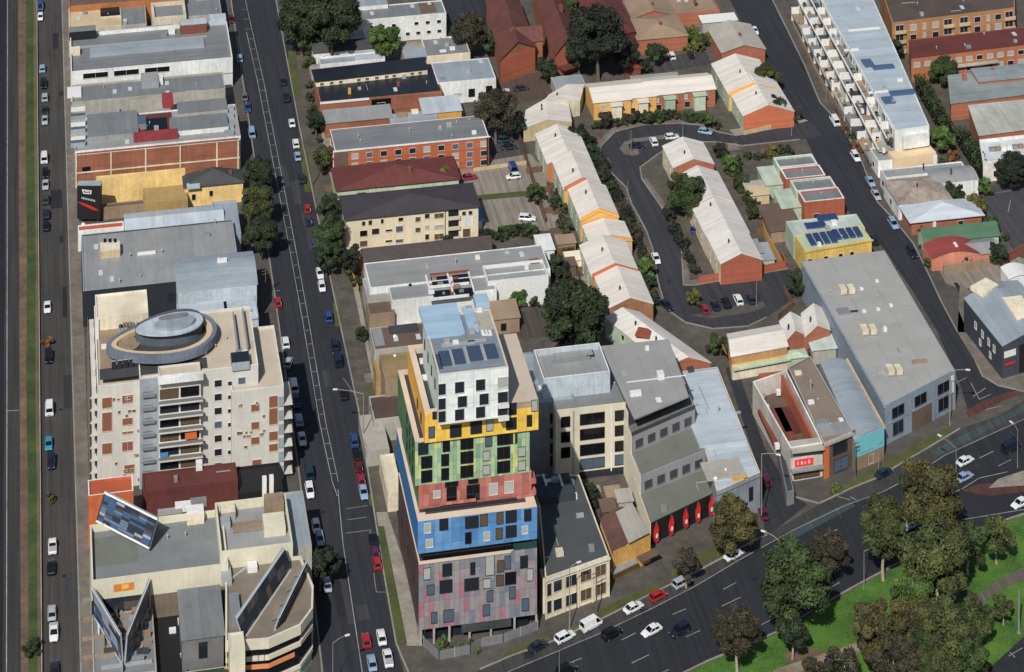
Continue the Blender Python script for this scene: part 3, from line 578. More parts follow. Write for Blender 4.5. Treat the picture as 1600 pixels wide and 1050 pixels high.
for i in range(18): rw.win1(0, random.uniform(.1, .7), random.choice((2.6, 4.6, 6.4, 8, 10.4, 11.2, 14.4, 15, 17.4)), random.uniform(.4, .7), random.uniform(.4, .7), 4, FRC, 'wall_opening')
# blue-grey recess
v.panel('recess', 0, .005, .17, 0, 24.6, wall('bluegrey'), .12)
for z in range(8): v.win1(0, .07, 1+z*2.95, 2.2, 1.5, 2, FRD); v.panel('balcony_rail', 0, .02, .13, z*2.95+.2, z*2.95+1.0, STEEL, .9, .1)
# balconies of the bay
for z in range(7):
    zb = 1.6+z*3.15
    bt.win1(0, .25, zb, 4.0, 2.0, random.choice(GLB), FRD); bt.win1(0, .74, zb, 4.0, 2.0, random.choice(GLB), FRD)
    s = bt.panel('balcony', 0, .0, 1.04, zb-.75, zb-.35, W_, 1.5, 1.5)
    m = bt.panel('balcony_rail', 0, .0, 1.04, zb-.35, zb+.35, plain('rail_glass', (120, 124, 122), .25), 1.5, .06)
bt.panel('orange_screen', 0, .62, .9, 11.2, 13.0, plain('orange_screen', (214, 104, 40), .6), .8, .06); bt.panel('blue_screen', 0, .03, .22, 7.9, 8.9, plain('blue_screen', (60, 140, 190), .6), .8, .06)
bt.panel('white_ledge', 0, -.02, 1.05, 24.6, 25.7, wall('white'), 1.6, 1.6)
for z in range(7):
    zz = 2.4+z*3.1
    v.win1(0, .66, zz, 1.6, 1.5, random.choice((0, 0, 3, 2)), FRW); v.win1(0, .76, zz, .9, .9, 0, FRW); v.win1(0, .86, zz, 1.6, 1.5, random.choice((0, 2, 3)), FRW)
# left side balconies along the street
for z in range(8):
    zb = .6+z*2.8
    for j in range(5):
        f = .1+j*.2
        lw.win1(3, f, zb+.5, 2.6, 1.9, random.choice((0, 1, 4)), FRD)
    lw.panel('balcony', 3, .02, .98, zb, zb+.25, W_, 1.6, 1.6); lw.panel('balcony_rail', 3, .02, .98, zb+.25, zb+1.1, plain('rail_mix', (112, 104, 92), .6), 1.6, .07)
for z in range(6):
    zb = 1+z*3.1
    rw.panel('corner_balcony', 1, .0, .35, zb, zb+.3, W_, 2.0, 2.0); rw.panel('balcony_rail', 1, .0, .35, zb+.3, zb+1.2, plain('rail_mix', (112, 104, 92), .6), 2.0, .07)
    rw.panel('corner_fin', 0, .9, 1.0, zb, zb+2.2, wall('bluegrey'), .2)
# penthouse: pear shaped ring, dark body, pale roof shells
def pear(cx, cy, a, b, z, sk=.0, n=40):
    c = P(cx, cy, z); r = []
    for i in range(n):
        t = 2*math.pi*i/n; x = a*math.cos(t); y = b*math.sin(t)*(1+sk*math.cos(t)); r.append(Vector((c.x, c.y, 0))+EV*x+EU*(y+x*.10))
    return r
def ring(name, o, i, z0, z1, mt, par):
    m = MB(); k = len(o)
    for a in range(k):
        b = (a+1) % k
        m.add([(*o[a][:2], z0), (*o[b][:2], z0), (*o[b][:2], z1), (*o[a][:2], z1)]); m.add([(*o[a][:2], z1), (*o[b][:2], z1), (*i[b][:2], z1), (*i[a][:2], z1)]); m.add([(*i[b][:2], z0), (*i[a][:2], z0), (*i[a][:2], z1), (*i[b][:2], z1)])
    return m.build(name, mt, par)
R_ = v.root; PX, PY = 253, 534
m = MB(); m.prism(pear(PX, PY, 11.0, 6.4, 25, .3), 24.5, 26.2); m.build('penthouse_wall', wall('dark'), R_)
ring('dark_ring', pear(PX, PY, 12.6, 7.9, 26, .3), pear(PX, PY, 11.6, 7.0, 26, .3), 25.6, 27.4, mat('ring_dark', (104, 116, 132), 'wall'), R_)
ring('timber_ring', pear(PX, PY, 11.58, 6.98, 26, .3), pear(PX, PY, 10.3, 5.7, 26, .3), 26.0, 27.2, mat('ring_sand', (206, 182, 142), 'wall', var=.1), R_)
m = MB(); m.prism(pear(PX+11, PY-16, 7.7, 4.4, 27, .25), 26.2, 29.2); m.build('penthouse_core', mat('core_dark', (84, 92, 106), 'wall'), R_)
m = MB(); m.prism(pear(PX+12, PY-24, 7.7, 4.2, 29, .2), 29.2, 29.55); m.build('roof_shell', shx('paleblue', 4.2), R_)
m = MB(); m.prism(pear(PX+20, PY-30, 4.6, 2.5, 30, .1), 29.55, 30.3); m.build('roof_shell', shx('bluegrey', 5.2), R_)
m = MB(); m.prism(pear(PX+18, PY-36, 3.4, .7, 30, 0), 30.3, 30.8); m.build('roof_slot', wall('midgrey'), R_)
m = MB(); m.prism(pear(PX-55, PY+7, 3.0, 2.6, 26, .1), 26.3, 26.5); m.build('spa_deck', wall('tan'), R_)
for i in range(7): v.kit('glazing', 178+i*9, 578-i*1.2, 1.0, .2, 2.0, FRD, mt=FRW)
for i in range(5): v.kit('glazing', 262+i*14, 566-i*3, 1.5, .2, 2.0, FRW)
v.kit('terrace_deck', 190, 535, 10, 22, .04, flt('tan')); v.kit('terrace_deck', 240, 576, 24, 4, .05, flt('dark'))
for i in range(16): v.kit('terrace_clutter', random.uniform(160, 215), random.uniform(492, 545), random.uniform(.6, 1.8), random.uniform(.5, 1.4), random.uniform(.4, 1.2), random.choice((wall('concrete'), wall('tan'), WHITE, wall('dark'), wall('orange'))), z=24.6)
v.kit('glass_screen', 368, 524, .3, 14, 1.5, plain('screen', (126, 140, 152), .2)); v.kit('glass_screen', 383, 520, .3, 15, 1.5, plain('screen', (126, 140, 152), .2)); v.kit('stair_box', 375, 570, 4, 4, 1.8, wall('bluegrey'), mt=GL[0])
for px, py in ((180, 498), (200, 508), (192, 520), (176, 540)): v.kit('planter', px, py, 2.4, 1.2, .8, random.choice((wall('amber'), wall('tan'), wall('concrete'))), z=25)
# --- dark red building in front
v = B('red_brown_building', 'low dark red building with a brown roof in front of the apartment tower', [(224, 768), (368, 722)], 6.5, brick('maroon'), flt('maroon'), par=.3)
v.kit('chimney', 311, 733, 1.4, 1.2, 1.8, WHITE)
B('dark_yard_building', 'black roofed narrow building between red roof and second street', [(372, 772), (436, 722)], 4, wall('black'), flt('black') if False else mat('flat_black', (22, 22, 26), 'flat'), par=.3)
v = B('orange_block', 'orange walled block with white parapet beside the left street', [(138, 775), (207, 742)], 11, mat('wall_orange', C['orange'], 'wall'), mat('flat_orange', (186, 84, 44), 'flat'), cap=WHITE, par=.5)
print_d = panels('print_d', [((92, 96, 106), 4), ((120, 108, 100), 3), ((70, 80, 98), 3), ((140, 140, 144), 2)], 2.6, 1.2, 7.0)
print_a = panels('print_a', [((56, 84, 124), 3), ((96, 116, 140), 2), ((34, 42, 58), 5), ((150, 158, 166), 1), ((66, 62, 66), 2)], 3.1, .45, 2.0, 'SUBTRACT')
print_b = panels('print_b', [((44, 48, 56), 4), ((70, 74, 84), 3), ((96, 84, 74), 2), ((30, 44, 60), 2)], 2.2, 1.6, 3.0)
print_c = panels('print_c', [((56, 92, 144), 3), ((150, 166, 184), 3), ((70, 84, 106), 3), ((36, 44, 60), 2)], 2.6, 1.1, 5.0)
# --- lower left block with the V-shaped billboards
CR = mat('wall_crm', (214, 208, 184), 'wall', var=.1)
v = B('billboard_building', 'cream walled flat-roofed building carrying V-shaped billboards above the left street', [(143, 908), (347, 795)], 13, CR, flt('midgrey'), par=1.4, pt=.35, cap=CR)
v.panel('dark_frame_wall', 0, 0, .42, 6, 9.0, print_b, .06); v.panel('shaded_brown_wall', 0, .43, 1, 3, 8.6, mat('wall_umber_shaded', (122, 108, 92), 'wall'), .06)  # umber panel: brown lower wall with its shade mixed into the colour
v.panel('painted_poster', 0, .16, .31, 10.2, 11.7, mat('poster', (230, 128, 36), 'wall'), .05)
v.panel('poster_flame', 0, .22, .27, 10.6, 11.5, plain('poster_flame', (240, 190, 60), .6), .08)
v.kit('plant_deck', 305, 812, 3.6, 3.2, 2.2, wall('cream'), mt=wall('white')); v.kit('ac_unit', 286, 797, 3.4, 1.2, 1.6, WHITE); v.kit('ac_unit', 310, 793, 3.4, 1.4, 1.8, STEEL); v.kit('duct', 265, 802, 5, .8, .9, GALV); v.kit('roof_patch', 180, 860, 9, 9, .06, flt('olive'))
for px, py in ((262, 842), (290, 838)): v.vent(px, py)
v = B('cream_roof_block', 'cream roof block with a sunken terrace and tall white flue pipes', [(344, 863), (446, 772)], 14, CR, flt('grey'), par=1.8, pt=.4, cap=CR)
v.kit('sunken_deck', 390, 824, 7, 3, .4, wall('midgrey'), mt=wall('tan')); v.kit('plant_room', 428, 826, 4.5, 5, 1.8, CR); v.kit('ac_unit', 356, 805, 3, 3.5, 1.7, wall('concrete'), mt=wall('cream')); v.kit('ac_unit', 352, 822, 2, 2.4, 1.3, GALV); v.kit('plant_room', 428, 797, 4, 3.4, 2.6, wall('tan'))
for px, py in ((413, 770), (424, 768)): v.kit('flue', px, py+15, .9, .9, 5.5, WHITE)
B('grey_side_roof', 'steel grey roof strip beside the second street next to the white flues', [(446, 858), (473, 766)], 11, wall('concrete'), shx('bluegrey'), par=.2)
# curved corner building
cpts = [(352, 1003), (420, 998), (470, 976), (489, 950), (490, 915), (470, 868), (352, 880)]
def poly_h(pts, h):
    r = []
    for p in pts:
        q = P(*p, h); q.z = 0; r.append(q)
    return r
po = poly_h(cpts, 11); rt = newroot('curved_corner_building', 'round-cornered cream office building with dark ribbon windows and orange stripe', 'building', po, None)
def band(name, z0, z1, out, mt):
    m = MB(); m.prism(offset(po, -out), z0, z1); m.build(name, mt, rt)
V = Vol(rt, po, 11, 0); V.ztop = 10.4
m = MB(); inn = offset(po, .4); k = len(po)
for i in range(k):
    j = (i+1) % k; m.add([(*po[i][:2], 9.0), (*po[j][:2], 9.0), (*po[j][:2], 11), (*po[i][:2], 11)]); m.add([(*po[i][:2], 11), (*po[j][:2], 11), (*inn[j][:2], 11), (*inn[i][:2], 11)]); m.add([(*inn[j][:2], 10.2), (*inn[i][:2], 10.2), (*inn[i][:2], 11), (*inn[j][:2], 11)])
m.build('parapet', CR, rt); m = MB(); m.add([(*p[:2], 10.4) for p in inn]); m.build('roof', mat('flat_corner', (128, 118, 104), 'flat'), rt)
band('ribbon_window', 7.6, 9.0, -.35, GL[1]); band('floor_band', 6.7, 7.6, -.05, CR); band('ribbon_window', 3.0, 6.7, -.35, GL[1]); band('floor_band', 2.2, 3.0, -.05, CR); band('wall', 0, 2.2, -.3, wall('palegreen'))
V.panel('orange_stripe', 0, -.02, 1.0, 5.2, 6.1, plain('stripe_orange', (226, 142, 84), .6), .1); V.panel('orange_stripe', 1, .0, .8, 5.2, 6.1, plain('stripe_orange', (226, 142, 84), .6), .1)
for i in range(7): V.panel('mullion', 0, .05+i*.14, .06+i*.14, 3.0, 9, FRD, -.1, .2) if False else V.panel('mullion', 0, .05+i*.14, .06+i*.14, 3.0, 9, FRD, .03, .02)
V.kit('roof_box', 367, 958, 2, 8, 1.4, STEEL); V.kit('ac_unit', 392, 948, 1.4, 1.6, 1, WHITE); V.kit('ac_unit', 405, 946, 1.4, 1.6, 1, WHITE); V.kit('ac_unit', 394, 890, 2, 2, 1.1, WHITE); V.kit('ac_unit', 353, 900, 2, 6, 1.3, GALV); V.kit('pipe_run', 374, 898, 9, .5, .5, GALV, rot=AL+.7)
# cream pilaster and dark court
B('pilaster_block', 'cream stair block at the corner of the dark loading court', [(359, 1015), (380, 986)], 12, CR, CR, par=.2)
v = B('grey_shed', 'weathered grey corrugated shed inside the shadowed loading court', [(285, 1000), (342, 922)], 10, mat('shed_wall', (112, 112, 112), 'sheetx', 1.0), shx('midgrey', 1.0), 'shed', axis='u', rise=.8)
v.kit('roof_vent', 313, 932, 2, 1.2, .3, wall('dark')); v.win1(0, .5, 6, 1.6, 3, 0, FRD); v.kit('tank', 305, 1005, 6, 1.8, 1.4, plain('tank', (70, 84, 96), .5), z=3)
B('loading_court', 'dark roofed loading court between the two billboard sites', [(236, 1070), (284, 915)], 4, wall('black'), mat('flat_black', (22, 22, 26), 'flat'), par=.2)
B('green_roof_building', 'dark green roofed building at the bottom edge of the left block', [(284, 1075), (360, 1040)], 6, mat('wall_dgreen', (40, 62, 44), 'wall'), mat('flat_dgreen', (42, 66, 46), 'flat'), par=.3, cap=wall('concrete'))
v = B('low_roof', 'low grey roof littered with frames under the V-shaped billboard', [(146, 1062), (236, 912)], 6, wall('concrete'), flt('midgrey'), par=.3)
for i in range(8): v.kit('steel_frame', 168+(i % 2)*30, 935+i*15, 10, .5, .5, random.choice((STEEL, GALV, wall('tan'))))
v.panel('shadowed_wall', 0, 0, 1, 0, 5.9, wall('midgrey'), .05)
def board(label, px1, z, p, q, h, cat='billboard', lean=1.0, group=None):
    """a leaning billboard between two surveyed feet, with its white frame, printed face and rear struts"""
    a, b = P(*p, z), P(*q, z); d = (b-a); L = d.length; d /= L; n = Vector((d.y, -d.x, 0)); c = (a+b)/2
    rt = thing('billboard', label, cat, (c.x, c.y, z)); up = Vector((0, 0, h))
    def fr(x0, x1, z0, z1, o0, o1, nm, mt):
        m = MB(); q8 = []
        for zz in (z0, z1):
            q8.append([a+d*x+n*(o+lean*zz/h)+Vector((0, 0, zz)) for x, o in ((x0, o0), (x1, o0), (x1, o1), (x0, o1))])
        m.v = q8[0]+q8[1]; m.f = [[0, 1, 5, 4], [1, 2, 6, 5], [2, 3, 7, 6], [3, 0, 4, 7], [4, 5, 6, 7], [3, 2, 1, 0]]; m.m = [0]*6; m.build(nm, mt, rt)
    fr(0, L, 0, h, 0, -.35, 'back_panel', wall('bluegrey')); fr(.3, L-.3, .3, h-.3, .05, .0, 'printed_face', px1)
    fr(0, L, 0, .3, .1, 0, 'frame_rail', WHITE); fr(0, L, h-.3, h, .1, 0, 'frame_rail', WHITE); fr(0, .3, .3, h-.3, .1, 0, 'frame_rail', FRD); fr(L-.3, L, .3, h-.3, .1, 0, 'frame_rail', FRD)
    m = MB()
    for i in range(4):
        x = L*(i+.5)/4; m = MB(); m.tube(a+d*x-n*1.8, a+d*x+n*(lean*.8)+Vector((0, 0, h*.8)), .09, n=5); m.build('strut', STEEL, rt)
    return rt
for i in range(26): v.kit('steel_frame', random.uniform(152, 228), random.uniform(920, 1040), *random.choice(((4, .25), (.25, 4), (2.4, .3), (.3, 6))), random.uniform(.4, 1.6), random.choice((STEEL, GALV, wall('tan'), wall('dark'), WHITE)))
board('billboard with blue and white print leaning above the orange walled block', print_a, 12.6, (150, 815), (233, 858), 5.0, lean=-2.6)
board('left arm of the blue-white V-shaped billboard above the low roof', print_c, 6, (148, 966), (191, 1039), 6.3, lean=.5)
board('right arm of the V-shaped billboard with a brownish back above the low roof', print_d, 6, (196, 1039), (231, 952), 6.3, lean=.5)
board('dark billboard leaning over the brown roof of the curved corner building', print_b, 10.4, (381, 1000), (455, 890), 4.2, lean=-1.6)
board('slim dark billboard along the second street on the curved corner roof', print_b, 10.4, (430, 985), (474, 895), 3.0, lean=1.0)
# ================================================================ MIDDLE BLOCK, TOP TO BOTTOM
v = B('white_house', 'white two-storey building with a grey-brown roof and small windows near the top', [(560, 32), (690, 0)], 7.5, wall('white'), shx('tan') if False else shx('midgrey', 2.6), par=.2)
v.wins(0, 7, [4.6], 1.2, .9, .08, .98, g=1, skip=[(0, 3)]); v.wins(0, 4, [1.6], 1.2, .9, .5, .98, g=0)
v.kit('roof_block', 582, 8, 9, 6, 1.2, wall('white'), mt=shx('bluegrey')); v.kit('brown_roof_patch', 668, 12, 5, 7, .1, tile('brown'))
l = B('stepped_wing', '', [(545, 60), (562, 22)], 5, wall('white'), flt('concrete'), on=v, par=.6)
B('white_cottage', 'low white cottage with dark pitched roof beside the footpath at the top', [(490, 82), (584, 60)], 3.6, wall('white'), tile('dark'), 'gable', axis='v', rise=1.6).wins(0, 4, [1.2], .9, 1.1, g=0)
v = B('white_house', 'small white fronted house with two pale blue roof planes beside the second street', [(500, 101), (598, 80)], 4.6, wall('white'), shx('bluegrey'), par=.5, cap=wall('white'))
v.wins(0, 5, [1.2], 1.4, 1.5, .05, .75, g=1); v.panel('brick_pier', 0, .76, .98, 0, 3.4, brick('tan'), .1); v.kit('roof_sheet', 578, 87, 9, 6, .3, shx('paleblue'), rot=AL-.1)
v = B('cream_house', 'cream house with stained flat grey roof behind the bright green tree', [(667, 88), (725, 55)], 6.2, wall('cream'), flt('midgrey'), par=.2)
v.kit('roof_step', 648, 84, 7, 5, .4, flt('bluegrey')); v.vent(688, 62, .3, .6); v.vent(703, 60, .4, .3, WHITE); v.kit('skylight', 692, 80, 2, 1.4, .2, WHITE)
b2 = B('rear_wing', '', [(628, 82), (668, 62)], 4.5, wall('tan'), flt('grey'), on=v, par=.6); b2.win1(0, .5, 1.6, 3.6, 1.8, 1, FRW)
v = B('dark_roof_terrace', 'long navy slate roofed terrace with a cream clerestory and brick front', [(500, 160), (676, 99)], 6.2, brick('brick'), shx('navy', 1.6), par=.15)
m = MB(); a, b = P(494, 134, 6.4), P(668, 114, 6.4); d = (b-a).normalized(); n = Vector((-d.y, d.x, 0))
m.prism([a, b, b+n*2.6, a+n*2.6], 6.0, 7.5); m.build('clerestory', [wall('cream')], v.root)
m = MB(); m.prism([a-n*.25-d*.3, b-n*.25+d*.3, b+n*7.5+d*.3, a+n*7.5-d*.3], 7.5, 7.68); m.build('upper_roof', shx('navy', 1.6), v.root)
CL = Vol(v.root, [a, b, b+n*2.6, a+n*2.6], 7.5, 0)
CL.wins(0, 12, [6.35], 1.0, .7, .02, .98, g=4, fr=FRC, skip=[(0, 9), (0, 3)], jit=.01)
v.panel('white_fascia', 0, .0, .4, 5.7, 6.35, WHITE, .2); v.panel('recess', 0, .42, .58, 1.0, 5.6, GL[1], .05); v.panel('balcony_rail', 0, .45, .57, 1.2, 2.6, brick('brick'), .5); v.win1(0, .5, 3.0, 2.2, 1.5, 3, FRW); v.kit('chimney', 546, 146, .8, .8, 1.5, wall('amber')); v.kit('chimney', 622, 134, .8, .8, 1.2, brick('redbrick'))
v = B('white_flats', 'white fronted flats with a pale blue roof and two dark windows beside the trees', [(684, 130), (763, 90)], 6.4, wall('white'), shx('bluegrey', 1.6), par=.12)
v.win1(0, .58, 1.6, 1.8, 2.2, 1, FRD); v.win1(0, .88, 2, 1.8, 2.2, 1, FRD); v.win1(0, .34, 2.2, 2.4, .7, 3, FRW); v.panel('brick_pier', 0, 0, .03, 0, 6, brick('brick'), .2)
v = B('brick_shed_row', 'low brick row with a pale folded metal roof between the two brick blocks', [(509, 193), (608, 168)], 4.4, brick('brick'), shx('grey'), 'shed', rise=.8)
v = B('metal_sheds', 'cluster of pale metal lean-to roofs over a brown yard', [(612, 196), (680, 176)], 3.8, wall('tan'), shx('bluegrey'), 'shed', rise=.5)
B('annex', '', [(662, 178), (714, 152)], 4.6, wall('amber'), shx('paleblue'), 'shed', on=v, rise=.5, z0=2.2); v.kit('junk_pile', 628, 182, 3, 1.6, .9, wall('tan'), z=4.2); v.kit('junk_pile', 648, 176, 2, 1.6, .7, wall('cream'), z=4.3)
# orange brick apartments
v = B('brick_apartments', 'three-storey orange brick apartment block with long grey flat roof and white windows', [(523, 236), (752, 180)], 8.8, mat('brick_bright', (176, 94, 56), 'brick', var=.16), shy('midgrey', 1.5), par=.12, cap=wall('white'))
v.panel('stair_panel', 0, .0, .085, 0, 8.3, wall('brown'), .08); v.panel('downpipe', 0, .985, .995, 0, 8.6, FRD, .15); v.panel('fascia', 0, -.01, 1.01, 8.5, 8.85, wall('white'), .14)
for r, z in enumerate((6.1, 3.5, .9)): 
    for i in range(10): v.win1(0, .13+i*.093, z, 1.75, 1.45, [3, 2, 0, 3, 2, 3, 3, 2, 2, 3][(i+r*3) % 10] if random.random() < .8 else 0, FRW)
v.wins(3, 3, [6.0, 3.4], 1.2, 1.3, g=0); [v.vent(*p) for p in ((560, 215), (640, 205), (700, 198))]
v = B('maroon_roof_house', 'wide maroon tiled hip-roof house with pale green walls', [(527, 297), (706, 245)], 4.6, wall('palegreen'), tile('maroon'), 'hip', rise=3.0, ov=.5)
v.win1(0, .2, 1.4, 2.2, 1.8, 1, FRD); v.panel('weatherboards', 0, .26, .36, .3, 4.3, wall('palegreen'), .1); v.kit('chimney', 640, 270, 1, 1, 1.6, brick('redbrick'))
# cream apartments
v = B('cream_apartments', 'cream three-storey apartment block with a dark hip roof', [(541, 342), (736, 287)], 8.6, mat('wall_cream2', (226, 212, 180), 'wall', var=.12), tile('dark') if False else mat('tile_plum', (58, 54, 60), 'tile', var=.16), 'hip', rise=2.6, ov=.6)
for (fx, z, w, h, g) in ((.13, 6.4, .8, 1.1, 1), (.18, 6.4, .9, 1.2, 0), (.27, 6.5, .7, 1.1, 1), (.41, 6.6, 1.2, .9, 1), (.13, 3.6, 1.9, 1.5, 1), (.22, 3.8, 1.9, 1.5, 0), (.32, 4.2, 1.7, .5, 1), (.40, 3.8, 1.8, 1.5, 2), (.13, .9, 1.9, 1.5, 4), (.32, 1.4, 1.7, .5, 1), (.40, 1.0, 1.9, .8, 2),
     (.54, 6.0, 1.3, 1.2, 4), (.61, 6.6, 1.2, 1.2, 0), (.70, 6.4, 2.4, 1.2, 4), (.54, 3.2, 1.3, 1.2, 4), (.61, 3.8, 1, .9, 3), (.70, 3.6, 2.4, .9, 3), (.61, 1, 1, 1.4, 0), (.70, .7, 2.4, 1.5, 4), (.89, 6.4, .9, 1, 0), (.94, 6.4, .9, 1, 0), (.91, .6, 1.9, 2.2, 4)): v.win1(0, fx, z, w, h, g, FRC)
for z in (.6, 3.3, 6.0): v.win1(0, .81, z, 2.6, 2.0, 0, FRD); v.panel('balcony_rail', 0, .765, .86, z-.3, z+.7, FRC, .6, .08)
v.panel('downpipe', 0, .497, .503, 0, 8.5, FRW, .1); v.panel('downpipe', 0, .745, .75, 0, 8.5, FRD, .1); v.panel('pale_panel', 0, .88, .96, 3.4, 5.8, wall('white'), .08)
for z in (.5, 3.0, 5.8): v.win1(3, .2, z, 1.6, 1.8, 2, FRD)
B('white_carport', 'small white shed with a blue tarpaulin behind the cream apartments', [(736, 345), (748, 328)], 2.6, wall('white'), plain('tarp_blue', (50, 140, 200), .6), 'shed', rise=.3)
v = B('brown_roof_house', 'long dark brown tiled roof house with an amber side wall', [(569, 408), (762, 370)], 4.2, wall('amber'), tile('brown') if False else mat('tile_umber', (70, 62, 60), 'tile', var=.2), 'gable', axis='v', rise=1.8)
B('porch', '', [(563, 402), (590, 398)], 3.2, wall('amber'), mat('flat_amber', (220, 160, 50), 'flat'), on=v, par=.1)
# grey roof hall with skylight court
v = B('grey_roof_hall', 'large grey roofed hall with white walls and an open timber-framed court', [(578, 450), (846, 382)], 6.5, wall('white'), shy('grey', 1.4), par=.12)
f2 = B('front_hall', '', [(612, 470), (764, 415)], 6.2, wall('white'), shy('grey', 1.4), on=v, par=.1)
B('blank_wall', '', [(762, 440), (848, 405)], 7.2, WHITE, flt('grey'), on=v, par=.8)
B('left_wing', '', [(574, 468), (612, 430)], 5.0, wall('concrete'), shy('grey', 1.4), on=v, par=.2)
for r in range(2):
    for c in range(2): v.kit('court_frame', 688+c*34+r*3, 438+r*22-c*3, 4.6, 3.4, .12, GL[1], z=6.3)
for i in range(3): v.kit('timber_beam', 702, 428+i*19, 10, .4, .5, wall('rust' if i == 0 else 'white'), z=6.3)
for px in (669, 703, 736): v.kit('timber_beam', px, 446-(px-669)*.08, .4, 8, .5, wall('white'), z=6.3)
for i in range(10): v.kit('stored_item', random.uniform(672, 732), random.uniform(432, 464), random.uniform(.5, 1.6), random.uniform(.4, 1.2), random.uniform(.3, .8), random.choice((wall('tan'), STEEL, WHITE, wall('rust'))), z=6.35)
v.kit('brick_hatch', 835, 409, 2.6, 2, .3, wall('rust')); v.vent(712, 412, .25, 1.2); f2.vent(641, 446, .5, .1, GL[1])
v = B('small_brown_roof', 'flat brown roofed flat-fronted shop behind the hall left wing', [(577, 492), (611, 465)], 4.2, wall('tan'), flt('brown'), par=.2)
v = B('grey_workshop', 'grey-brown flat workshop roof with one bright side strip behind the coloured tower', [(585, 547), (662, 503)], 5.5, wall('concrete'), flt('brown'), par=.15)
v.kit('pale_roof_strip', 591, 527, 2.4, 7.0, .1, shx('grey')); v.vent(617, 526, .5, .15, WHITE); v.kit('roof_step', 630, 515, 7, 3, .4, flt('dark'))
v = B('stone_shed', 'small weathered stone-roofed outbuilding against the white wall', [(770, 500), (804, 472)], 3.6, wall('tan'), flt('tan'), 'shed', rise=.6); v.win1(0, .4, .8, 1.2, 1.6, 1, FRD)
v = B('ochre_building', 'ochre roofed building touching the rear corner of the coloured tower', [(602, 594), (648, 548)], 9, wall('tan'), mat('flat_ochre2', (142, 120, 80), 'flat'), par=.2); v.vent(617, 557, .4, .2, WHITE)
B('timber_annex', '', [(588, 584), (608, 560)], 6, wall('ochre'), flt('ochre'), on=v, par=.2)
v = B('brown_roof_shop', 'dark chocolate roofed narrow shop beside the tower left wall', [(584, 656), (623, 614)], 5.2, wall('concrete'), mat('flat_choc', (84, 66, 60), 'flat'), par=.2)
v = B('white_shop', 'pale grey flat roofed shop strip between footpath and tower', [(572, 706), (596, 645)], 3.4, wall('concrete'), flt('concrete'), par=.15)
B('cream_side', '', [(606, 772), (615, 708)], 4.0, wall('cream'), flt('cream'), on=v, par=.2)
# ================================================================ THE COLOURED TOWER
T0 = [(654, 879), (838, 851), (789, 690), (613, 700)]
base = rect((654, 879), (790, 712), 17)
tw = newroot('apartment_tower', 'tall apartment tower of stacked blocks in grey-pink, blue, red, green, yellow and white', 'tower', base, None)
class On: pass
ON = On(); ON.root = tw
PK = panels('clad_grey', [((146, 140, 146), 6), ((134, 132, 138), 5), ((152, 146, 146), 4), ((118, 126, 138), 4), ((170, 112, 126), 2), ((156, 136, 144), 3)], 1.05, 2.9)
PB = panels('clad_blue', [((82, 140, 196), 4), ((90, 150, 206), 4), ((76, 130, 186), 3), ((98, 156, 206), 2)], 1.8, 2.9, 1.0)
PR = panels('clad_red', [((186, 110, 98), 4), ((194, 120, 108), 3), ((170, 98, 88), 2), ((204, 100, 72), .6)], 1.3, 2.6, 2.0)
PG = panels('clad_green', [((160, 190, 144), 5), ((172, 200, 150), 4), ((142, 180, 148), 4), ((204, 208, 124), 1.5), ((146, 172, 132), 3), ((128, 160, 126), 1)], .8, 2.9, 3.0)
PY_ = panels('clad_yellow', [((246, 202, 62), 4), ((250, 208, 76), 4), ((240, 192, 52), 3)], 1.7, 3.0, 4.0)
PW = panels('clad_white', [((226, 234, 234), 5), ((234, 240, 238), 5), ((216, 228, 226), 2)], 3.4, 3.2, 5.0)
SIDE = panels('clad_side', [((88, 66, 66), 4), ((78, 60, 64), 3), ((100, 74, 72), 2)], 1.6, 2.9, 6.0)
LEDGE = mat('ledge', (214, 194, 172), 'wall', var=.08); DECK = mat('terrace_deck', (62, 64, 72), 'flat')
BASEU, BASEV = UV(base[0]); 
def tvol(FL, FR, h, z0, depth, front, left, du=0., ring=1.2, par=.5):
    a, b = P(*FL, h), P(*FR, h); u0, v0 = UV(a); _, v1 = UV(b); u0 += du
    poly = [W(u0, v0), W(u0, v1), W(u0+depth, v1), W(u0+depth, v0)]
    m = MB(); inn = offset(poly, ring)
    mats = [front, left, LEDGE]
    for i in range(4):
        j = (i+1) % 4; mi = 0 if i in (0,) else 1
        m.add([(*poly[i][:2], z0), (*poly[j][:2], z0), (*poly[j][:2], h), (*poly[i][:2], h)], mi)
        m.add([(*poly[i][:2], h), (*poly[j][:2], h), (*inn[j][:2], h), (*inn[i][:2], h)], 2)
        m.add([(*inn[j][:2], h), (*inn[i][:2], h), (*inn[i][:2], h-par-.1), (*inn[j][:2], h-par-.1)], 2)
    m.add([(*p[:2], z0) for p in reversed(poly)], 1)
    m.build('wall', mats, tw); r = MB(); r.add([(*p[:2], h-par) for p in inn]); r.build('terrace', DECK, tw)
    V = Vol(tw, poly, h, 0); V.ztop = h-par; return V
gv = tvol((654, 879), (838, 852), 17, 3.2, 29, PK, SIDE, ring=.35)
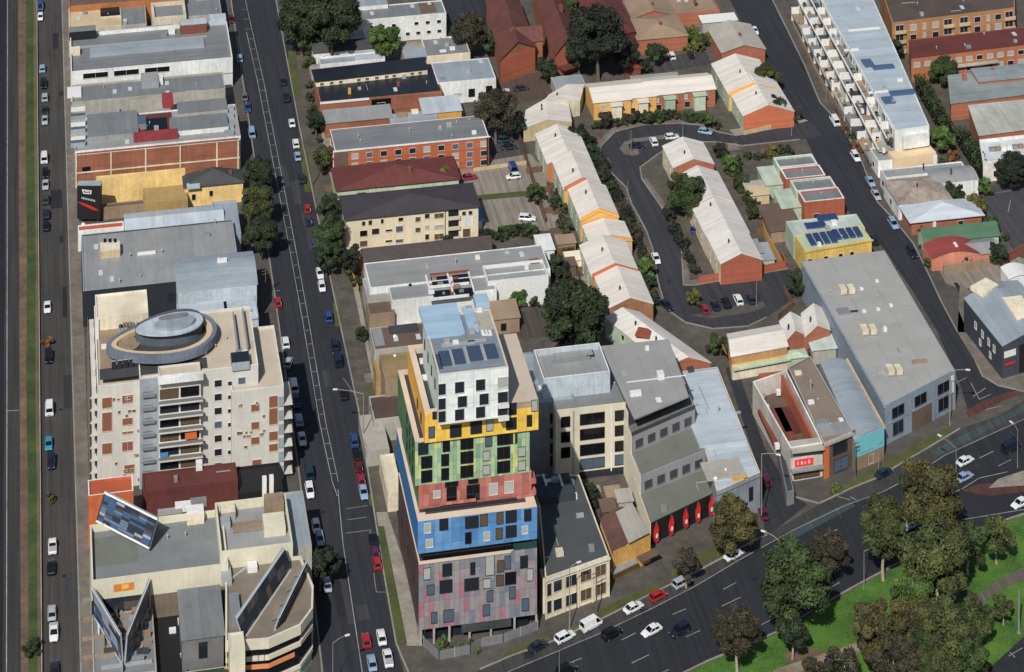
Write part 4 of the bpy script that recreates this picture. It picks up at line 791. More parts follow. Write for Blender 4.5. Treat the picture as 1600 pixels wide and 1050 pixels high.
# ground floor: recessed glass, columns and slatted fence
m = MB(); m.prism(offset(gv.poly, 1.6), 0, 3.4); m.build('lobby', GL[0], tw)
for f in (.01, .12, .25, .42, .6, .8, .985): gv.panel('column', 0, f, f+.018, 0, 3.2, wall('concrete'), .02, .5)
gv.panel('shutter', 0, .36, .78, .4, 3.2, wall('dark'), -.6, .2) if False else gv.panel('shutter', 0, .36, .78, 1.5, 3.19, wall('dark'), .06)
for (fx, z, w, h, g) in ((.07, 13.4, 1.4, 2.3, 3), (.24, 13.6, 1.9, 2.4, 0), (.455, 13.2, .9, 2.4, 0), (.60, 12.6, 1.7, 4.0, 3), (.69, 13.0, 1.3, 2.3, 4), (.75, 13.4, 1.2, 2.6, 2), (.89, 13.2, 1.5, 2.4, 0), (.10, 10.2, 1.5, 1.9, 2), (.23, 10.2, 2.5, 2.5, 0), (.445, 10.0, 2.9, 2.4, 0), (.575, 10.0, 1.5, 1.9, 3), (.685, 10.2, 1.5, 2.1, 4), (.775, 10.2, 2.2, 2.4, 1), (.94, 10.4, 1.2, 2.4, 3), (.60, 7.2, 1.2, 2.2, 2), (.79, 7.2, 1.2, 2.4, 2), (.13, 4.3, 1.2, 2.2, 2), (.57, 4.4, 1.4, 2.2, 2), (.9, 4.4, 1.4, 2.4, 2), (.25, 4.2, 2.0, 2.4, 2)): gv.win1(0, fx, z, w, h, g, FRD)
for i in range(3):
    for z in (9,): gv.win1(3, .2+.3*i, z, .7, 2.0, 1, FRD)
# dark recessed floor
m = MB(); m.prism(offset(gv.poly, 1.0), 16.4, 19.0); m.build('recessed_floor', GL[1], tw)
gv.panel('cream_ledge', 0, .0, .78, 16.7, 17.15, LEDGE, .25); gv.panel('green_glass', 0, .8, 1.0, 17.0, 18.4, plain('glass_green', (36, 72, 66), .15), .05)
bv = tvol((653, 815), (839, 791), 25.4, 18.8, 31, PB, mat('side_blue', (20, 110, 170), 'wall', var=.12), ring=1.9, par=.15)
for (fx, z, w, h, g) in ((.08, 22.9, 1.3, 1.9, 3), (.215, 23.1, 1.7, 2.2, 0), (.45, 22.8, 2.7, 2.3, 0), (.55, 22.9, 1.5, 2.3, 4), (.685, 22.9, 1.3, 2.3, 4), (.78, 22.9, 2.2, 2.4, 0), (.92, 22.8, 1.4, 2.3, 0), (.095, 19.9, 1.4, 1.6, 3), (.42, 19.7, 1.2, 2.2, 1), (.575, 19.8, 1.2, 1.7, 3), (.68, 19.8, 1.3, 2.2, 4), (.78, 19.9, 2.2, 2.3, 0), (.895, 20.2, 1.2, 1.5, 3)): bv.win1(0, fx, z, w, h, g, FRD if g != 3 else FRW)
# red / green
rv = tvol((656, 766), (832, 742), 30.6, 24.9, 24, PR, mat('side_green', (70, 120, 74), 'wall'), ring=.3, du=1.6)
for (fx, z, w, h, g) in ((.16, 27.6, 1.4, 1.4, 3), (.29, 26.3, 2.0, 3.2, 1), (.48, 26.3, 2.6, 3.0, 1), (.66, 26.8, 1.7, 2.3, 3), (.80, 26.8, 1.8, 2.3, 3), (.29, 29.6, 2.6, .9, 1), (.48, 29.7, 2.0, .8, 1)): rv.win1(0, fx, z, w, h, g, FRD if g != 3 else FRW)
rv.panel('terrace_rail', 0, .0, .86, 25.4, 26.1, plain('rail_dark', (52, 46, 46), .4), .7, .06); rv.panel('red_balcony', 0, .18, .5, 26.3, 26.9, PR, .7, .1)
for z in (25.6, 28.0): rv.panel('side_balcony', 1, .0, .12, z, z+.9, PR, 1.0, 1.0)
grv = tvol((650, 697), (829, 674), 39.6, 30.6, 25, PG, mat('side_green', (70, 120, 74), 'wall'), ring=1.1, par=.5, du=1.3)
for r, z in enumerate((37.0, 34.1, 31.2)):
    for (fx, w, h, g) in (((.07, 2.0, 2.3, 0), (.27, 1.4, 2.3, 1), (.45, 2.6, 2.4, 1), (.64, 1.4, 1.9, 2), (.85, 1.8, 1.9, 0)) if r == 0 else ((.1, 2.2, 2.3, 1), (.26, 1.5, 2.3, 1), (.45, 2.6, 2.3, 1), (.62, 1.4, 1.9, 3), (.93, 1.5, 1.9, 3))): grv.win1(0, fx, z, w, h, g, FRD)
    grv.win1(0, .77, z, 2.6, 2.3, 1, FRD); grv.panel('lime_frame', 0, .855, .87, z-.3, z+2.4, mat('lime', (190, 200, 90), 'wall'), .12)
    for i in range(3): grv.win1(3, .56+i*.16, z, 1.0, 1.7, 0, FRD)
grv.panel('corner_glass', 1, 0, .2, 30.8, 39, GL[1], .05)
yv = tvol((665, 651), (842.5, 629), 45.7, 39.6, 24, PY_, mat('side_yellow', (236, 170, 20), 'wall', var=.1), ring=1.3, par=1.2, du=1.1)
p_ = yv.poly; e_ = (p_[1]-p_[0]).normalized(); m = MB(); m.prism([p_[1]-e_*6.0, p_[1]-e_*.05, p_[2]-e_*.05, p_[2]-e_*6.0], 44.4, 45.74); m.build('roof_slab', mat('slab_beige', (196, 182, 164), 'wall', var=.08), tw)
for (fx, z, w, h, g) in ((.06, 40.6, 1.2, 2.2, 2), (.09, 44.4, 1.0, 1.4, 0), (.27, 40.2, 2.3, 2.4, 0), (.45, 40.4, 2.3, 2.4, 0), (.57, 40.6, 1.3, 2.3, 3), (.76, 40.4, 2.1, 2.3, 0), (.76, 43.4, 2.1, 2.3, 0), (.92, 40.6, 1.0, 2.2, 0), (.965, 43.6, 1.2, 2.2, 3), (.27, 43.5, 2.3, 1.0, 0), (.45, 43.5, 2.5, 1.0, 0), (.63, 43.7, 1.3, 1.0, 0)): yv.win1(0, fx, z, w, h, g, FRD)
for i in range(2):
    yv.win1(3, .6+i*.2, 41, 1.0, 1.8, 0, FRD)
DECK = mat('white_block_deck', (122, 136, 148), 'sheety', 2.0, .1)
wv = tvol((685, 585), (794, 572), 54.6, 44.4, 21, PW, mat('side_white', (204, 216, 210), 'wall', var=.1), du=-.1, ring=.35, par=.35)
for r, z in enumerate((50.4, 47.4, 44.8)):
    for fx in ((.05, .30, .60) if r != 1 else (.05, .34, .65)): wv.win1(0, fx, z, 1.9 if fx > .1 else 1.5, 2.3, 0, FRW)
    wv.win1(0, .92, z, 2.1, 2.2, 3 if r == 0 else 0, FRW)
    if r: wv.panel('balcony', 0, .85, 1.0, z-.7, z-.3, wall('white'), .9, .9); wv.panel('balcony_rail', 0, .85, 1.0, z-.3, z+.3, FRW, .9, .06)
wv.panel('sill_band', 0, 0, 1, 44.4, 44.7, WHITE, .15)
for i in range(4):
    for z in (49.4,): wv.win1(3, .14+.22*i, z, .8, 1.8, 0, FRD)
# roof of the white block
RB = mat('roof_blue', (156, 186, 208), 'sheety', 2.4, .06, .45)
wv.kit('plant_roof', 690, 503, 8.2, 11.0, .6, RB); wv.kit('plant_roof', 735, 500, 2.2, 9, .4, RB); wv.kit('lift_overrun', 752, 476, 3.0, 3.4, 1.4, RB); wv.kit('pale_deck', 757, 500, 3.6, 7, .25, flt('concrete')); wv.kit('gutter', 719, 503, .5, 12, .25, STEEL)
for i in range(3): wv.kit('white_hatch', 755+i*5, 521, .8, 1.6, .3, WHITE)
SOL = plain('solar_panel', (62, 80, 104), .2)
for px, py, w_, d_ in ((696, 561, 2.4, 5), (716, 558, 2.4, 5), (742, 553, 3.0, 5), (766, 550, 2.8, 5), (684, 566, 1.4, 5)): wv.kit('solar_panel', px, py, w_, d_, .25, SOL, mt=SOL)
for px, py, w_, d_ in ((706, 560, .5, 5.4), (729, 556, .6, 5.6), (755, 551, .7, 5.4), (716, 538, 7, .9), (745, 533, 4, .8)): wv.kit('walkway', px, py, w_, d_, .3, GALV)
for px, py in ((698, 536), (712, 538), (737, 520), (744, 509), (732, 484), (749, 488)): wv.kit('ac_unit', px, py, 1.2, 1.0, .7, random.choice((STEEL, WHITE, GALV)))
for px, py in ((656, 548), (660, 566), (664, 592)): yv.kit('terrace_furniture', px, py, 1.2, 1.2, .6, random.choice((WHITE, STEEL)))
# entrance fence and planting on the corner
fence('grey slatted palisade fence with planting beds in front of the tower entrance', [(662, 1010), (686, 1032), (735, 1022), (750, 1012), (786, 1005), (840, 985)], 1.9, mat('palisade', (120, 120, 122), 'sheetx', .3), posts=wall('concrete'))
# ================================================================ BESIDE THE TOWER
v = B('grey_apartments', 'pale five-storey building with wide black windows right of the coloured tower', [(868, 642), (966, 560)], 16, mat('wall_sandgrey', (214, 206, 182), 'wall', var=.1), flt('midgrey'), par=.35)
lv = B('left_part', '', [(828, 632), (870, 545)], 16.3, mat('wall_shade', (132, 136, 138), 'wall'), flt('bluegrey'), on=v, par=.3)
pv = B('roof_room', '', [(849, 592), (936, 535)], 20.5, wall('paleblue'), shx('grey'), on=v, par=1.4, cap=wall('white')); pv.kit('solar_deck', 895, 553, 9, 2.6, .3, shx('grey')); pv.kit('roof_frame', 892, 566, 9, .3, .9, STEEL); pv.kit('void', 920, 549, 2, 4.5, .1, GL[0])
v.kit('light_well', 898, 608, 8.4, 5, .05, wall('beige'), mt=GL[1]); v.kit('light_well', 936, 596, 4.2, 5, .5, wall('cream'), mt=GL[0]); v.kit('well_wall', 922, 600, .4, 5.4, .6, wall('cream')); v.kit('well_wall', 897, 616, 8.6, .4, .5, wall('cream')); lv.kit('ac_unit', 848, 610, 1.8, 1.4, .8, WHITE)
for z in (12.2, 8.8, 5.3): v.win1(0, .125, z, 2.0, 2.2, 1, FRD); v.win1(0, .46, z, 5.6, 2.3, 1, FRD); v.win1(0, .80, z, 2.0, 2.2, 1, FRD)
v.win1(0, .46, 2.2, 5.6, 2.2, 2, FRD); v.win1(0, .80, 2.2, 2.0, 2.2, 2, FRD); v.panel('dark_base', 0, .3, .95, 0, 1.6, wall('navy'), .06)
for z in (11.6, 8.2, 4.8, 2): lv.win1(0, .55, z, 2.0, 2.1, 1, FRD)
v.panel('pier', 0, .215, .235, 0, 15.5, wall('concrete'), .12); v.panel('pier', 0, .69, .705, 1, 15.5, wall('white'), .12)
# long dark roof and cream corner front
v = B('dark_roof_hall', 'dark grey roofed hall with a cream two-storey street front of large windows', [(852, 903), (952, 868), (905, 742), (838, 742)], 8.6, wall('cream'), mat('flat_slate', (74, 80, 82), 'flat', 1.2, .1), par=.15, cap=wall('cream'))
v.kit('roof_plant', 866, 768, 8, 7.5, 1.3, mat('flat_slate2', (52, 60, 68), 'flat')); 
for px, w_, d_ in ((851, .4, 3.4), (876, .4, 3.4), (863, 3, .3)): v.kit('plant_rail', px, 753, w_, d_, .7, WHITE, z=9.6)
v.kit('ac_unit', 868, 752, 1.6, 1.3, .8, STEEL, z=9.7); v.kit('ac_unit', 874, 866, 1.6, 1.6, .9, wall('beige')); v.kit('ac_unit', 894, 756, .8, .8, .9, WHITE)
for f in (.19, .40, .63, .86):
    for z in (5.0, 1.1): v.win1(0, f, z, 1.9 if f < .3 else 2.5, 2.3, 0 if f < .5 else 4, FRC)
v.win1(0, .06, 4.6, 1.0, 2.6, 0, FRC); v.win1(0, .06, 1.0, 1.0, 2.6, 0, FRC)
for f in (.0, .28, .5, .73, .98): v.panel('pilaster', 0, f, f+.02, 0, 8.5, wall('cream'), .18)
v.panel('cornice', 0, -.01, 1.01, 7.9, 8.3, wall('white'), .3)
B('balcony_corner', '', [(848, 905), (866, 886)], 7.2, wall('cream'), flt('concrete'), on=v, par=.9)
# yellow fronted cottage shop
v = B('yellow_shop', 'small shop with a yellow painted side wall and patched tin roofs', [(958, 866), (1016, 838), (990, 792), (938, 812)], 5.4, wall('yellow'), shx('maroon') if False else mat('tin_red', (96, 66, 60), 'sheety', 1.0), 'gable', rise=1.2, axis='u', ov=.1)
m = MB(); p = [P(x, y, 6.9) for x, y in ((982, 848), (1014, 832), (988, 786), (962, 800))]; m.prism(p, 6.7, 6.9); m.build('pale_roof_sheet', shx('concrete'), v.root)
v.panel('yellow_gable', 0, .0, 1.0, 0, 6.0, wall('amber'), .1); v.win1(0, .3, 2.6, 1.0, 1.7, 0, FRC); v.panel('awning', 0, .62, 1.1, 2.4, 2.6, wall('brown'), 2.2, 2.2); v.panel('awning', 0, -.1, .55, 2.3, 2.5, shx('grey'), 1.6, 1.6)
for (px, py, w_, d_, c) in ((958, 770, 4, 4, 'tan'), (975, 775, 3, 5, 'concrete'), (950, 790, 3, 3, 'brown')): B('shed', {'tan': 'small tan tin shed in the dark yard behind the yellow shop', 'concrete': 'pale corrugated lean-to above the yellow shop roofs', 'brown': 'little brown shed wedged beside the dark grey roof'}[c], [(px-8, py+10), (px+8, py-8)], 3.4, wall(c), shx(c) if c != 'brown' else flt('brown'), 'shed', rise=.4)
# stepped beige and grey building
v = B('stepped_building', 'stepped grey office building with cream side wall, olive ledges and rows of dark windows', [(1017, 817), (1121, 767), (1105, 715), (995, 757)], 4.7, wall('black'), mat('ledge_olive', C['olive'], 'flat', 2, .08), par=.05, cap=wall('olive'))
LW = mat('wall_lilac', C['lilac'], 'wall', var=.1); LWF = plain('frame_lilac', (120, 118, 124), .6)
s2 = B('step', '', [(1001, 744), (1103, 703), (1085, 655), (985, 705)], 8.7, LW, mat('ledge_olive', C['olive'], 'flat', 2, .08), on=v, par=.05)
s3 = B('step', '', [(987, 681), (1086, 638), (1047, 540), (940, 570)], 12.6, LW, mat('ledge_olive', C['olive'], 'flat', 2, .08), on=v, par=.05)
s4 = B('top_floor', '', [(983, 640), (1074, 600), (1045, 533), (941, 545)], 16.2, wall('dark'), flt('grey'), on=v, par=.1)
rf = quad([(991, 654), (1076, 619), (1045, 530), (938, 541)], 16.6); m = MB(); m.prism(rf, 16.25, 16.65); m.build('roof', mat('flat_roofgrey', (150, 150, 150), 'flat', 3, .08), v.root); RF = Vol(v.root, rf, 16.65, 0); RF.ztop = 16.65
for px, py, w_, d_, h_ in ((1011, 546, .9, .9, .7), (1032, 590, 1.5, 1.8, 1.2), (993, 617, 2.6, 1.2, .8), (975, 583, 1.2, 1.6, .15), (1029, 625, 1.2, 1.6, .15), (1012, 565, .3, 8, .15), (1026, 592, 14, .25, .12)): RF.kit('roof_unit', px, py, w_, d_, h_, random.choice((WHITE, GALV)))
s3.panel('balcony_rail', 0, 0, 1, 12.6, 13.4, wall('dark'), .1); s4.win1(0, .7, 13.2, 5, 2.2, 1, FRW); s4.win1(0, .25, 13.2, 4, 2.2, 0, FRW)
for V_, z in ((s2, 5.4), (s3, 9.4)): V_.wins(0, 5, [z], 2.0, 1.8, .02, .98, g=plain('glass_grey', (70, 70, 74), .3), fr=LWF)
CW = mat('wall_cream3', (240, 232, 206), 'wall', var=.08)
for V_, h_ in ((v, 4.65), (s2, 8.65), (s3, 12.55)): V_.panel('side_wall', 3, 0, 1, 0, h_, CW, .12); [V_.win1(3, f, h_-3.2, 1.0, 2.0, 0, FRC) for f in (.2, .5, .8)]
s4.panel('side_wall', 3, .4, 1, 12, 15.6, CW, .3)
for i, f in enumerate((.04, .26, .48, .66, .86)):
    a, d, L, r, n = v.edge(0); q = a+d*(f*L)+n*.9
    t = thing('banner', ['leftmost of the five tall red banners with white emblem under the grey ledge', 'second red banner from the left, tilted slightly, with white emblem', 'middle red banner with white emblem at the dark shopfront', 'fourth red banner from the left with white emblem', 'rightmost tall red banner with white emblem at the dark shopfront'][i], 'banner', (q.x, q.y, 0), 'red banners along the dark shopfront')
    m = MB(); m.tube(q+n*.05, q+n*.05+Vector((0, 0, 5.2)), .06, n=6); m.build('pole', STEEL, t)
    m = MB(); w_ = .78; c0 = q+n*.16; tl = random.uniform(-.25, .25)
    for sgn in (1,):
        pts = []
        for s_ in range(9):
            z = .8+s_*.52; ww = w_*(1-.5*(s_/8)**3)*(.75 if s_ == 0 else 1); off = d*(tl*s_/8)
            pts.append((c0-d*ww+off+Vector((0, 0, z))+n*.1*math.sin(s_), c0+d*ww+off+Vector((0, 0, z))-n*.1*math.sin(s_)))
        for x, y_ in zip(pts, pts[1:]): m.add([x[0], x[1], y_[1], y_[0]])
    m.build('flag', RED, t); m = MB(); c1 = c0+n*.2+d*tl*.4+Vector((0, 0, 2.3)); m.add([c1+d*(.36*math.cos(a_))+Vector((0, 0, .55*math.sin(a_))) for a_ in [k*math.pi/5 for k in range(10)]]); m.build('emblem', WHITE, t)
# pale blue roofs beside the side street
v = B('blue_roof_hall', 'pale blue metal roofed hall with rendered grey front beside the side street', [(1120, 768), (1188, 738), (1121, 573), (1066, 580)], 8.6, mat('wall_bluegrey2', (140, 148, 158), 'wall'), shy('paleblue', 1.3), par=.3, cap=wall('beige'))
v.kit('curved_roof_sheet', 1120, 675, 11, 11, .9, shy('paleblue', 1.0)); v.kit('patched_roof', 1130, 735, 9, 6, .4, wall('concrete')); v.kit('ridge_cap', 1118, 650, 12, .3, .4, GALV); v.vent(1123, 643, .3, 1.0); v.kit('roof_pipe', 1100, 622, .25, 9, .2, GALV); v.kit('rust_patch', 1156, 748, 3.4, 1.4, .3, wall('amber')); v.kit('ac_unit', 1079, 580, 1.4, 1.2, .8, wall('dark')); v.vent(1134, 738, .3, .6, WHITE); v.vent(1118, 750, .5, .4, WHITE)
v.win1(0, .78, 3.4, 1.0, 2.8, 0, FRD); v.win1(0, .45, 3.2, 1.2, 2.2, 1, FRD); v.panel('cornice', 0, 0, 1, 7.8, 8.1, wall('grey'), .2)
# ================================================================ TERRACES ROUND THE CRESCENT
TR = mat('roof_terrace', (220, 213, 203), 'sheety', .9, .05, .6)
TW = wall('palegreen'); OW = mat('wall_terrace', (168, 100, 72), 'brick', var=.14); YW = mat('wall_terr_yellow', (226, 170, 84), 'wall', var=.12)
def terrace(label, shape, h=5.2, rise=2.2, front=OW, side=TW, fascia=None, group='cream roofed terrace houses round the crescent', axis='u', rm=None, dots=1, cat='house', name='terrace_house'):
    v = B(name, label, shape, h, side, rm or TR, 'gable', cat=cat, group=group, rise=rise, axis=axis, ov=.15)
    a, d, L, r, n = v.edge(0 if axis == 'u' else 1)
    mb = MB(); p0, p1 = a+n*.06, a+d*L+n*.06; q = lambda p, z: (p.x, p.y, z)
    mb.add([q(p0, .0), q(p1, .0), q(p1, h-.05), q((p0+p1)/2, h+rise-.1), q(p0, h-.05)]); mb.build('gable_wall', front, v.root)
    if fascia:
        mb = MB(); e = n*.22; c = (p0+p1)/2
        for x, zx, y, zy in ((p0, h, c, h+rise), (c, h+rise, p1, h)):
            mb.add([q(x+e, zx-.3), q(y+e, zy-.3), q(y+e, zy+.34), q(x+e, zx+.34)]); mb.add([q(x+e, zx+.34), q(y+e, zy+.34), q(y-n*.5, zy+.34), q(x-n*.5, zx+.34)])
        mb.build('fascia', fascia, v.root)
    r1, r2 = v.ridge
    for i in range(dots):
        f = .3+.4*random.random(); s = v.edge(3); c = r1.lerp(r2, f)-s[4]*(-.0)+v.edge(0)[1]*(-1.6 if axis == 'u' else 0)
        m = MB(); m.tube(c+Vector((0, 0, -1.2)), c+Vector((0, 0, .35)), .22, .22); m.build('vent', FRD, v.root)
    if axis == 'u':
        for f in (.3, .7): v.win1(3, f, 3.0, 1.0, 1.2, 0, FRC); v.win1(3, f, .7, 1.0, 1.4, 1, FRC)
        for f in (.3, .7): v.win1(1, f, 3.0, 1.0, 1.2, 0, FRC)
    return v
FO = plain('fascia_orange', (200, 110, 68), .6); FY = plain('fascia_yellow', (240, 172, 70), .6)
# west row
terrace('cream-roofed house at the top corner of the west terrace, angled to the car park', [(838, 172), (906, 158), (912, 132), (858, 148)], h=4.2, rise=1.5, front=wall('cream'))
terrace('wide cream-roofed house at the head of the west terrace above the timber fence', [(818, 200), (893, 190), (886, 152), (822, 172)], h=4.0, rise=1.6, front=wall('sand'), dots=2)
terrace('northernmost long unit of the west terrace with plain cream roof', [(855, 256), (903, 203)], fascia=None, front=FO)
terrace('west terrace unit with orange-edged gable step and dark roof vent', [(881, 296), (921, 245)], h=5.6, fascia=FO, front=YW)
terrace('west terrace unit with yellow-edged gable step above pale green wall', [(907, 344), (946, 290)], h=5.6, fascia=FY, front=YW, dots=1)
terrace('small west terrace unit with white roof and yellow gutter', [(922, 382), (975, 346)], h=4.4, rise=1.4, fascia=FY, front=wall('sand'), dots=0)
terrace('west terrace unit with orange firewall halfway down the roof', [(925, 432), (977, 376)], fascia=FO, front=FO)
terrace('southernmost west terrace unit with brown brick gable beside the big dark tree', [(949, 482), (999, 424)], front=mat('wall_bgable', (150, 104, 72), 'brick'))
# north row
g_ = 'cream roofed terrace houses along the north side'
for (lab, sh, fr, rs) in (('yellow-fronted corner house with hipped cream roof at the west end of the north row', [(928, 160), (972, 126)], YW, 1.6), ('amber-fronted north row house with a projecting white gabled porch', [(972, 154), (1012, 122)], YW, 1.4), ('north row house with pale green bay between amber and orange fronts', [(1012, 149), (1055, 118)], OW, 1.6), ('orange-fronted house with white bays at the east end of the north row', [(1055, 144), (1104, 114)], OW, 1.6)):
    v = B('terrace_house', lab, sh, 5.2, fr, TR, 'gable', cat='house', group=g_, axis='v', rise=rs, ov=.3)
    v.win1(0, .25, 2.9, 1.2, 1.3, 3, FRW); v.win1(0, .75, 2.9, 1.2, 1.3, 0, FRW); v.win1(0, .3, .5, 1.6, 1.7, 0, FRC)
    v.panel('entrance_bay', 0, .45, .72, 0, 4.4, wall('cream') if fr is YW else wall('palegreen'), 1.8, 1.8); v.panel('porch_roof', 0, .42, .75, 4.4, 4.6, TR if fr is YW else wall('palegreen'), 2.2, 2.2)
# north east pair
terrace('upper cream-roofed house of the pair above the crescent entrance', [(1139, 148), (1186, 93)], h=4.8, rise=2.4, fascia=FY, front=YW)
terrace('cream-roofed house with a bright orange brick gable at the crescent entrance', [(1161, 181), (1211, 125)], h=4.6, rise=2.6, front=mat('wall_obright', (200, 108, 68), 'brick', var=.1))
# island terrace
TE = mat('roof_terrace_e', (216, 211, 204), 'sheety', .9, .05, .6)
for lab, sh, kw in (('cream-roofed house at the north tip of the island terrace', [(1052, 262), (1098, 222)], dict(rise=2.0)), ('island terrace house behind the bright green tree', [(1082, 322), (1121, 268)], dict(h=5.5)), ('island terrace house with a dented grey east roof slope', [(1104, 370), (1143, 310)], dict(h=5.1)), ('island terrace house with a plain orange brick gable end facing south', [(1126, 412), (1166, 358)], dict(h=5.4, front=mat('wall_obrick', (168, 88, 62), 'brick', var=.12)))):
    v = terrace(lab, sh, rm=TE, side=wall('cream'), **kw)
fence('orange brick garden wall with pale coping along the south end of the island terrace', [(1092, 444), (1165, 432), (1228, 420), (1222, 404)], 2.0, mat('wall_obrick', (168, 88, 62), 'brick', var=.12), name='garden_wall', t=.3, cat='wall')
fence('brown timber court wall behind the island terrace', [(1222, 420), (1196, 372), (1188, 350)], 2.2, wall('amber'), name='garden_wall', cat='wall')
B('lean_to', 'white tin lean-to against the east slope of the island terrace', [(1140, 400), (1182, 378)], 3.6, wall('concrete'), shx('grey'), 'shed', cat='lean-to', rise=.6); B('lean_to', 'pale green lean-to roof in the yard beside the orange gable', [(1180, 408), (1198, 382)], 2.8, wall('palegreen'), shx('bluegrey'), 'shed', cat='lean-to', rise=.4)
# east row with white parapets
gw = 'grey-roofed houses with white parapets beside the right-hand street'
for lab, sh, fr in (('rearmost grey-roofed house with white parapet beside the right-hand street', [(1217, 262), (1268, 240)], wall('palegreen')), ('second grey-roofed parapet house from the back, with a red side wall', [(1228, 280), (1280, 257)], mat('wall_or2', (172, 88, 60), 'brick', var=.12)), ('third grey-roofed parapet house from the back', [(1244, 299), (1297, 275)], wall('palegreen')), ('front grey-roofed parapet house with an orange brick end wall', [(1257, 316), (1309, 292)], mat('wall_or2', (172, 88, 60), 'brick', var=.12))):
    v = B('parapet_house', lab, sh, 6.2, fr, shx('midgrey', 1.2), cat='house', group=gw, par=.5, pt=.45, cap=wall('white')); v.vent((sh[0][0]+sh[1][0])/2, (sh[0][1]+sh[1][1])/2, .25, .5)
    v.win1(0, .3, 1.0, 1.6, 1.8, 0, FRC) 
for i, (sh, lab) in enumerate((([(1197, 290), (1228, 262)], 'pale green lean-to roof behind the rear parapet houses'), ([(1222, 326), (1254, 298)], 'pale green lean-to roof behind the front parapet houses'))): B('lean_to', lab, sh, 3.6, wall('palegreen'), mat('roof_pgreen', (176, 190, 172), 'sheetx', 1.0), 'shed', cat='lean-to', rise=.7)
v = B('solar_house', 'yellow house with dark blue solar panels and four small dark windows', [(1258, 392), (1362, 374), (1345, 352), (1242, 368)], 6.5, mat('wall_yell2', (226, 192, 92), 'wall'), flt('palegreen'), par=.2)
for px, py, w_, d_ in ((1283, 376, 6.6, 5.0), (1323, 368, 6.4, 4.4)):
    for i in range(4): v.kit('solar_panel', px-16+i*11, py-i*1.4, 1.5, d_, .5, SOL, mt=mat('solar_blue', (44, 66, 112), 'sheetx', .5, .1, .15))
for f in (.07, .31, .53, .7): v.win1(0, f, 2.4, 1.0, 1.8, 1, FRC)
v.panel('parapet_coping', 0, -.02, 1.02, 6.1, 6.55, mat('wall_yell2', (226, 192, 92), 'wall'), .25)
v = B('solar_house', 'pale green-grey house with two small solar arrays behind the yellow house', [(1240, 368), (1338, 334)], 6.2, wall('palegreen'), mat('roof_pgreen2', (178, 190, 184), 'sheetx', 1.0), par=.15)
for px, py in ((1268, 353), (1286, 341)): v.kit('solar_panel', px+6, py, 5.5, 2.6, .4, SOL, mt=mat('solar_blue', (44, 66, 112), 'sheetx', .5, .1, .15))
B('yard_shed', 'brown tin shed in the narrow yard west of the solar houses', [(1205, 362), (1232, 320)], 3, wall('tan'), flt('brown'), 'shed', cat='shed', rise=.5)
# big grey warehouse
v = B('warehouse', 'large grey steel warehouse with rounded eaves, roof vents and dark upper windows', [(1383, 634), (1492, 578), (1382, 391), (1253, 409)], 9.2, mat('wall_steel', (132, 146, 160), 'sheety', .8, .08), mat('flat_ware', (160, 160, 158), 'flat', 4, .08), par=.06, pt=.12)
for px, py in ((1323, 456), (1357, 519), (1397, 582)):
    v.kit('vent_base', px, py, 3.4, 3.4, .3, STEEL)
    for sx in (-6.5, 6.5): m = MB(); c = P(px+sx, py, 9.3); m.box(c, 1.5, 2.4, 9.2, 10.6, AL); m.box(c-EU*.9, 1.3, .3, 9.25, 10.2, AL); m.build('roof_vent', [wall('cream')], v.root)
for px, py in ((1346, 452), (1350, 487), (1372, 484), (1392, 478), (1370, 440)): v.kit('skylight_dome', px, py, .8, .8, .4, WHITE)
v.kit('rusty_hatch', 1437, 566, 3.6, 1.2, .4, wall('tan')); v.kit('plant_base', 1318, 488, 3, 2.4, .5, STEEL); v.kit('pipe_run', 1330, 488, 3.4, .3, .4, FRD); v.kit('pipe_run', 1404, 548, .2, 2, .3, STEEL); v.kit('roof_patch', 1278, 420, 1.6, 1.4, .15, flt('concrete'))
for f in (.18, .50, .83): v.win1(0, f, 5.2, 3.9, 2.5, 1, plain('frame_steel', (110, 122, 136), .5)); 
for f in (.18, .83): v.win1(0, f, 1.2, 3.4, 3.0, 0 if f < .5 else 1, plain('frame_steel', (110, 122, 136), .5))
v.panel('brown_entrance', 0, .36, .66, 0, 4.3, wall('brown'), .1); v.panel('floor_band', 0, 0, 1, 4.5, 4.9, mat('wall_steel', (132, 146, 160), 'sheety', .8, .08), .12); v.panel('corner_sign', 0, .93, .97, 4.4, 8.4, WHITE, .35)
for f in (.0, .34, .67, .97): v.panel('pier', 0, f, f+.03, 0, 8.8, mat('wall_steel', (132, 146, 160), 'sheety', .8, .08), .2)
v.panel('eave_roll', 3, 0, 1, 8.7, 9.26, mat('wall_steel', (132, 146, 160), 'sheety', .8, .08), .35, .35)
v = B('turquoise_shop', 'blue-grey curved roofed shop with a turquoise painted front', [(1335, 688), (1381, 669), (1322, 562), (1281, 566)], 7.2, wall('bluegrey'), shy('bluegrey', 1.2), 'vault', rise=.7, ov=.0)
v.panel('turquoise_front', 0, 0, 1, 3.2, 7.5, mat('wall_turq', (110, 196, 208), 'wall', var=.08), .15); v.panel('shopfront', 0, 0, 1, 0, 3.2, wall('tan'), .1); v.win1(0, .4, 3.8, 4.2, 2.0, 4, FRD); v.win1(0, .86, 4.2, 1.4, 1.8, 0, FRD); v.win1(0, .55, .5, 1.4, 2, 2, FRC); v.panel('gutter_strip', 1, 0, 1, 7.0, 7.5, wall('sand'), .4, .4)
v = B('brown_roof_shop', 'brown flat-roofed shop with an orange pier and shadowed front', [(1287, 693), (1333, 674), (1266, 556), (1231, 574)], 8, wall('brown'), mat('flat_taupe', (134, 120, 106), 'flat', 3, .1), par=.25, cap=wall('concrete'))
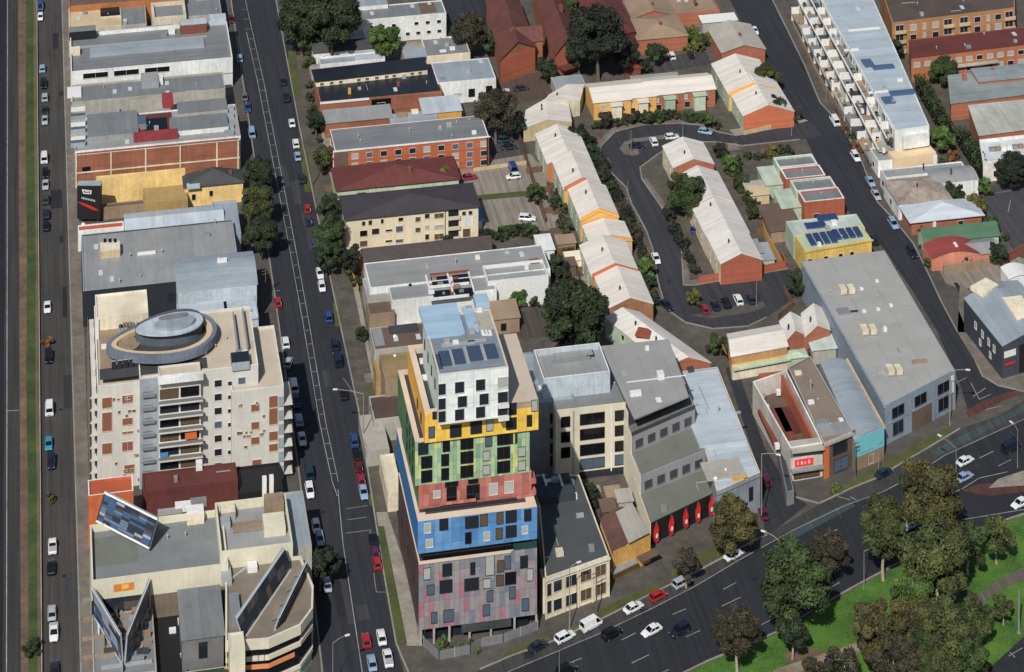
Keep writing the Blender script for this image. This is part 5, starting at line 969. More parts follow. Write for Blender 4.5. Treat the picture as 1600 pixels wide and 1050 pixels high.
v.panel('orange_pier', 0, -.02, .17, 0, 7.8, plain('pier_orange', (214, 112, 44), .6), .25); v.panel('stone_pier', 0, .95, 1.04, 0, 8.4, wall('brown'), .3); v.win1(0, .55, 4.4, 4.0, 2.4, 0, FRD); v.win1(0, .58, .4, 4.0, 2.8, 2, FRD); v.panel('pale_eave', 0, 0, 1.0, 7.4, 8.0, wall('concrete'), .5, .5)
v.kit('roof_step', 1303, 672, 7, 3.4, .6, shx('grey')); v.vent(1267, 610, .25, 2.2); v.kit('ac_unit', 1267, 630, 1.4, .9, .6, WHITE); v.kit('ac_unit', 1247, 584, 1.6, 1.2, .5, wall('cream')); v.kit('ac_unit', 1284, 664, 3, 1.4, 1, STEEL); v.kit('ac_unit', 1314, 660, 1, 1, .8, WHITE)
v = B('courtyard_building', 'white walled building around an open brick court, red lit sign on its front', [(1235, 700), (1286, 692), (1229, 578), (1176, 596)], 7.6, mat('wall_courtw', (202, 196, 186), 'wall'), flt('brown'), par=4.2, pt=.35, cap=wall('white'))
m = MB(); a, b = P(1226, 584, 7.6), P(1279, 690, 7.6); d = (b-a).normalized(); n = Vector((d.y, -d.x, 0)) ; m.prism([a+n*.3, b+n*.3, b+n*.9, a+n*.9], 3.0, 7.4); m.build('brick_lining', mat('wall_or2', (172, 88, 60), 'brick', var=.12), v.root)
v.kit('rust_roof', 1214, 668, 5.6, 12, .8, mat('flat_rust2', (128, 66, 48), 'sheety', .8, .25), z=3.4); v.kit('rust_roof', 1230, 660, 3.6, 9, .8, wall('maroon'), z=3.4); v.kit('brick_back', 1205, 605, 6, .6, 3.4, mat('wall_or2', (172, 88, 60), 'brick', var=.12), z=3.8)
for px, py in ((1192, 620), (1216, 616), (1198, 640), (1214, 700), (1228, 704), (1246, 700)): v.kit('ac_unit', px, py, 1, 1, 1, random.choice((WHITE, GALV)), z=4.2)
v.kit('front_roof', 1259, 697, 7.6, 4.2, .25, flt('concrete'), z=7.2)
v.panel('sign_box', 0, .12, .68, 3.4, 4.9, plain('sign_lit', (230, 40, 40), .4, emit=.35), .35); 
for i in range(4): v.panel('sign_stroke', 0, .2+i*.11, .23+i*.11+.02*(i % 2), 3.8, 4.5-.1*(i % 3), WHITE, .4)
v.panel('awning', 0, 0, 1, 2.5, 2.9, wall('grey'), 1.2, 1.2); v.win1(0, .5, .5, 6.0, 1.6, 4, FRD); v.panel('grey_fascia', 0, 0, 1, 5.4, 7.3, wall('midgrey'), .1)
v = B('side_shop', 'narrow dark parapet strip along the side street beside the courtyard building', [(1229, 770), (1241, 766), (1222, 690), (1213, 694)], 3.0, wall('midgrey'), flt('dark'), par=.3)
# behind the stepped building
v = terrace('long curved cream-roofed terrace with a rusty skylight behind the stepped building', [(1040, 572), (1110, 566), (1000, 488), (946, 496)], h=5, rise=1.8, rm=TE, dots=2); v.kit('rust_skylight', 1006, 521, 3.6, 3.4, .4, wall('rust'), z=6.3, rot=AL-.5)
v = B('cream_house', 'cream-roofed orange house with a white balcony front beside the side street', [(1143, 556), (1230, 540), (1216, 508), (1137, 522)], 5.4, YW, TR, 'gable', cat='house', axis='v', rise=1.3, ov=.3)
v.panel('timber_band', 0, 0, 1, 3.4, 5.0, mat('slats2', (190, 140, 92), 'sheetx', .5), .08); v.panel('green_awning', 0, 0, 1.02, 2.6, 2.9, wall('palegreen'), 1.6, 1.6); v.panel('white_wall', 0, .0, 1, 0, 2.4, wall('cream'), .9, .9)
for f in (.4, .5, .6, .72, .82, .92): v.win1(0, f, .5, .9, 1.5, 4, FRC)
v.kit('gable_side', 1129, 540, .3, 7, .1, OW, z=4)
terrace('narrow pale-roofed house between the cream house and the warehouse', [(1228, 532), (1258, 522), (1252, 496), (1218, 502)], h=5.6, rise=1.8, front=OW, rm=TE, group=None)
terrace('orange-walled house with a crumpled pale roof against the warehouse', [(1258, 526), (1297, 515), (1290, 484), (1252, 490)], h=5.6, rise=2.0, front=OW, rm=TE, group=None)
B('green_canopy', 'small pale green canopy roof between the cream house and warehouse', [(1230, 560), (1256, 545)], 3, wall('palegreen'), wall('palegreen'), 'hip', cat='canopy', rise=.8); B('green_shed', 'grey-green shed squeezed beside the warehouse wall', [(1270, 548), (1298, 528)], 3.4, wall('concrete'), mat('roof_pgreen2', (178, 190, 184), 'sheetx', 1.0), 'shed', cat='shed', rise=.7)
# ================================================================ TOP OF THE PHOTO
RT = mat('tile_red', (100, 56, 48), 'tile', var=.2)  # red tiles darkened so the colour carries the cloud shade on these halls
v = B('red_brick_hall', 'large red tiled gabled hall with orange brick end at the top centre', [(782, 92), (836, 72), (806, -10), (760, -4)], 7.5, brick('brick'), RT, 'gable', rise=3.4, ov=.5); v.panel('orange_end', 0, .0, 1.0, 0, 7.4, mat('wall_obrick', (168, 88, 62), 'brick', var=.12), .08); w2 = B('cross_wing', '', [(800, 66), (842, 48)], 8, brick('brick'), RT, 'gable', on=v, rise=3, axis='v'); w2.win1(0, .3, 3, 1, 1.6, 1, FRC)
v = B('red_brick_hall', 'long red tiled roof hall standing right of the gabled brick hall', [(868, 84), (906, 72), (872, -20), (832, -14)], 7, brick('brick'), RT, 'gable', rise=3.6, ov=.5); v.panel('orange_end', 0, .0, 1.0, 0, 6.9, mat('wall_obrick', (168, 88, 62), 'brick', var=.12), .08); v.kit('chimney', 876, 20, 1.2, 1.2, 2.4, brick('redbrick')); v.panel('porch', 0, .1, .9, 2.6, 3.0, RT, 3.0, 3.0)
v = B('maroon_hall', 'dark maroon hip-roofed hall partly hidden behind the tall dark tree', [(926, 66), (992, 48), (960, -20), (900, -10)], 6.5, brick('maroon'), tile('maroon'), 'hip', rise=3.4)
for lab, sh, rm, k in (('brown-grey roofed house at the top right of the red halls', [(996, 62), (1056, 22)], flt('tan'), 'hip'), ('grey-brown roofed house at the top edge beside the blue shed', [(988, 28), (1040, -4)], flt('tan'), 'gable'), ('grey roofed house beside the right-hand street at the top', [(1128, 82), (1172, 38)], flt('concrete'), 'gable'), ('flat grey house at the top edge left of the right-hand street', [(1052, 22), (1108, -12)], flt('tan'), 'flat')):
    v = B('cottage', lab, sh, 4.6, OW, rm, k, cat='house', rise=1.8); v.kit('chimney', (sh[0][0]+sh[1][0])/2+6, (sh[0][1]+sh[1][1])/2, .8, .8, 1.6, brick('redbrick'), z=5.4)
B('blue_shed', 'bright blue and white shed roof beside the maroon hall', [(978, 26), (996, 6)], 3, wall('white'), plain('shed_blue', (90, 160, 214), .5), 'shed', cat='shed', rise=.4); B('long_carport', 'long grey carport roof behind the north terrace row', [(986, 122), (1058, 112)], 3, wall('concrete'), flt('midgrey'), 'flat', cat='carport', par=.1); B('red_shed', 'small red tin shed beside the dark tree by the car yard', [(978, 108), (994, 92)], 2.8, wall('redbrick'), mat('flat_redtin', (160, 60, 50), 'sheetx', .8), 'shed', cat='shed', rise=.4); B('pale_shed', 'pale blue-grey garage roof behind the west terrace corner', [(868, 138), (908, 116)], 3, wall('concrete'), shx('bluegrey'), cat='garage', par=.1)
B('white_canopy', 'white metal canopy at the edge of the right-hand street near the top', [(1098, 36), (1146, 22)], 3.4, wall('concrete'), WHITE, 'shed', cat='canopy', rise=.3)
# white balconied complex
v = B('white_complex', 'long pale blue roofed building with stacked white balconies stepping down to the street', [(1398, 204), (1452, 196), (1352, -30), (1270, -25)], 11, wall('white'), mat('roof_pblue', (172, 186, 196), 'sheety', 2.0, .1, .5), par=.25, cap=wall('white'))
v.panel('cream_end', 0, -.2, 1.02, -.01, 5.4, mat('wall_creamend', (226, 200, 158), 'wall', var=.08), 4.0, 4.0); v.panel('end_terrace', 0, .2, .95, 6.0, 9.6, wall('white'), 1.2, 1.2)
for px, py, w_, d_ in ((1356, 100, 3.0, 4.4), (1380, 106, 6.5, 2.2), (1410, 146, 7.5, 2.4), (1388, 158, 3.2, 3.6)): v.kit('skylight', px, py, w_, d_, .5, plain('sky_blue', (72, 100, 132), .2))
for px, py, w_ in ((1330, 78, 4.5), (1372, 144, 6), (1350, 46, 10)): v.kit('roof_flashing', px, py, w_, .9, .25, WHITE)
random.seed(11); LEAFY = mat('planter_green', (62, 80, 40), 'dirt')
for lvl, (out, z) in enumerate(((2.2, 8.2), (4.6, 5.2), (7.0, 2.2))):
    for i in range(13):
        f = i/13.0
        v.panel('balcony_slab', 3, f+.003, f+.07, z-.3, z, (wall('midgrey'), wall('concrete'), wall('tan'), wall('dark'))[(i*3+lvl*5+i//3) % 4], out, out); 
        if random.random() < .45: v.panel('balcony_rail', 3, f+.003, f+.07, z, z+.9, random.choice((WHITE, wall('cream'), plain('rail_glass2', (150, 160, 166), .2))), out, .12)
        if random.random() < .6: v.panel('party_wall', 3, f, f+.006, 0, z+1.9, WHITE, out, out)
        v.win1(3, f+.036, z+.1, 3.2, 2.1, random.choice((0, 1, 4, 2)), FRW)
for k_ in range(2): v.panel('white_beam', 3, 0, 1, (8.9, 5.9)[k_], (9.25, 6.25)[k_], WHITE, (2.5, 4.9)[k_], .35)
for i in range(60): f = random.random(); o_ = random.choice((1.6, 3.6, 6.2)); v.panel('balcony_clutter', 3, f, f+.012, {1.6: 8.2, 3.6: 5.2, 6.2: 2.2}[o_], {1.6: 9.1, 3.6: 6.2, 6.2: 3.2}[o_], random.choice((wall('tan'), wall('sand'), STEEL, wall('dark'), LEAFY, WHITE)), o_, .8)
fence('long low brown wall between the white balconied complex and the street', [(1238, 40), (1282, 130), (1330, 205), (1362, 222)], 1.6, wall('tan'), name='street_wall', t=.3, cat='wall')
# brick flats top right
v = B('brick_flats', 'tan brick flats with dark flat roof, balconies and tall windows at the top right', [(1394, 36), (1586, 12), (1584, -40), (1376, -20)], 10, mat('wall_tanbrick', (176, 126, 80), 'brick', var=.14), mat('flat_bark', (84, 72, 66), 'flat', 3), par=.15)
for r, z in enumerate((7.0, 4.0, 1.0)):
    for i, (fx, w_) in enumerate(((.06, 2.6), (.17, 2.0), (.26, .9), (.35, 2.0), (.45, 2.6), (.58, 2.6), (.69, 2.0), (.78, .9), (.86, 2.0), (.95, 2.6))):
        v.win1(0, fx, z, w_, 1.7 if w_ < 2.5 else 2.1, random.choice((3, 0, 0, 3)) if w_ < 2.5 else 0, FRW)
        if w_ > 2.5: v.panel('balcony', 0, fx-.045, fx+.045, z-.3, z+.8, wall('sand'), .9, .12)
B('carport_row', 'long white carport roof in front of the tan brick flats', [(1408, 66), (1590, 46)], 2.8, wall('cream'), WHITE, cat='carport', par=.1)
v = B('brown_roof_flats', 'two-storey orange brick flats with a long maroon roof', [(1424, 92), (1640, 66), (1632, 38), (1420, 62)], 7, mat('wall_tanbrick2', (176, 108, 68), 'brick', var=.14), tile('maroon'), 'flat', par=.1, cap=wall('maroon'))
for i in range(13):
    v.win1(0, .04+i*.075, 4.4, 1.9, 1.3, 3 if i % 4 != 2 else 0, FRW)
    if i > 4: v.win1(0, .04+i*.075, 1.4, 1.9, 1.5, 0 if i % 2 else 3, FRW)
v.panel('balcony_rail', 0, .3, .62, 3.2, 3.6, wall('concrete'), 1.2, 1.2)
v = B('grey_roof_terrace', 'orange brick terrace with long grey-green roof at the right edge', [(1486, 162), (1650, 142), (1640, 108), (1482, 124)], 5, OW, mat('roof_sage', (128, 138, 140), 'sheety', 1.2), 'shed', rise=1.0)
for px, py in ((1507, 128), (1551, 118)): v.kit('chimney', px, py, 1, 1, 2.2, mat('wall_obrick', (168, 88, 62), 'brick', var=.12), z=5.4)
w2 = B('second_roof', '', [(1530, 128), (1650, 100)], 6.5, OW, mat('roof_sage', (128, 138, 140), 'sheety', 1.2), 'shed', on=v, rise=.8)
v = B('weathered_roof_house', 'long weathered pale corrugated roof with orange base wall at the right edge', [(1530, 212), (1660, 195), (1650, 158), (1514, 172)], 5, OW, mat('roof_weath', (170, 172, 164), 'sheetx', .7, .24), 'shed', rise=1.2)
v = B('white_terrace', 'white rooftop terrace building with speckled walls at the right edge', [(1536, 254), (1670, 236), (1660, 204), (1530, 218)], 5.5, mat('wall_speck', (216, 212, 204), 'dirt'), flt('grey') if False else mat('flat_pale', (196, 202, 204), 'flat', 1.5), par=.7, cap=WHITE); v.wins(0, 5, [1.2], 1.4, 1.6, g=1)
for i in range(6): v.kit('roof_clutter', 1550+i*9, 236-i, 1.5, 1.0, 1.0, random.choice((WHITE, STEEL, wall('tan'))))
# right side houses
for lab, sh, rm, kw in (('grey flat roofed house directly below the cream end wall', [(1372, 252), (1450, 222)], flt('grey'), dict(kind='flat', par=.3, cap=wall('white'))), ('pale roofed house with thin white parapets below the grey flat roof', [(1384, 278), (1502, 252)], shx('grey'), dict(kind='flat', par=.2, cap=wall('white'))), ('house with a patched brown and white roof beside the round dark bush', [(1404, 318), (1462, 274)], mat('roof_patch2', (150, 136, 124), 'dirt'), dict(kind='hip', rise=1.8)), ('white vaulted roof house left of the dark hedge', [(1460, 288), (1512, 258)], shx('grey'), dict(kind='vault', rise=1.0, axis='v'))):
    v = B('cottage', lab, sh, 4.6, wall('white'), rm, cat='house', **kw)
    for k_ in (0, 3): v.win1(k_, .5, 1.2, 1.6, 1.6, 0, FRC)
    v.vent((sh[0][0]+sh[1][0])/2, (sh[0][1]+sh[1][1])/2, .3, 1.4, FRD)
fence('white street-side balcony wall of the pale-roofed houses', [(1366, 262), (1384, 290), (1404, 322), (1414, 332)], 2.4, wall('white'), name='street_wall', t=.4, cat='wall')
v = B('cottage', 'orange brick cottage with a pale grey pyramid roof', [(1424, 346), (1518, 312)], 3.8, OW, shx('bluegrey', 1.0) if False else mat('roof_pyr', (184, 192, 202), 'sheety', 1.0, .08), 'hip', cat='house', rise=2.6, ov=.7); v.panel('white_porch_post', 0, .3, .34, 0, 3.4, WHITE, .6, .6); v.win1(0, .7, 1, 1.4, 1.6, 0, FRC)
v = B('cottage', 'cottage with a vivid green pitched roof beside the street trees', [(1446, 378), (1548, 348)], 3.6, wall('palegreen'), mat('roof_green', (66, 106, 78), 'sheety', 1.0, .12), 'gable', cat='house', rise=2.0, axis='v', ov=.4)
v = B('cottage', 'cottage with rounded red tin roof, grey wing and salmon wall', [(1456, 404), (1516, 374)], 3.4, mat('wall_salmon', (206, 130, 104), 'wall'), mat('roof_red', (146, 60, 54), 'sheety', .9, .14), 'vault', cat='house', rise=1.4); B('grey_wing', '', [(1514, 398), (1548, 372)], 3.2, mat('wall_salmon', (206, 130, 104), 'wall'), shx('grey'), 'gable', on=v, rise=1.0, axis='v'); v.kit('skylight', 1493, 384, .7, 1.8, .5, WHITE, z=4.6)
fence('cream and brick boundary wall at the car park corner below the red roof', [(1474, 428), (1530, 420), (1575, 412)], 2.2, wall('tan'), name='boundary_wall', t=.5, cat='wall', posts=None); B('white_tank_shed', 'round-shouldered white shed beside the orange wall at the right edge', [(1576, 436), (1600, 414)], 2.8, wall('white'), WHITE, 'vault', cat='shed', rise=.8); fence('rust-red brick wall running to the right edge of the photo', [(1570, 412), (1600, 396), (1640, 380)], 2.4, brick('redbrick'), name='boundary_wall', t=.4, cat='wall')
v = B('charcoal_building', 'charcoal walled building with a faceted pale metal roof and red sign at the corner', [(1566, 541), (1660, 512), (1590, 438), (1506, 466)], 8, mat('wall_char', (62, 68, 80), 'wall', var=.12), shx('bluegrey', 1.5), 'gable', rise=1.8, ov=.05)
for f in (.2, .34, .5, .68): v.win1(3, 1-f, 4.2, 1.0, 1.6, 3, FRW); 
for f in (.3, .56): v.win1(3, 1-f, 1.6, .9, 1.4, 3, FRW)
v.panel('red_sign', 0, .03, .2, 3.2, 3.7, RED, .3); v.panel('white_window', 0, .03, .22, 5.0, 6.5, WHITE, .12); v.panel('black_front', 0, .28, 1.0, .2, 7.0, wall('black'), .08); v.kit('green_sign', 1586, 570, 1, .2, 2, wall('palegreen'), z=2) if False else None
v.kit('roof_box', 1538, 452, 6, 4, 1.0, wall('cream'), z=9.0, rot=AL+.5); v.kit('roof_box', 1592, 488, 5, 9, 1.4, wall('cream'), z=8.6); v.kit('roof_box', 1556, 450, 4, 3, .8, STEEL, z=9)
# timber fences in the middle block
fence('long brown timber fence beside the car park behind the west terrace', [(808, 208), (820, 248), (836, 300), (852, 350)], 2.2, wall('tan') if False else mat('timber', (112, 88, 66), 'sheety', .4, .25), posts=wall('brown'))
fence('low tan retaining wall across the car park of the orange brick apartments', [(740, 268), (782, 262), (826, 256)], 1.0, wall('sand'), name='retaining_wall', cat='wall')
fence('orange rendered garden wall along the footpath below the street trees', [(544, 408), (552, 438), (560, 458)], 1.6, wall('amber'), name='garden_wall', cat='wall')
fence('brown timber paling fence at the back yards of the west terrace', [(856, 290), (878, 345), (895, 400), (905, 440)], 1.7, mat('timber', (112, 88, 66), 'sheety', .4, .25))
fence('dark timber fence dividing the gardens east of the island terrace', [(1128, 240), (1160, 290), (1190, 345)], 1.8, mat('timber', (112, 88, 66), 'sheety', .4, .25))
fence('weathered fence at the edge of the parking island below the crescent', [(1225, 455), (1240, 480), (1215, 500)], 1.5, mat('timber', (112, 88, 66), 'sheety', .4, .25))
fence('tan brick front wall beside the crescent entrance', [(1162, 211), (1208, 201), (1250, 186)], 1.2, wall('sand'), name='garden_wall', cat='wall')
for i, (lab, sh, c) in enumerate((('white backyard shed near the blank white hall wall', [(843, 392), (858, 368)], 'white'), ('tan yard shed behind the yellow-edged west terrace unit', [(872, 382), (895, 368)], 'tan'), ('cream yard awning between the west terrace and hall', [(886, 408), (908, 394)], 'cream'), ('brown tiled yard shed behind the west terrace', [(866, 418), (896, 404)], 'brown'), ('small grey outbuilding in the east gardens of the island terrace', [(1168, 300), (1190, 284)], 'concrete'), ('small sand-coloured shed beside the rear parapet houses', [(1174, 306), (1196, 292)], 'sand'))): B('yard_shed', lab, sh, 2.6, wall(c), shx(c) if c in ('white', 'grey') else flt(c), 'shed', cat='shed', rise=.3)

for i in range(7):
    t = i/6; x, y = 848+t*72, 268+t*190
    fence('short timber paling fence between two back yards of the west terrace', [(x-26, y+4), (x+2, y)], 1.7, mat('timber', (112, 88, 66), 'sheety', .4, .25), group='fences between the west terrace yards')
for i in range(6):
    t = i/5; x, y = 1112+t*70, 236+t*130
    fence('short timber paling fence between the gardens east of the island terrace', [(x, y), (x+24, y-4)], 1.7, mat('timber', (112, 88, 66), 'sheety', .4, .25), group='fences between the east gardens')
# ================================================================ VEHICLES
PC = dict(white=(226, 228, 230), silver=(168, 174, 180), blue=(40, 70, 130), lightblue=(140, 168, 196), navy=(26, 34, 54), black=(16, 17, 20), dark=(40, 44, 50), grey=(96, 100, 106), red=(176, 24, 28), maroon=(96, 22, 36), purple=(92, 34, 84), magenta=(150, 26, 60), teal=(32, 142, 168), green=(52, 66, 50), tealdark=(30, 56, 66))
def paint(c): return plain('car_'+c, PC[c], .28, 0., .6)
CGL = plain('car_glass', (18, 22, 28), .08); TYRE = plain('tyre', (20, 20, 21), .9); RIM = plain('rim', (150, 152, 156), .35, .6); HEAD = plain('headlamp', (220, 224, 226), .15); TAIL = plain('tail_lamp', (150, 14, 14), .3); TRAY = plain('ute_tray', (70, 72, 74), .7); PLATE = plain('car_trim', (34, 35, 38), .6)
KIND = dict(  # length, half width, bonnet z, roof z, cabin (rear foot, rear top, front top, front foot)
 sedan=(4.7, .90, .92, 1.45, (-1.75, -1.1, .25, 1.05)), hatch=(4.1, .87, .95, 1.50, (-1.95, -1.55, .25, 1.05)), wagon=(4.7, .91, .98, 1.62, (-2.2, -1.95, .3, 1.15)), suv=(4.7, .94, 1.05, 1.75, (-2.2, -1.9, .35, 1.15)), van=(5.0, .97, 1.12, 2.05, (-2.42, -2.35, 1.15, 1.95)), ute=(5.1, .93, 1.02, 1.70, (-.7, -.5, .5, 1.3)))
_CM = {}
def carmesh(kind, col):
    k = (kind, col)
    if k in _CM: return _CM[k]
    L, w, zb, zr, cab = KIND[kind]; h = L/2; parts = []
    st = [(-h, .80, .42, zb-.16), (-h+.12, .95, .30, zb-.02), (-h+.5, 1, .24, zb), (cab[0]-.05, 1, .22, zb), (0, 1, .22, zb), (cab[3]+.05, 1, .22, zb-.01), (h-.7, .98, .24, zb-.10), (h-.2, .90, .28, zb-.22), (h, .72, .40, zb-.36)]
    st.sort()
    m = MB(); rings = []
    for x, f, z0, z1 in st:
        W_ = w*f; s = min(.14, (z1-z0)*.3)
        rings.append([(x, -W_*.88, z0), (x, -W_, z0+s*1.4), (x, -W_, z1-s*1.3), (x, -W_*.86, z1), (x, W_*.86, z1), (x, W_, z1-s*1.3), (x, W_, z0+s*1.4), (x, W_*.88, z0)])
    for a, b in zip(rings, rings[1:]):
        for i in range(8): j = (i+1) % 8; m.add([a[i], b[i], b[j], a[j]])
    m.add(rings[0]); m.add(list(reversed(rings[-1])))
    b0 = m.mesh('body', [paint(col)]); parts.append(('body', b0))
    # glasshouse with pillars, roof panel
    r0, r1, f1, f0 = cab; wt = w*.72; wb = w*.88
    bot = [(r0, -wb), (f0, -wb), (f0, wb), (r0, wb)]; top = [(r1, -wt), (f1, -wt), (f1, wt), (r1, wt)]
    m = MB(); zt = zr-.05
    for i in range(4): j = (i+1) % 4; m.add([(*bot[i], zb-.03), (*bot[j], zb-.03), (*top[j], zt), (*top[i], zt)])
    m.add([(*p, zt) for p in top]); parts.append(('window', m.mesh('window', [CGL])))
    m = MB(); g = .05
    m.prism([(r1-g, -wt-g), (f1+g, -wt-g), (f1+g*.5, wt+g), (r1-g, wt+g)], zr-.07, zr-.02)
    m.prism([(r1+.15, -wt*.85), (f1-.15, -wt*.85), (f1-.15, wt*.85), (r1+.15, wt*.85)], zr-.02, zr+.01)
    for s in (-1, 1):
        for t in (0.0, .5, 1.0):
            xb = r0+(f0-r0)*t; xt = r1+(f1-r1)*t; m.tube((xb, s*wb, zb-.02), (xt, s*wt, zr-.05), .05, n=4)
        if kind == 'van': m.add([(r0+.05, s*(wb+.012), zb), (f1-.3, s*(wb+.012), zb), (f1-.5, s*(wt+.02), zt-.05), (r1+.05, s*(wt+.02), zt-.05)])
    parts.append(('roof', m.mesh('roof', [paint(col)])))
    if kind == 'ute':
        m = MB(); m.prism([(-h+.15, -w*.82), (cab[0]-.1, -w*.82), (cab[0]-.1, w*.82), (-h+.15, w*.82)], zb-.02, zb+.02); parts.append(('tray', m.mesh('tray', [TRAY if col != 'white' else paint('silver')])))
    wm = MB(); wm.tube((0, -.11, 0), (0, .11, 0), .33, n=14, mi=0); rm_ = MB(); rm_.tube((0, -.125, 0), (0, .125, 0), .2, n=10)
    me = wm.mesh('wheel', [TYRE]); _CM['rim'] = _CM.get('rim') or rm_.mesh('rim', [RIM])
    for sx in (-1, 1):
        for sy in (-1, 1): parts.append(('wheel', me, (sx*L*.31, sy*(w-.10), .33)))
    hm = MB(); hm.box((0, 0), .12, .36, -.08, .08); he = hm.mesh('headlight', [HEAD]); te = _CM.get('tail')
    if te is None: tm = MB(); tm.box((0, 0), .1, .3, -.1, .1); te = tm.mesh('tail_light', [TAIL]); _CM['tail'] = te
    for sy in (-1, 1): parts.append(('headlight', he, (h-.12, sy*w*.60, zb-.38))); parts.append(('tail_light', te, (-h+.06, sy*w*.62, zb-.25)))
    m = MB(); m.box((h-.03, 0), .08, w*.8, .36, .50); parts.append(('bumper', m.mesh('bumper', [PLATE])))
    m = MB(); m.box((-h+.02, 0), .08, w*.9, .40, .52); parts.append(('bumper', m.mesh('bumper', [PLATE])))
    _CM[k] = parts; return parts
def car(px, py, kind, col, hd, label, group=None, name=None):
    """hd: 'u' nose away from the camera, 'd' nose towards it, or an image direction (dx, dy) along the ground"""
    p = P(px, py, .75)
    if hd == 'u': rz = math.atan2(EU.y, EU.x)
    elif hd == 'd': rz = math.atan2(-EU.y, -EU.x)
    else: q = P(px+hd[0], py+hd[1], .75); rz = math.atan2(q.y-p.y, q.x-p.x)
    root = thing(name or {'van': 'van', 'ute': 'utility_truck'}.get(kind, 'car'), label, {'van': 'van', 'ute': 'ute'}.get(kind, 'car'), (p.x, p.y, .03), group, rz)
    for pt in carmesh(kind, col):
        o = bpy.data.objects.new(pt[0], pt[1]); COL.objects.link(o); o.parent = root
        if len(pt) > 2: o.location = pt[2]
        if pt[0] == 'wheel': c = bpy.data.objects.new('rim', _CM['rim']); COL.objects.link(c); c.parent = o
    return root
G1 = 'vehicles parked along the left street'
for a in ((63, 10, 'van', 'blue', 'd', 'dark blue van at the very top of the left street'), (63, 26, 'hatch', 'white', 'd', 'small white hatchback behind the blue van at the top of the left street'), (66, 106, 'wagon', 'lightblue', 'u', 'pale blue wagon on the left street opposite the dark clerestory windows'), (68, 131, 'suv', 'black', 'd', 'black car between two pale cars on the left street'), (70, 151, 'wagon', 'silver', 'u', 'silver wagon on the left street beside the split grey roof'), (70, 172, 'sedan', 'dark', 'd', 'charcoal sedan parked nose to tail with a silver sedan on the left street'), (70, 187, 'sedan', 'silver', 'd', 'silver sedan parked behind a charcoal one on the left street'), (69, 246, 'van', 'white', 'u', 'white van on the left street beside the tan brick hall'), (71, 270, 'hatch', 'black', 'd', 'black hatchback in front of the white van beside the brick hall'), (71, 288, 'sedan', 'silver', 'd', 'silver sedan beside the black billboard on the left street'), (71, 311, 'suv', 'green', 'u', 'dark green four-wheel drive beside the black billboard'), (72, 334, 'suv', 'navy', 'u', 'navy four-wheel drive beside the orange-roofed building'), (72, 352, 'sedan', 'black', 'u', 'last black sedan of the row beside the orange-roofed building'), (74, 479, 'sedan', 'white', 'd', 'white sedan alone on the left street near the cream rear tower'), (76, 557, 'suv', 'black', 'd', 'black car beside the street tree near the apartment balconies'), (77, 637, 'van', 'white', 'u', 'long white van opposite the middle of the apartment tower'), (76, 693, 'hatch', 'teal', 'd', 'turquoise hatchback on the left street'), (80, 721, 'suv', 'navy', 'd', 'navy car just below the turquoise hatchback'), (82, 852, 'ute', 'white', 'u', 'white utility truck with grey tray on the left street'), (80, 885, 'sedan', 'black', 'u', 'black sedan behind the white utility truck'), (81, 956, 'sedan', 'silver', 'u', 'silver-blue sedan ahead of a white truck at the lower left'), (84, 987, 'ute', 'white', 'd', 'white tray truck at the lower left behind a silver sedan'), (85, 1043, 'sedan', 'dark', 'u', 'charcoal sedan at the bottom edge of the left street')): car(*a, group=G1)
G2 = 'vehicles parked on the west side of the second street'
for a in ((361, 30, 'hatch', 'maroon', 'd', 'dark red hatchback in the shade at the top of the second street'), (374, 90, 'wagon', 'lightblue', 'u', 'pale blue wagon beside the long white warehouse'), (382, 150, 'sedan', 'grey', 'u', 'grey sedan in the shade beside the split grey roof'), (387, 167, 'sedan', 'blue', 'd', 'mid blue sedan in shade beside the red courtyard house'), (393, 207, 'van', 'lightblue', 'u', 'pale blue van beside the brick hall on the second street'), (434, 471, 'hatch', 'red', 'u', 'red hatchback in the marked bay on the second street'), (446, 534, 'wagon', 'white', 'u', 'white wagon above the silver car beside the apartment tower'), (451, 565, 'hatch', 'silver', (6, -16), 'silver hatchback pulling out at an angle on the second street'), (459, 603, 'van', 'white', 'u', 'white van parked beside the right wing of the apartment tower'), (463, 626, 'sedan', 'navy', 'd', 'navy sedan between white vehicles beside the apartment tower'), (467, 655, 'wagon', 'lightblue', 'u', 'pale blue wagon above a white car beside the curved balconies'), (472, 685, 'sedan', 'white', 'd', 'white sedan at the end of the row beside the curved balconies'), (483, 737, 'van', 'tealdark', 'u', 'dark teal van next to the black roofed narrow building'), (484, 766, 'wagon', 'white', 'd', 'white wagon beside the white flue pipes'), (494, 822, 'hatch', 'white', 'd', 'white hatchback at the edge of the dark street tree'), (500, 841, 'hatch', 'lightblue', 'd', 'pale blue hatchback half under the dark street tree'), (511, 912, 'sedan', 'silver', 'u', 'silver sedan in deep shadow beside the curved corner building')): car(*a, group=G2)
G3 = 'vehicles parked on the east side of the second street'
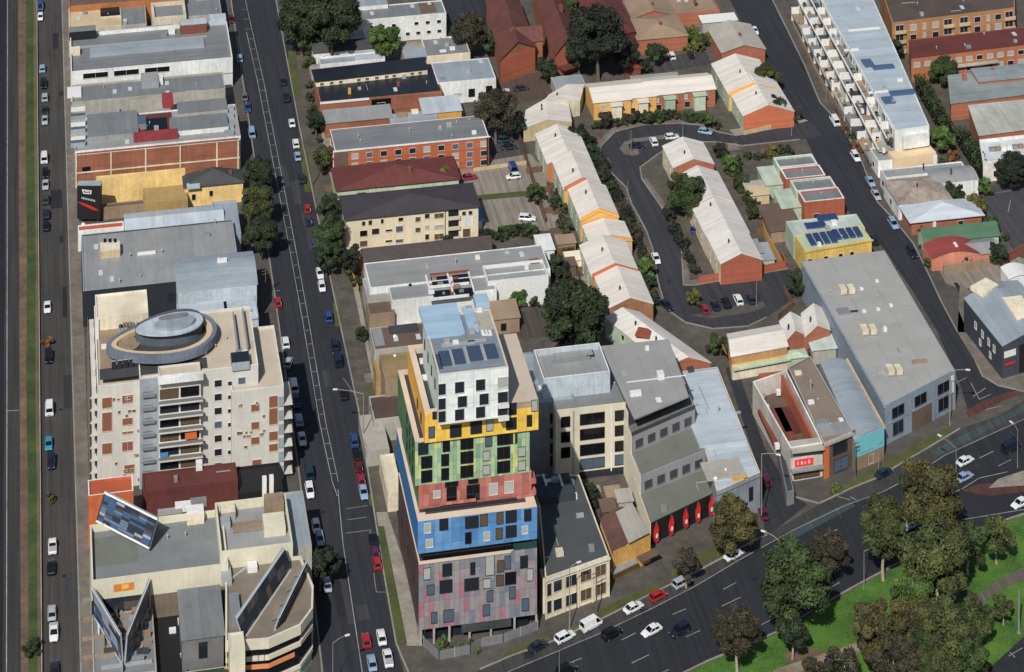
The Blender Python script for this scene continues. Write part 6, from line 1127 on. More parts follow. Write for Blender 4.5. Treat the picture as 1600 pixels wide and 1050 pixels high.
for a in ((442, 126, 'sedan', 'dark', 'u', 'charcoal sedan parked near the navy slate terrace'), (447, 152, 'suv', 'navy', 'u', 'navy four-wheel drive beside the brick front of the slate terrace'), (456, 191, 'sedan', 'white', 'u', 'white sedan beside the low brick row'), (462, 223, 'wagon', 'white', 'u', 'white wagon beside the orange brick apartments'), (465, 243, 'sedan', 'lightblue', 'u', 'pale blue sedan behind a white wagon by the brick apartments'), (472, 278, 'suv', 'dark', 'u', 'charcoal four-wheel drive beside the maroon roofed house'), (480, 325, 'hatch', 'red', 'u', 'bright red hatchback beside the cream apartments'), (482, 344, 'hatch', 'tealdark', 'u', 'dark teal hatchback behind the bright red one'), (490, 379, 'hatch', 'blue', 'u', 'blue hatchback half hidden by the street trees'), (500, 426, 'sedan', 'white', 'd', 'upper white sedan of the pair beside the amber wall'), (503, 447, 'hatch', 'white', 'd', 'lower white hatchback of the pair beside the amber wall'), (513, 494, 'suv', 'blue', 'u', 'dark blue four-wheel drive beside the small brown roofed shop'), (523, 538, 'suv', 'navy', 'u', 'navy car ahead of another dark car by the workshop'), (528, 562, 'van', 'navy', 'u', 'navy van parked behind a navy car by the workshop'), (537, 614, 'sedan', 'black', 'u', 'black sedan under the arm of the street lamp'), (553, 687, 'suv', 'blue', 'u', 'deep blue four-wheel drive beside the pale shop strip'), (557, 708, 'sedan', 'black', 'u', 'black sedan between blue and dark red cars beside the pale shop strip'), (560, 728, 'hatch', 'maroon', 'u', 'maroon hatchback beside the footpath near the tower'), (564, 748, 'hatch', 'magenta', 'u', 'crimson hatchback behind the maroon one'), (568, 768, 'sedan', 'lightblue', 'd', 'light blue sedan beside the small grass square'), (583, 843, 'suv', 'black', 'u', 'black car at the head of the row beside the tower verge'), (586, 861, 'hatch', 'purple', 'u', 'purple hatchback beside the tower verge'), (589, 878, 'hatch', 'red', 'u', 'red hatchback beside the tower verge')): car(*a, group=G3)
car(572, 999, 'hatch', 'red', 'u', 'red car driving up the second street near the bottom'); car(581, 1034, 'sedan', 'lightblue', 'u', 'pale blue sedan at the bottom edge of the second street'); car(596, 994, 'sedan', 'white', 'u', 'white sedan ahead of a white truck near the tower corner'); car(606, 1027, 'ute', 'white', 'u', 'white utility truck behind a white sedan near the tower corner')
G4 = 'cars in the yards behind the brick apartments'
for a in ((733, 276, 'sedan', 'magenta', (20, -3), 'crimson sedan in the car park behind the maroon roof'), (801, 262, 'van', 'blue', 'u', 'dark blue van in the car park by the timber fence'), (802, 275, 'hatch', 'white', (-20, 2), 'white hatchback tucked against the dark blue van'), (745, 334, 'sedan', 'lightblue', 'u', 'light blue sedan behind the cream apartments'), (824, 340, 'wagon', 'white', (20, 1), 'white wagon with dark glass at the rear of the car park'), (796, 229, 'sedan', 'dark', (20, -2), 'lower dark car in the driveway beside the timber fence'), (790, 218, 'suv', 'tealdark', (20, -2), 'dark teal car in the driveway right of the brick apartments'), (792, 143, 'hatch', 'white', 'u', 'white hatchback beside the white flats'), (815, 137, 'sedan', 'tealdark', (20, -3), 'dark green-blue sedan in the reddish yard'), (822, 108, 'hatch', 'red', (20, -4), 'red hatchback beside the red brick hall'), (849, 380, 'van', 'white', 'u', 'white van in the lane beside the hall'), (852, 432, 'hatch', 'lightblue', 'u', 'pale blue hatchback at the corner of the blank white wall'), (1049, 86, 'wagon', 'white', 'u', 'white car in the carport yard at the top'), (1079, 85, 'hatch', 'navy', 'u', 'navy hatchback in the carport yard at the top'), (722, 36, 'suv', 'tealdark', (20, -2), 'dark teal car beside the white two-storey building')): car(*a, group=G4)
G5 = 'cars round the crescent'
for a in ((1021, 220, 'wagon', 'white', 'u', 'white wagon parked inside the top of the crescent'), (1050, 213, 'hatch', 'white', (18, -2), 'white hatchback at the tip of the island terrace'), (995, 227, 'sedan', 'navy', (18, -2), 'navy sedan beside the round traffic island'), (1025, 403, 'sedan', 'white', 'd', 'white sedan parked on the west side of the crescent'), (1091, 359, 'hatch', 'blue', (18, -2), 'bright blue hatchback in the gardens of the island terrace'), (1101, 482, 'hatch', 'magenta', 'u', 'crimson hatchback at the left end of the parking island row'), (1117, 476, 'sedan', 'navy', 'u', 'navy sedan second in the parking island row'), (1134, 472, 'suv', 'black', 'u', 'black car in the middle of the parking island row'), (1153, 467, 'wagon', 'white', 'u', 'white wagon in the parking island row'), (1173, 466, 'suv', 'tealdark', 'u', 'dark teal car at the right end of the parking island row'), (1041, 476, 'sedan', 'navy', (14, 12), 'dark blue sedan at the south-west bend of the crescent'), (1102, 205, 'hatch', 'lightblue', (18, 3), 'pale blue hatchback at the kerb beside the crescent entrance gardens')): car(*a, group=G5)
G6 = 'vehicles along the right-hand street'
for a in ((1179, 47, 'sedan', 'white', 'd', 'white car driving at the top of the right-hand street'), (1304, 188, 'van', 'white', 'u', 'white van beside the brown street wall'), (1337, 244, 'wagon', 'white', 'd', 'white wagon near the cream end wall'), (1360, 283, 'sedan', 'lightblue', 'd', 'upper pale blue sedan of the pair beside the white parapet houses'), (1369, 304, 'sedan', 'silver', 'd', 'silver sedan just below a pale blue one on the right-hand street'), (1396, 349, 'wagon', 'lightblue', 'd', 'pale blue wagon beside the green roofed cottage'), (1364, 374, 'suv', 'navy', 'u', 'navy car behind the yellow solar house'), (1425, 394, 'suv', 'navy', 'd', 'navy four-wheel drive beside the red roofed cottage'), (1527, 338, 'hatch', 'white', (14, -10), 'white hatchback under the yellowing tree')): car(*a, group=G6)
G7 = 'vehicles on the main road'; M_ = (20, -10.5); N_ = (-20, 10.5)
for a in ((841, 1008, 'sedan', 'navy', M_, 'dark blue sedan parked at the lower end of the main road kerb'), (883, 994, 'wagon', 'white', M_, 'white wagon parked below the lamp post on the main road'), (924, 975, 'van', 'white', M_, 'rounded white van parked on the main road kerb'), (956, 989, 'suv', 'black', M_, 'black car driving beside the parked white van'), (990, 948, 'sedan', 'white', M_, 'white sedan parked on the kerb in front of the cream street front'), (1028, 930, 'hatch', 'red', M_, 'red hatchback parked on the main road kerb'), (1066, 909, 'wagon', 'silver', M_, 'silver wagon parked ahead of the red hatchback'), (1018, 984, 'sedan', 'white', N_, 'white sedan driving in the second lane of the main road'), (1062, 984, 'suv', 'navy', N_, 'navy car following the white sedan in the second lane'), (1146, 866, 'sedan', 'white', M_, 'white sedan in the kerb lane below the red banners'), (1213, 899, 'hatch', 'white', N_, 'white hatchback partly behind the lamp post and big tree'), (1508, 719, 'sedan', 'white', M_, 'white sedan in the lanes near the median'), (1507, 744, 'sedan', 'lightblue', M_, 'light blue sedan beside a white one near the median'), (1381, 738, 'sedan', 'navy', M_, 'navy sedan in the kerb lane below the grassy verge'), (1580, 698, 'van', 'navy', M_, 'dark navy van at the right edge of the main road'), (1594, 785, 'sedan', 'white', N_, 'white sedan at the right edge below the median'), (1402, 851, 'sedan', 'silver', N_, 'silver sedan glimpsed between the park trees'), (1425, 818, 'sedan', 'lightblue', N_, 'pale blue sedan hidden behind the tall park trees'), (885, 1046, 'suv', 'black', M_, 'black car at the bottom edge of the main road'), (1197, 750, 'hatch', 'maroon', 'u', 'maroon hatchback in the side street beside the pale blue hall'), (1192, 800, 'sedan', 'maroon', 'u', 'maroon sedan at the mouth of the side street')): car(*a, group=G7)
# ================================================================ TREES AND PLANTS
def leafmat(key, rgb):
    m = bpy.data.materials.new(key); m.use_nodes = True; N = m.node_tree.nodes; L = m.node_tree.links; bs = N['Principled BSDF']; bs.inputs['Roughness'].default_value = .8
    at = N.new('ShaderNodeAttribute'); at.attribute_name = 'tone'
    vm = N.new('ShaderNodeVectorMath'); vm.operation = 'MULTIPLY'; vm.inputs[0].default_value = [x*.66 for x in lin(rgb)]; L.new(at.outputs['Color'], vm.inputs[1]); L.new(vm.outputs[0], bs.inputs['Base Color']); return m
LEAF = {k: leafmat('leaf_'+k, c) for k, c in dict(dark=(52, 70, 38), mid=(66, 88, 38), bright=(90, 124, 44), brown=(94, 92, 44), olive=(82, 94, 42), bare=(74, 70, 50), yellow=(118, 116, 44), black=(42, 52, 36), rust=(140, 92, 48)).items()}
LEAF['twig'] = mat('twig', (58, 50, 40), 'wall')
BARK = mat('bark', (108, 92, 76), 'wall'); BARKL = mat('bark_pale', (166, 150, 130), 'wall')
import colorsys
_TM = {}
def crown(kind, size, variant, squash):
    k = (kind, size, variant, squash)
    if k in _TM: return _TM[k]
    rnd = random.Random(hash((size, variant, len(kind))) & 0xffff)
    R, n, lf = {'L': (6., 20000, .29), 'M': (3.2, 5200, .26), 'S': (1.5, 900, .24)}[size]
    if kind == 'bare': n = int(n*.7)
    clumps = []
    nc = {'L': 40, 'M': 22, 'S': 12}[size]
    for i in range(nc):
        while True:
            x, y, z = (rnd.uniform(-1, 1) for _ in range(3))
            r = math.sqrt(x*x+y*y+z*z)
            if .25 < r < 1: break
        rc = rnd.uniform(.2, .38)*(1.15-.35*r); f = .82+.18*rnd.random()
        clumps.append((x*f*(1-rc*.55), y*f*(1-rc*.55), z*f*(1-rc*.5), rc, rnd.uniform(.55, 1.5), rnd.uniform(-.1, .12)))
    verts = []; faces = []; tones = []
    for i in range(n):
        cx, cy, cz, rc, tone, hue = clumps[i % nc]
        while True:
            d = Vector([rnd.gauss(0, 1) for _ in range(3)])
            if d.length > .01: break
        d.normalize(); rr = rc*(rnd.random()**.35)*rnd.uniform(.85, 1.12)
        c = Vector((cx, cy, cz))+d*rr; c = Vector((c.x*R, c.y*R, c.z*R*squash))
        nrm = (d+Vector([rnd.gauss(0, .55) for _ in range(3)])+Vector((0, 0, .25))).normalized()
        a = nrm.orthogonal().normalized(); b = nrm.cross(a); t = rnd.uniform(0, 6.28); a, b = a*math.cos(t)+b*math.sin(t), b*math.cos(t)-a*math.sin(t)
        s = lf*rnd.uniform(.55, 1.25); s2 = s*rnd.uniform(.45, .8)
        k0 = len(verts); verts += [c-a*s, c-b*s2*.8, c+a*s, c+b*s2]; faces.append((k0, k0+1, k0+2, k0+3))
        tv = tone*rnd.uniform(.7, 1.3); tones.append((tv*(1+hue), tv, tv*(1-hue*.8), 1))
    me = bpy.data.meshes.new('crown'); me.from_pydata(verts, [], faces)
    at = me.attributes.new('tone', 'FLOAT_COLOR', 'FACE')
    at.data.foreach_set('color', [x for t in tones for x in t]); me.materials.append(LEAF['mid']); me.update()
    _TM[k] = me; return me
def trunkmesh(size, variant, pale):
    k = ('trunk', size, variant, pale)
    if k in _TM: return _TM[k]
    rnd = random.Random(variant*17+ord(size)); R = {'L': 6., 'M': 3.2, 'S': 1.5}[size]; m = MB(); H = R*1.15; r0 = R*.062
    pts = [Vector((0, 0, -.15))]
    for i in range(1, 5): pts.append(Vector((rnd.uniform(-.03, .03)*R*i, rnd.uniform(-.03, .03)*R*i, H*i/4)))
    for i in range(4): m.tube(pts[i], pts[i+1], r0*(1-.16*i), r0*(1-.16*(i+1)), 8)
    for i in range(9):
        b = pts[2+i % 3]; t = rnd.uniform(0, 6.28); e = b+Vector((math.cos(t)*R*rnd.uniform(.35, .65), math.sin(t)*R*rnd.uniform(.35, .65), R*rnd.uniform(.1, .42)))
        mid = b.lerp(e, .5)+Vector((0, 0, R*.06)); m.tube(b, mid, r0*.42, r0*.28, 6, 1); m.tube(mid, e, r0*.28, r0*.1, 5, 1)
        for q in range(2):
            e2 = mid+Vector((rnd.uniform(-.3, .3)*R, rnd.uniform(-.3, .3)*R, rnd.uniform(.05, .22)*R)); m.tube(mid, e2, r0*.16, r0*.05, 4, 1)
    _TM[k] = m.mesh('trunk', [BARKL if pale else BARK, LEAF['twig']]); return _TM[k]
_tv = [0]
def tree(px, py, wpx, kind, label, group=None, tall=1.0, squash=.85, name='tree', pale=False):
    """crown centre as seen in the photo and crown width in photo pixels"""
    _tv[0] += 1; v = _tv[0] % 3
    s0 = (py-HZ)/HC; R = wpx/2/s0; bush = name in ('bush', 'shrub')
    size = 'L' if R > 4.2 else ('M' if R > 1.9 else 'S'); R0 = {'L': 6., 'M': 3.2, 'S': 1.5}[size]; sc = R/R0*1.12
    zc = R*squash*(.85 if bush else 1.0)+(0 if bush else R*.75*tall)
    p = P(px, py, zc); rt = thing(name, label, name, (p.x, p.y, 0), group, random.uniform(0, 6.28))
    o = bpy.data.objects.new('crown' if not bush else 'foliage', crown(kind if kind == 'bare' else 'leafy', size, v, round(squash, 2))); COL.objects.link(o); o.parent = rt; o.location = (0, 0, zc); o.scale = (sc,)*3
    o.material_slots[0].link = 'OBJECT'; o.material_slots[0].material = LEAF[kind]
    t = bpy.data.objects.new('trunk' if not bush else 'stem', trunkmesh(size, v, pale)); COL.objects.link(t); t.parent = rt; t.scale = (sc, sc, sc*max(.3, (zc-R*squash*.15)/(R*1.15)))
    return rt
TG = 'park trees beside the main road'
for a in ((1245, 908, 112, 'mid', 'big rounded dark green tree at the left end of the park'), (1295, 862, 66, 'bare', 'thin dark brown leafless tree behind the big rounded park tree'), (1380, 822, 78, 'olive', 'olive green park tree with a straight pale trunk', TG, 1.5, 1.0), (1452, 775, 98, 'brown', 'tallest brown-olive tree of the park with bulging rust clumps', TG, 1.7, 1.05), (1462, 868, 108, 'olive', 'broad olive tree in front of the tallest park tree', TG, 1.1, 1.0), (1512, 850, 60, 'mid', 'dark green tree right of the broad olive tree'), (1557, 836, 56, 'olive', 'small rounded olive tree on the grass near the right edge'), (1152, 985, 74, 'bare', 'dark see-through tree beside the lower main road kerb', TG, 1.2), (1374, 985, 92, 'brown', 'brown-olive tree at the bottom of the park beside the grey lamp post'), (1482, 990, 92, 'olive', 'spreading olive tree in the lower right of the park'), (1440, 1012, 70, 'mid', 'dense green tree between the two lower park trees'), (1398, 1035, 80, 'bare', 'dark brown twiggy tree at the bottom edge of the park'), (1318, 1040, 60, 'bare', 'greyish bare tree at the bottom edge beside the path'), (1522, 962, 62, 'olive', 'olive tree beside the curving pale path'), (1568, 948, 36, 'olive', 'small olive tree next to the curving pale path'), (1425, 935, 74, 'bright', 'low leafy green tree in the shade of the broad olive tree'), (1238, 985, 56, 'dark', 'low dark spreading tree over the bare dirt patch'), (1470, 930, 36, 'bare', 'pinkish grey leafless bush in the middle of the park')):
    tree(*a[:5], group=TG, **(dict(tall=a[6], squash=a[7]) if len(a) > 7 else (dict(tall=a[6]) if len(a) > 6 else {})), pale=True)
tree(1148, 818, 76, 'brown', 'bushy autumn-brown tree in front of the pale blue hall', tall=.8); tree(1072, 880, 44, 'bare', 'leafless pale street tree on the footpath below the red banners', pale=True, tall=1.2)
G = 'street trees along the second street'
for a in ((404, 272, 50, 'dark', 'dark street tree beside the yellow hip-roof house'), (402, 315, 54, 'olive', 'olive-brown street tree opposite the navy wall building'), (407, 362, 56, 'dark', 'dense dark street tree beside the wide grey warehouse roof'), (500, 876, 58, 'black', 'very dark street tree shading the second street near the corner building'), (517, 325, 44, 'dark', 'dark street tree in front of the cream apartments'), (514, 365, 52, 'mid', 'rounded green street tree below the cream apartments'), (545, 402, 40, 'black', 'dark tree beside the amber wall'), (510, 398, 44, 'dark', 'lower dark green tree on the footpath near the amber wall'), (494, 185, 36, 'dark', 'brownish street tree beside the low brick row'), (502, 245, 36, 'olive', 'olive street tree beside the brick apartments')): tree(*a, group=G)
GT = 'dark trees along the top edge'
for a in ((472, 22, 80, 'dark', 'large dark tree at the top of the second street'), (518, 22, 90, 'dark', 'broad dark tree touching the top edge left of the white building'), (506, 50, 44, 'bare', 'brown twiggy tree with pale limbs beside the white building'), (478, 62, 34, 'olive', 'yellow-olive tree at the footpath near the top'), (935, 50, 92, 'black', 'tall black-green tree in front of the maroon hall'), (905, 78, 50, 'dark', 'dark tree between the red halls'), (980, 84, 44, 'black', 'dark tree right of the tall black-green one'), (735, 45, 58, 'bare', 'greyish leafless tree beside the white two-storey building'), (768, 62, 34, 'mid', 'slim green tree against the red gabled hall'), (893, 12, 36, 'mid', 'green tree between the red roofs at the top edge'), (853, 105, 34, 'dark', 'dark shrubby tree in front of the red hall porch')): tree(*a, group=GT)
tree(600, 60, 52, 'bright', 'bright green tree in front of the white two-storey building'); tree(775, 170, 66, 'bare', 'grey-brown bare tree right of the brick apartments'); tree(800, 190, 40, 'black', 'dark tree at the corner of the driveway')
tree(900, 492, 104, 'dark', 'large dark green tree beside the southern end of the west terrace', tall=.7); tree(1072, 300, 64, 'mid', 'bright leafy green tree at the island terrace', tall=.6)
for a in ((809, 462, 30, 'bright', 'light green bush-like tree against the blank white wall'), (835, 469, 20, 'mid', 'small round green tree at the corner of the white wall'), (836, 301, 30, 'mid', 'round green tree at the car park edge by the timber fence'), (1027, 79, 38, 'mid', 'round yellow-green tree behind the north terrace row'), (1083, 464, 26, 'yellow', 'small yellow tree on the crescent corner'), (1008, 420, 34, 'bright', 'light green tree beside the white sedan on the crescent'), (1198, 118, 44, 'olive', 'yellow-green street tree beside the crescent entrance gable'), (1120, 536, 34, 'mid', 'green tree with yellow top beside the cream house'), (1248, 440, 38, 'dark', 'dark tree at the corner of the big warehouse'), (1474, 108, 46, 'mid', 'round dark green tree in front of the maroon-roof flats'), (1392, 74, 36, 'dark', 'dark green tree beside the long pale blue roof'), (1472, 216, 38, 'bright', 'yellow-green tree at the end of the cream wall'), (1490, 301, 36, 'dark', 'round dark green bush-like tree beside the patched roof house'), (1527, 318, 34, 'yellow', 'yellowing tree beside the right-hand car park'), (1545, 356, 30, 'mid', 'green tree right of the vivid green roof'), (1562, 394, 38, 'dark', 'round dark tree right of the salmon wall'), (1580, 264, 54, 'black', 'dark tree under the white rooftop terrace'), (1540, 290, 26, 'bright', 'small light green tree beside the dark hedge end'), (1218, 165, 40, 'dark', 'dark bushy tree beside the right-hand street'), (954, 410, 26, 'dark', 'small dark tree between the roofs of the west terrace'), (870, 415, 34, 'dark', 'dark green tree in the yards behind the west terrace'), (905, 212, 40, 'black', 'dark tree beside the northernmost west terrace unit')): tree(*a[:5], tall=.5)
for a in ((655, 283, 44, 'olive', 'rounded olive green bush in front of the maroon roof'), (690, 279, 40, 'yellow', 'yellow-green dome bush at the corner of the maroon roof'), (638, 285, 18, 'dark', 'thin dark conifer-like bush between maroon and dark roofs'), (565, 521, 24, 'dark', 'dark green bush at the footpath beside the workshop'), (50, 1012, 30, 'dark', 'dark green bush on the verge at the bottom left'), (78, 778, 18, 'olive', 'brownish shrub at the kerb of the left street'), (74, 532, 20, 'rust', 'orange-brown shrub beside the black car on the left street')): tree(*a, name='bush')
GB = 'shrubs round the crescent gardens'
sh = [(560+0, 0)]
random.seed(21)
def row(pts, n, w, kinds, lab, grp):
    for i in range(n):
        t = i/(max(1, n-1))*(len(pts)-1); k = min(int(t), len(pts)-2); f = t-k; x = pts[k][0]+(pts[k+1][0]-pts[k][0])*f+random.uniform(-3, 3); y = pts[k][1]+(pts[k+1][1]-pts[k][1])*f+random.uniform(-3, 3)
        tree(x, y, w*random.uniform(.7, 1.25), random.choice(kinds), lab, group=grp, name='shrub', squash=.8)
row([(912, 212), (935, 250), (960, 300), (985, 350), (1004, 392), (1012, 440), (1020, 480)], 30, 22, ('black', 'bare', 'dark'), 'dark shrub in the verge between the west terrace and the crescent', 'dark shrubs along the west side of the crescent')
row([(930, 196), (975, 190), (1020, 180), (1060, 178), (1095, 182), (1118, 196)], 18, 20, ('black', 'bare', 'dark', 'mid'), 'shrub in the front gardens of the north terrace row', 'shrubs in the north row front gardens')
row([(1125, 232), (1150, 270), (1172, 310), (1196, 345)], 20, 22, ('dark', 'mid', 'black'), 'shrub in the gardens east of the island terrace', 'shrubs in the gardens east of the island terrace')
row([(1150, 248), (1200, 238), (1232, 232)], 7, 20, ('dark', 'mid', 'yellow'), 'shrub in the beds north of the rear parapet houses', 'shrubs north of the parapet houses')
row([(1045, 330), (1062, 372), (1080, 410)], 11, 18, ('bare', 'black'), 'brownish shrub on the west side of the island terrace', 'shrubs west of the island terrace')
row([(870, 300), (880, 350), (890, 400), (880, 440), (860, 470)], 16, 18, ('dark', 'mid', 'bare'), 'garden shrub in the back yards of the west terrace', 'shrubs behind the west terrace')
row([(1060, 46), (1085, 50), (1100, 70), (1068, 72)], 9, 20, ('yellow', 'mid', 'bright'), 'yellow-green shrub in the garden behind the north terrace', 'shrubs in the garden at the top')
row([(1460, 262), (1490, 240)], 4, 16, ('mid', 'rust'), 'flowering shrub below the yellow-green tree', 'flowering shrubs on the right')
row([(1425, 330), (1440, 380), (1462, 410)], 8, 15, ('mid', 'olive'), 'garden shrub in front of the cottages on the right-hand street', 'front garden shrubs on the right')
row([(1500, 412), (1520, 404), (1555, 392), (1570, 370), (1545, 340)], 9, 18, ('dark', 'mid'), 'shrub behind the cottages on the right', 'shrubs behind the cottages')
row([(590, 494), (615, 490), (650, 486)], 8, 20, ('dark', 'mid', 'bright'), 'leafy shrub in the strip behind the workshop roof', 'shrubs behind the workshop')
row([(752, 366), (785, 368), (830, 364)], 8, 18, ('black', 'dark', 'mid'), 'shrub in the bed below the rear car park', 'shrubs below the rear car park')
row([(485, 150), (497, 210), (508, 255)], 8, 18, ('dark', 'olive'), 'roadside shrub on the east footpath of the second street', 'shrubs on the east footpath')
row([(488, 130), (470, 70), (486, 95)], 5, 16, ('mid', 'olive'), 'shrub near the top of the second street', 'shrubs at the top of the second street')
row([(1310, 185), (1345, 235), (1365, 215)], 9, 15, ('mid', 'olive', 'rust'), 'planter shrub below the white balconied complex', 'shrubs below the white complex')
row([(1298, 120), (1318, 165)], 5, 15, ('mid', 'olive'), 'planter shrub on the street side of the white complex', 'shrubs beside the white complex')
row([(542, 408), (556, 440)], 6, 20, ('rust', 'dark', 'mid'), 'rust-tinted shrub behind the amber garden wall', 'shrubs behind the amber wall')
row([(690, 1010), (712, 1012), (735, 1004), (670, 1000), (745, 1016)], 7, 14, ('mid', 'bright'), 'small planted shrub at the tower entrance', 'shrubs at the tower entrance')
row([(612, 605), (600, 625)], 3, 14, ('mid',), 'green shrub in the small garden beside the tower', 'shrubs beside the tower')
row([(1298, 768), (1308, 762)], 3, 12, ('yellow', 'bright'), 'flowering shrub at the verge corner', 'shrubs at the verge corner')
row([(1262, 548), (1270, 560), (1240, 546)], 4, 20, ('dark', 'black'), 'dark shrub between the cream house and warehouse', 'shrubs beside the warehouse')
row([(920, 765), (935, 780), (925, 790)], 5, 20, ('black', 'dark'), 'dark overgrown shrub in the yard behind the yellow shop', 'shrubs behind the yellow shop')
row([(1590, 270), (1560, 262)], 3, 26, ('black',), 'dark shrub at the right-hand hedge line', 'dark shrubs on the right')
# clipped hedges
def hedge(label, pts, w, h, kind):
    q = [P(*p) for p in pts]; rt = thing('hedge', label, 'hedge', q[0]); rnd = random.Random(5); verts = []; faces = []; tones = []
    core = MB()
    for a, b in zip(q, q[1:]):
        d = b-a; L = d.length; d /= L; n = Vector((-d.y, d.x, 0)); core.box((a+b)/2, L, w*.7, 0, h*.82, math.atan2(d.y, d.x))
        for i in range(int(L*60)):
            x = rnd.random()*L; y = rnd.uniform(-.5, .5)*w; z = h*(1-rnd.random()**3)
            if rnd.random() < .45: y = math.copysign(w/2, y)*rnd.uniform(.85, 1.12)
            else: z = h*rnd.uniform(.88, 1.12)
            c = a+d*x+n*y+Vector((0, 0, z)); nr = Vector([rnd.gauss(0, 1) for _ in range(3)]).normalized(); t = nr.orthogonal().normalized(); s = nr.cross(t); e = rnd.uniform(.18, .4); k = len(verts)
            verts += [c-t*e, c-s*e*.6, c+t*e, c+s*e*.6]; faces.append((k, k+1, k+2, k+3)); tv = rnd.uniform(.6, 1.4)*(.8+.4*math.sin(x*.9+y)); tones.append((tv, tv, tv*.9, 1))
    core.build('hedge_core', LEAF['black'], rt)
    me = bpy.data.meshes.new('foliage'); off = Vector(rt.location); me.from_pydata([v-off for v in verts], [], faces); at = me.attributes.new('tone', 'FLOAT_COLOR', 'FACE'); at.data.foreach_set('color', [x for t in tones for x in t]); me.materials.append(LEAF[kind])
    o = bpy.data.objects.new('foliage', me); COL.objects.link(o); o.parent = rt
hedge('long clipped hedge beside the pale blue roof, upper stretch', [(1436, 140), (1462, 185), (1482, 222)], 3.2, 4.5, 'mid'); hedge('clipped hedge stretch below the yellow-green tree towards the car park', [(1500, 222), (1522, 256), (1538, 284)], 3.4, 4.5, 'mid')
hedge('low clipped hedge under the rear car park', [(778, 366), (830, 360)], 1.5, 1.6, 'mid')
# ================================================================ POLES
def lamp(px, py, h, label, arm=None, head=True, mtl=GALV, r=.13, group=None, cross=False, arms=()):
    p = P(px, py); rt = thing('street_lamp' if not cross else 'power_pole', label, 'street lamp' if not cross else 'pole', p, group)
    m = MB(); m.tube(p-Vector((0, 0, .1)), p+Vector((0, 0, h)), r, r*.6, 8); m.build('pole', mtl, rt)
    m = MB(); m.tube(p, p+Vector((0, 0, .35)), r*1.7, r*1.5, 8); m.build('base', mtl, rt)
    for a in ([arm] if arm else [])+list(arms):
        e = P(px+a[0], py+a[1]); d = (e-p); L = d.length; d /= L; t = p+Vector((0, 0, h)); mid = t+d*L*.5+Vector((0, 0, .5)); end = t+d*L+Vector((0, 0, .7))
        m = MB(); m.tube(t-Vector((0, 0, .1)), mid, r*.55, r*.5, 6); m.tube(mid, end, r*.5, r*.45, 6); m.build('arm', mtl, rt)
        m = MB(); m.box(end+d*.35, 1.0, .36, end.z-.12, end.z+.08, math.atan2(d.y, d.x)); m.build('lamp_head', WHITE, rt)
    if cross:
        for z in (h-.4, h-1.2): m = MB(); m.box(p, 2.2, .12, z, z+.14, AL+.4); m.build('crossarm', BARK, rt)
    return rt
GLP = 'street lamps'
for a in ((1190, 812, 14.5, 'tall lamp post at the side street mouth with arm towards the courtyard building', (24, 6)), (1217, 976, 17.5, 'tall lamp post between the main road and the big rounded tree', (-22, -8)), (890, 983, 12.5, 'pale lamp post in front of the dark-roofed hall', (12, -4)), (1484, 664, 12.5, 'lamp post at the warehouse corner with arm over the side road', (26, 2)), (1494, 752, 7.5, 'slanting-arm lamp post in the main road near the median', (-24, -14)), (1590, 730, 8.5, 'lamp post at the right edge of the main road', (-8, -6)), (1350, 920, 8.0, 'thin lamp post on the park grass beside the olive tree', (26, -4)), (986, 240, 6.5, 'white lamp post on the round traffic island', None), (1067, 212, 5.5, 'lamp post at the tip of the island terrace', None), (981, 312, 5.2, 'lamp post on the inner bend of the crescent beside the dark shrubs', None), (1182, 478, 6.2, 'white lamp post at the parking island', None), (1291, 160, 9, 'thin lamp post beside the brown street wall', None), (568, 700, 12.5, 'lamp post on the east footpath with a long arm over the second street', (-42, -2)), (520, 1075, 9, 'lamp post in shadow beside the curved corner building', (20, -6)), (1237, 212, 4.5, 'short lamp post at the crescent entrance', None), (1373, 740, 6.2, 'leaning thin white pole on the grassy verge', None), (1396, 1060, 11, 'grey steel lamp post at the bottom of the park with two heads', None), (1592, 990, 9.0, 'thick grey steel column at the right edge of the lower road', None), (874, 1060, 5.5, 'short grey pole at the bottom edge of the main road', None), (1198, 836, .9, 'small bollard light on the kerb at the side street', None), (1470, 1048, 4.6, 'white short pole among the lower park trees', None)):
    lamp(*a[:4], arm=a[4], group=None, r=.26 if 'thick' in a[3] else (.14 if a[2] > 10 else .09), mtl=STEEL if 'grey' in a[3] else plain('lamp_cream', (146, 140, 128), .6), arms=((10, 0), (-10, 0)) if 'two heads' in a[3] else ())
lamp(932, 960, 9, 'brown timber power pole in front of the cream street front', cross=True, mtl=BARK, r=.16); lamp(1336, 748, 8.2, 'brown timber pole between the brown shop and turquoise shop', cross=True, mtl=BARK, r=.18); lamp(415, 470, 8, 'timber power pole on the shaded west footpath', cross=True, mtl=BARK, r=.16); lamp(488, 290, 9, 'timber power pole on the east footpath beside the maroon roof', cross=True, mtl=BARK, r=.16)

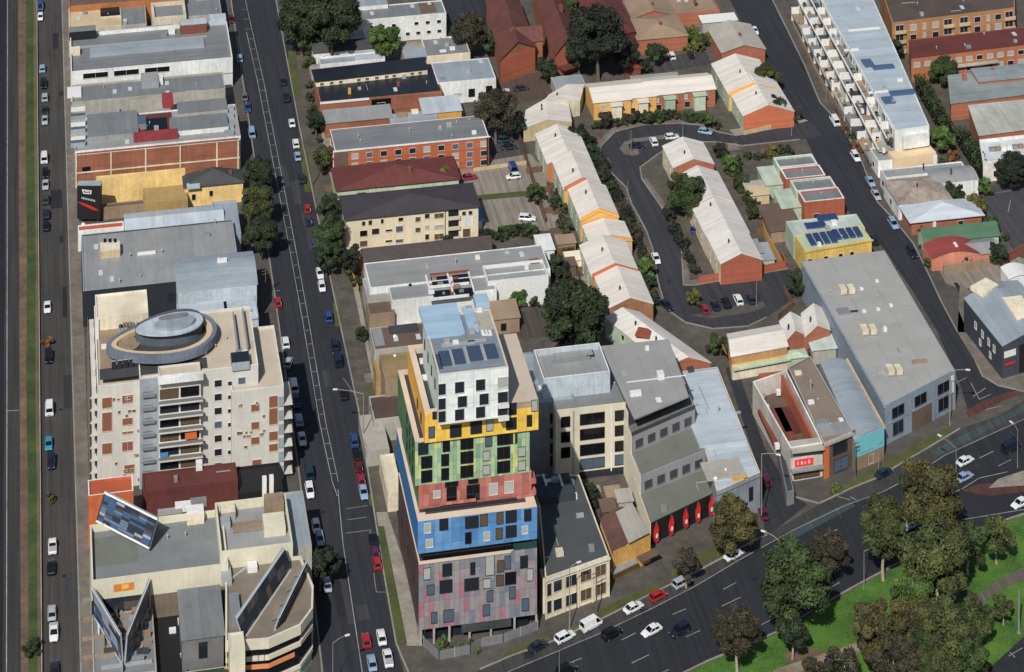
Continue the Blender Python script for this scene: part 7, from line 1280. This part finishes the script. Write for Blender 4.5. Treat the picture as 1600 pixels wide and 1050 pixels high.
for a in ((884, 352, 22, 'mid', 'small green tree in a west terrace back yard beside the sheds'), (866, 318, 20, 'dark', 'small dark tree by the timber fence behind the west terrace'), (888, 448, 26, 'bright', 'light green tree in the yard above the large dark tree'), (868, 470, 22, 'olive', 'olive tree wedged beside the blank white wall yard'), (1140, 256, 26, 'bright', 'light green tree in the beds north-east of the island terrace'), (1176, 330, 24, 'mid', 'small tree behind the brown tin yard shed'), (1160, 285, 26, 'mid', 'mid green tree in the gardens east of the island terrace'), (1110, 190, 20, 'bright', 'small bright tree at the end of the north row gardens'), (1012, 182, 24, 'mid', 'green tree in the middle of the north row front gardens'), (946, 186, 26, 'bare', 'twiggy grey tree in front of the amber north row house'), (1085, 420, 20, 'bare', 'brownish small tree near the south end of the island terrace'), (1240, 178, 26, 'bare', 'bare brown tree beside the crescent junction'), (1508, 330, 22, 'mid', 'small green tree behind the pyramid roofed cottage'), (1436, 352, 18, 'mid', 'small street-front tree beside the vivid green roof'), (1452, 408, 18, 'olive', 'small olive tree at the gate of the red roofed cottage'), (1075, 60, 22, 'bright', 'bright small tree in the garden at the top'), (1110, 60, 20, 'yellow', 'yellowish small tree beside the white metal canopy'), (1005, 100, 26, 'dark', 'dark tree behind the north terrace carport'), (700, 372, 20, 'dark', 'dark small tree in front of the cream apartments balconies')): tree(*a, tall=.4)

for a in ((1428, 975, 84, 'brown', 'brown-green tree filling the middle of the lower park'), (1512, 1022, 74, 'mid', 'dark green tree at the bottom edge beside the lower road'), (1462, 1050, 70, 'olive', 'olive tree cut by the bottom edge of the photo'), (1270, 1052, 50, 'bare', 'thin brown tree cut by the bottom edge near the gravel path')): tree(*a, group=TG, pale=True)
# ================================================================ CAMERA AND LIGHT
cd = bpy.data.cameras.new('camera'); cam = bpy.data.objects.new('camera', cd); COL.objects.link(cam); S.camera = cam
cam.location = (0, 0, HC); cam.rotation_euler = (math.radians(90), 0, 0)
cd.sensor_width = 36; cd.sensor_fit = 'HORIZONTAL'; cd.lens = F/1600*36; cd.shift_y = -(525-HZ)/1600; cd.clip_end = 6000; cd.clip_start = 5
w = bpy.data.worlds.new('World'); S.world = w; w.use_nodes = True
nt = w.node_tree; bg = nt.nodes['Background']; sk = nt.nodes.new('ShaderNodeTexSky'); sk.sky_type = 'NISHITA'; sk.sun_disc = False
SUN = Vector((-.26, -.965, 0)).normalized(); EL = math.radians(45)
sk.sun_elevation = EL; sk.sun_rotation = math.atan2(SUN.x, SUN.y); sk.air_density = 1.0; sk.dust_density = 1.5
nt.links.new(sk.outputs[0], bg.inputs[0]); bg.inputs[1].default_value = .066
sl = bpy.data.lights.new('sun', 'SUN'); sl.energy = 4.15; sl.angle = math.radians(.6); sl.color = (1, .96, .89)
so = bpy.data.objects.new('sun', sl); COL.objects.link(so); so.location = (-200, 0, 400)
d = -(SUN*math.cos(EL)+Vector((0, 0, math.sin(EL)))); so.rotation_euler = d.to_track_quat('-Z', 'Y').to_euler()
S.view_settings.view_transform = 'Standard'; S.view_settings.look = 'None'; S.view_settings.exposure = 0; S.view_settings.gamma = 1
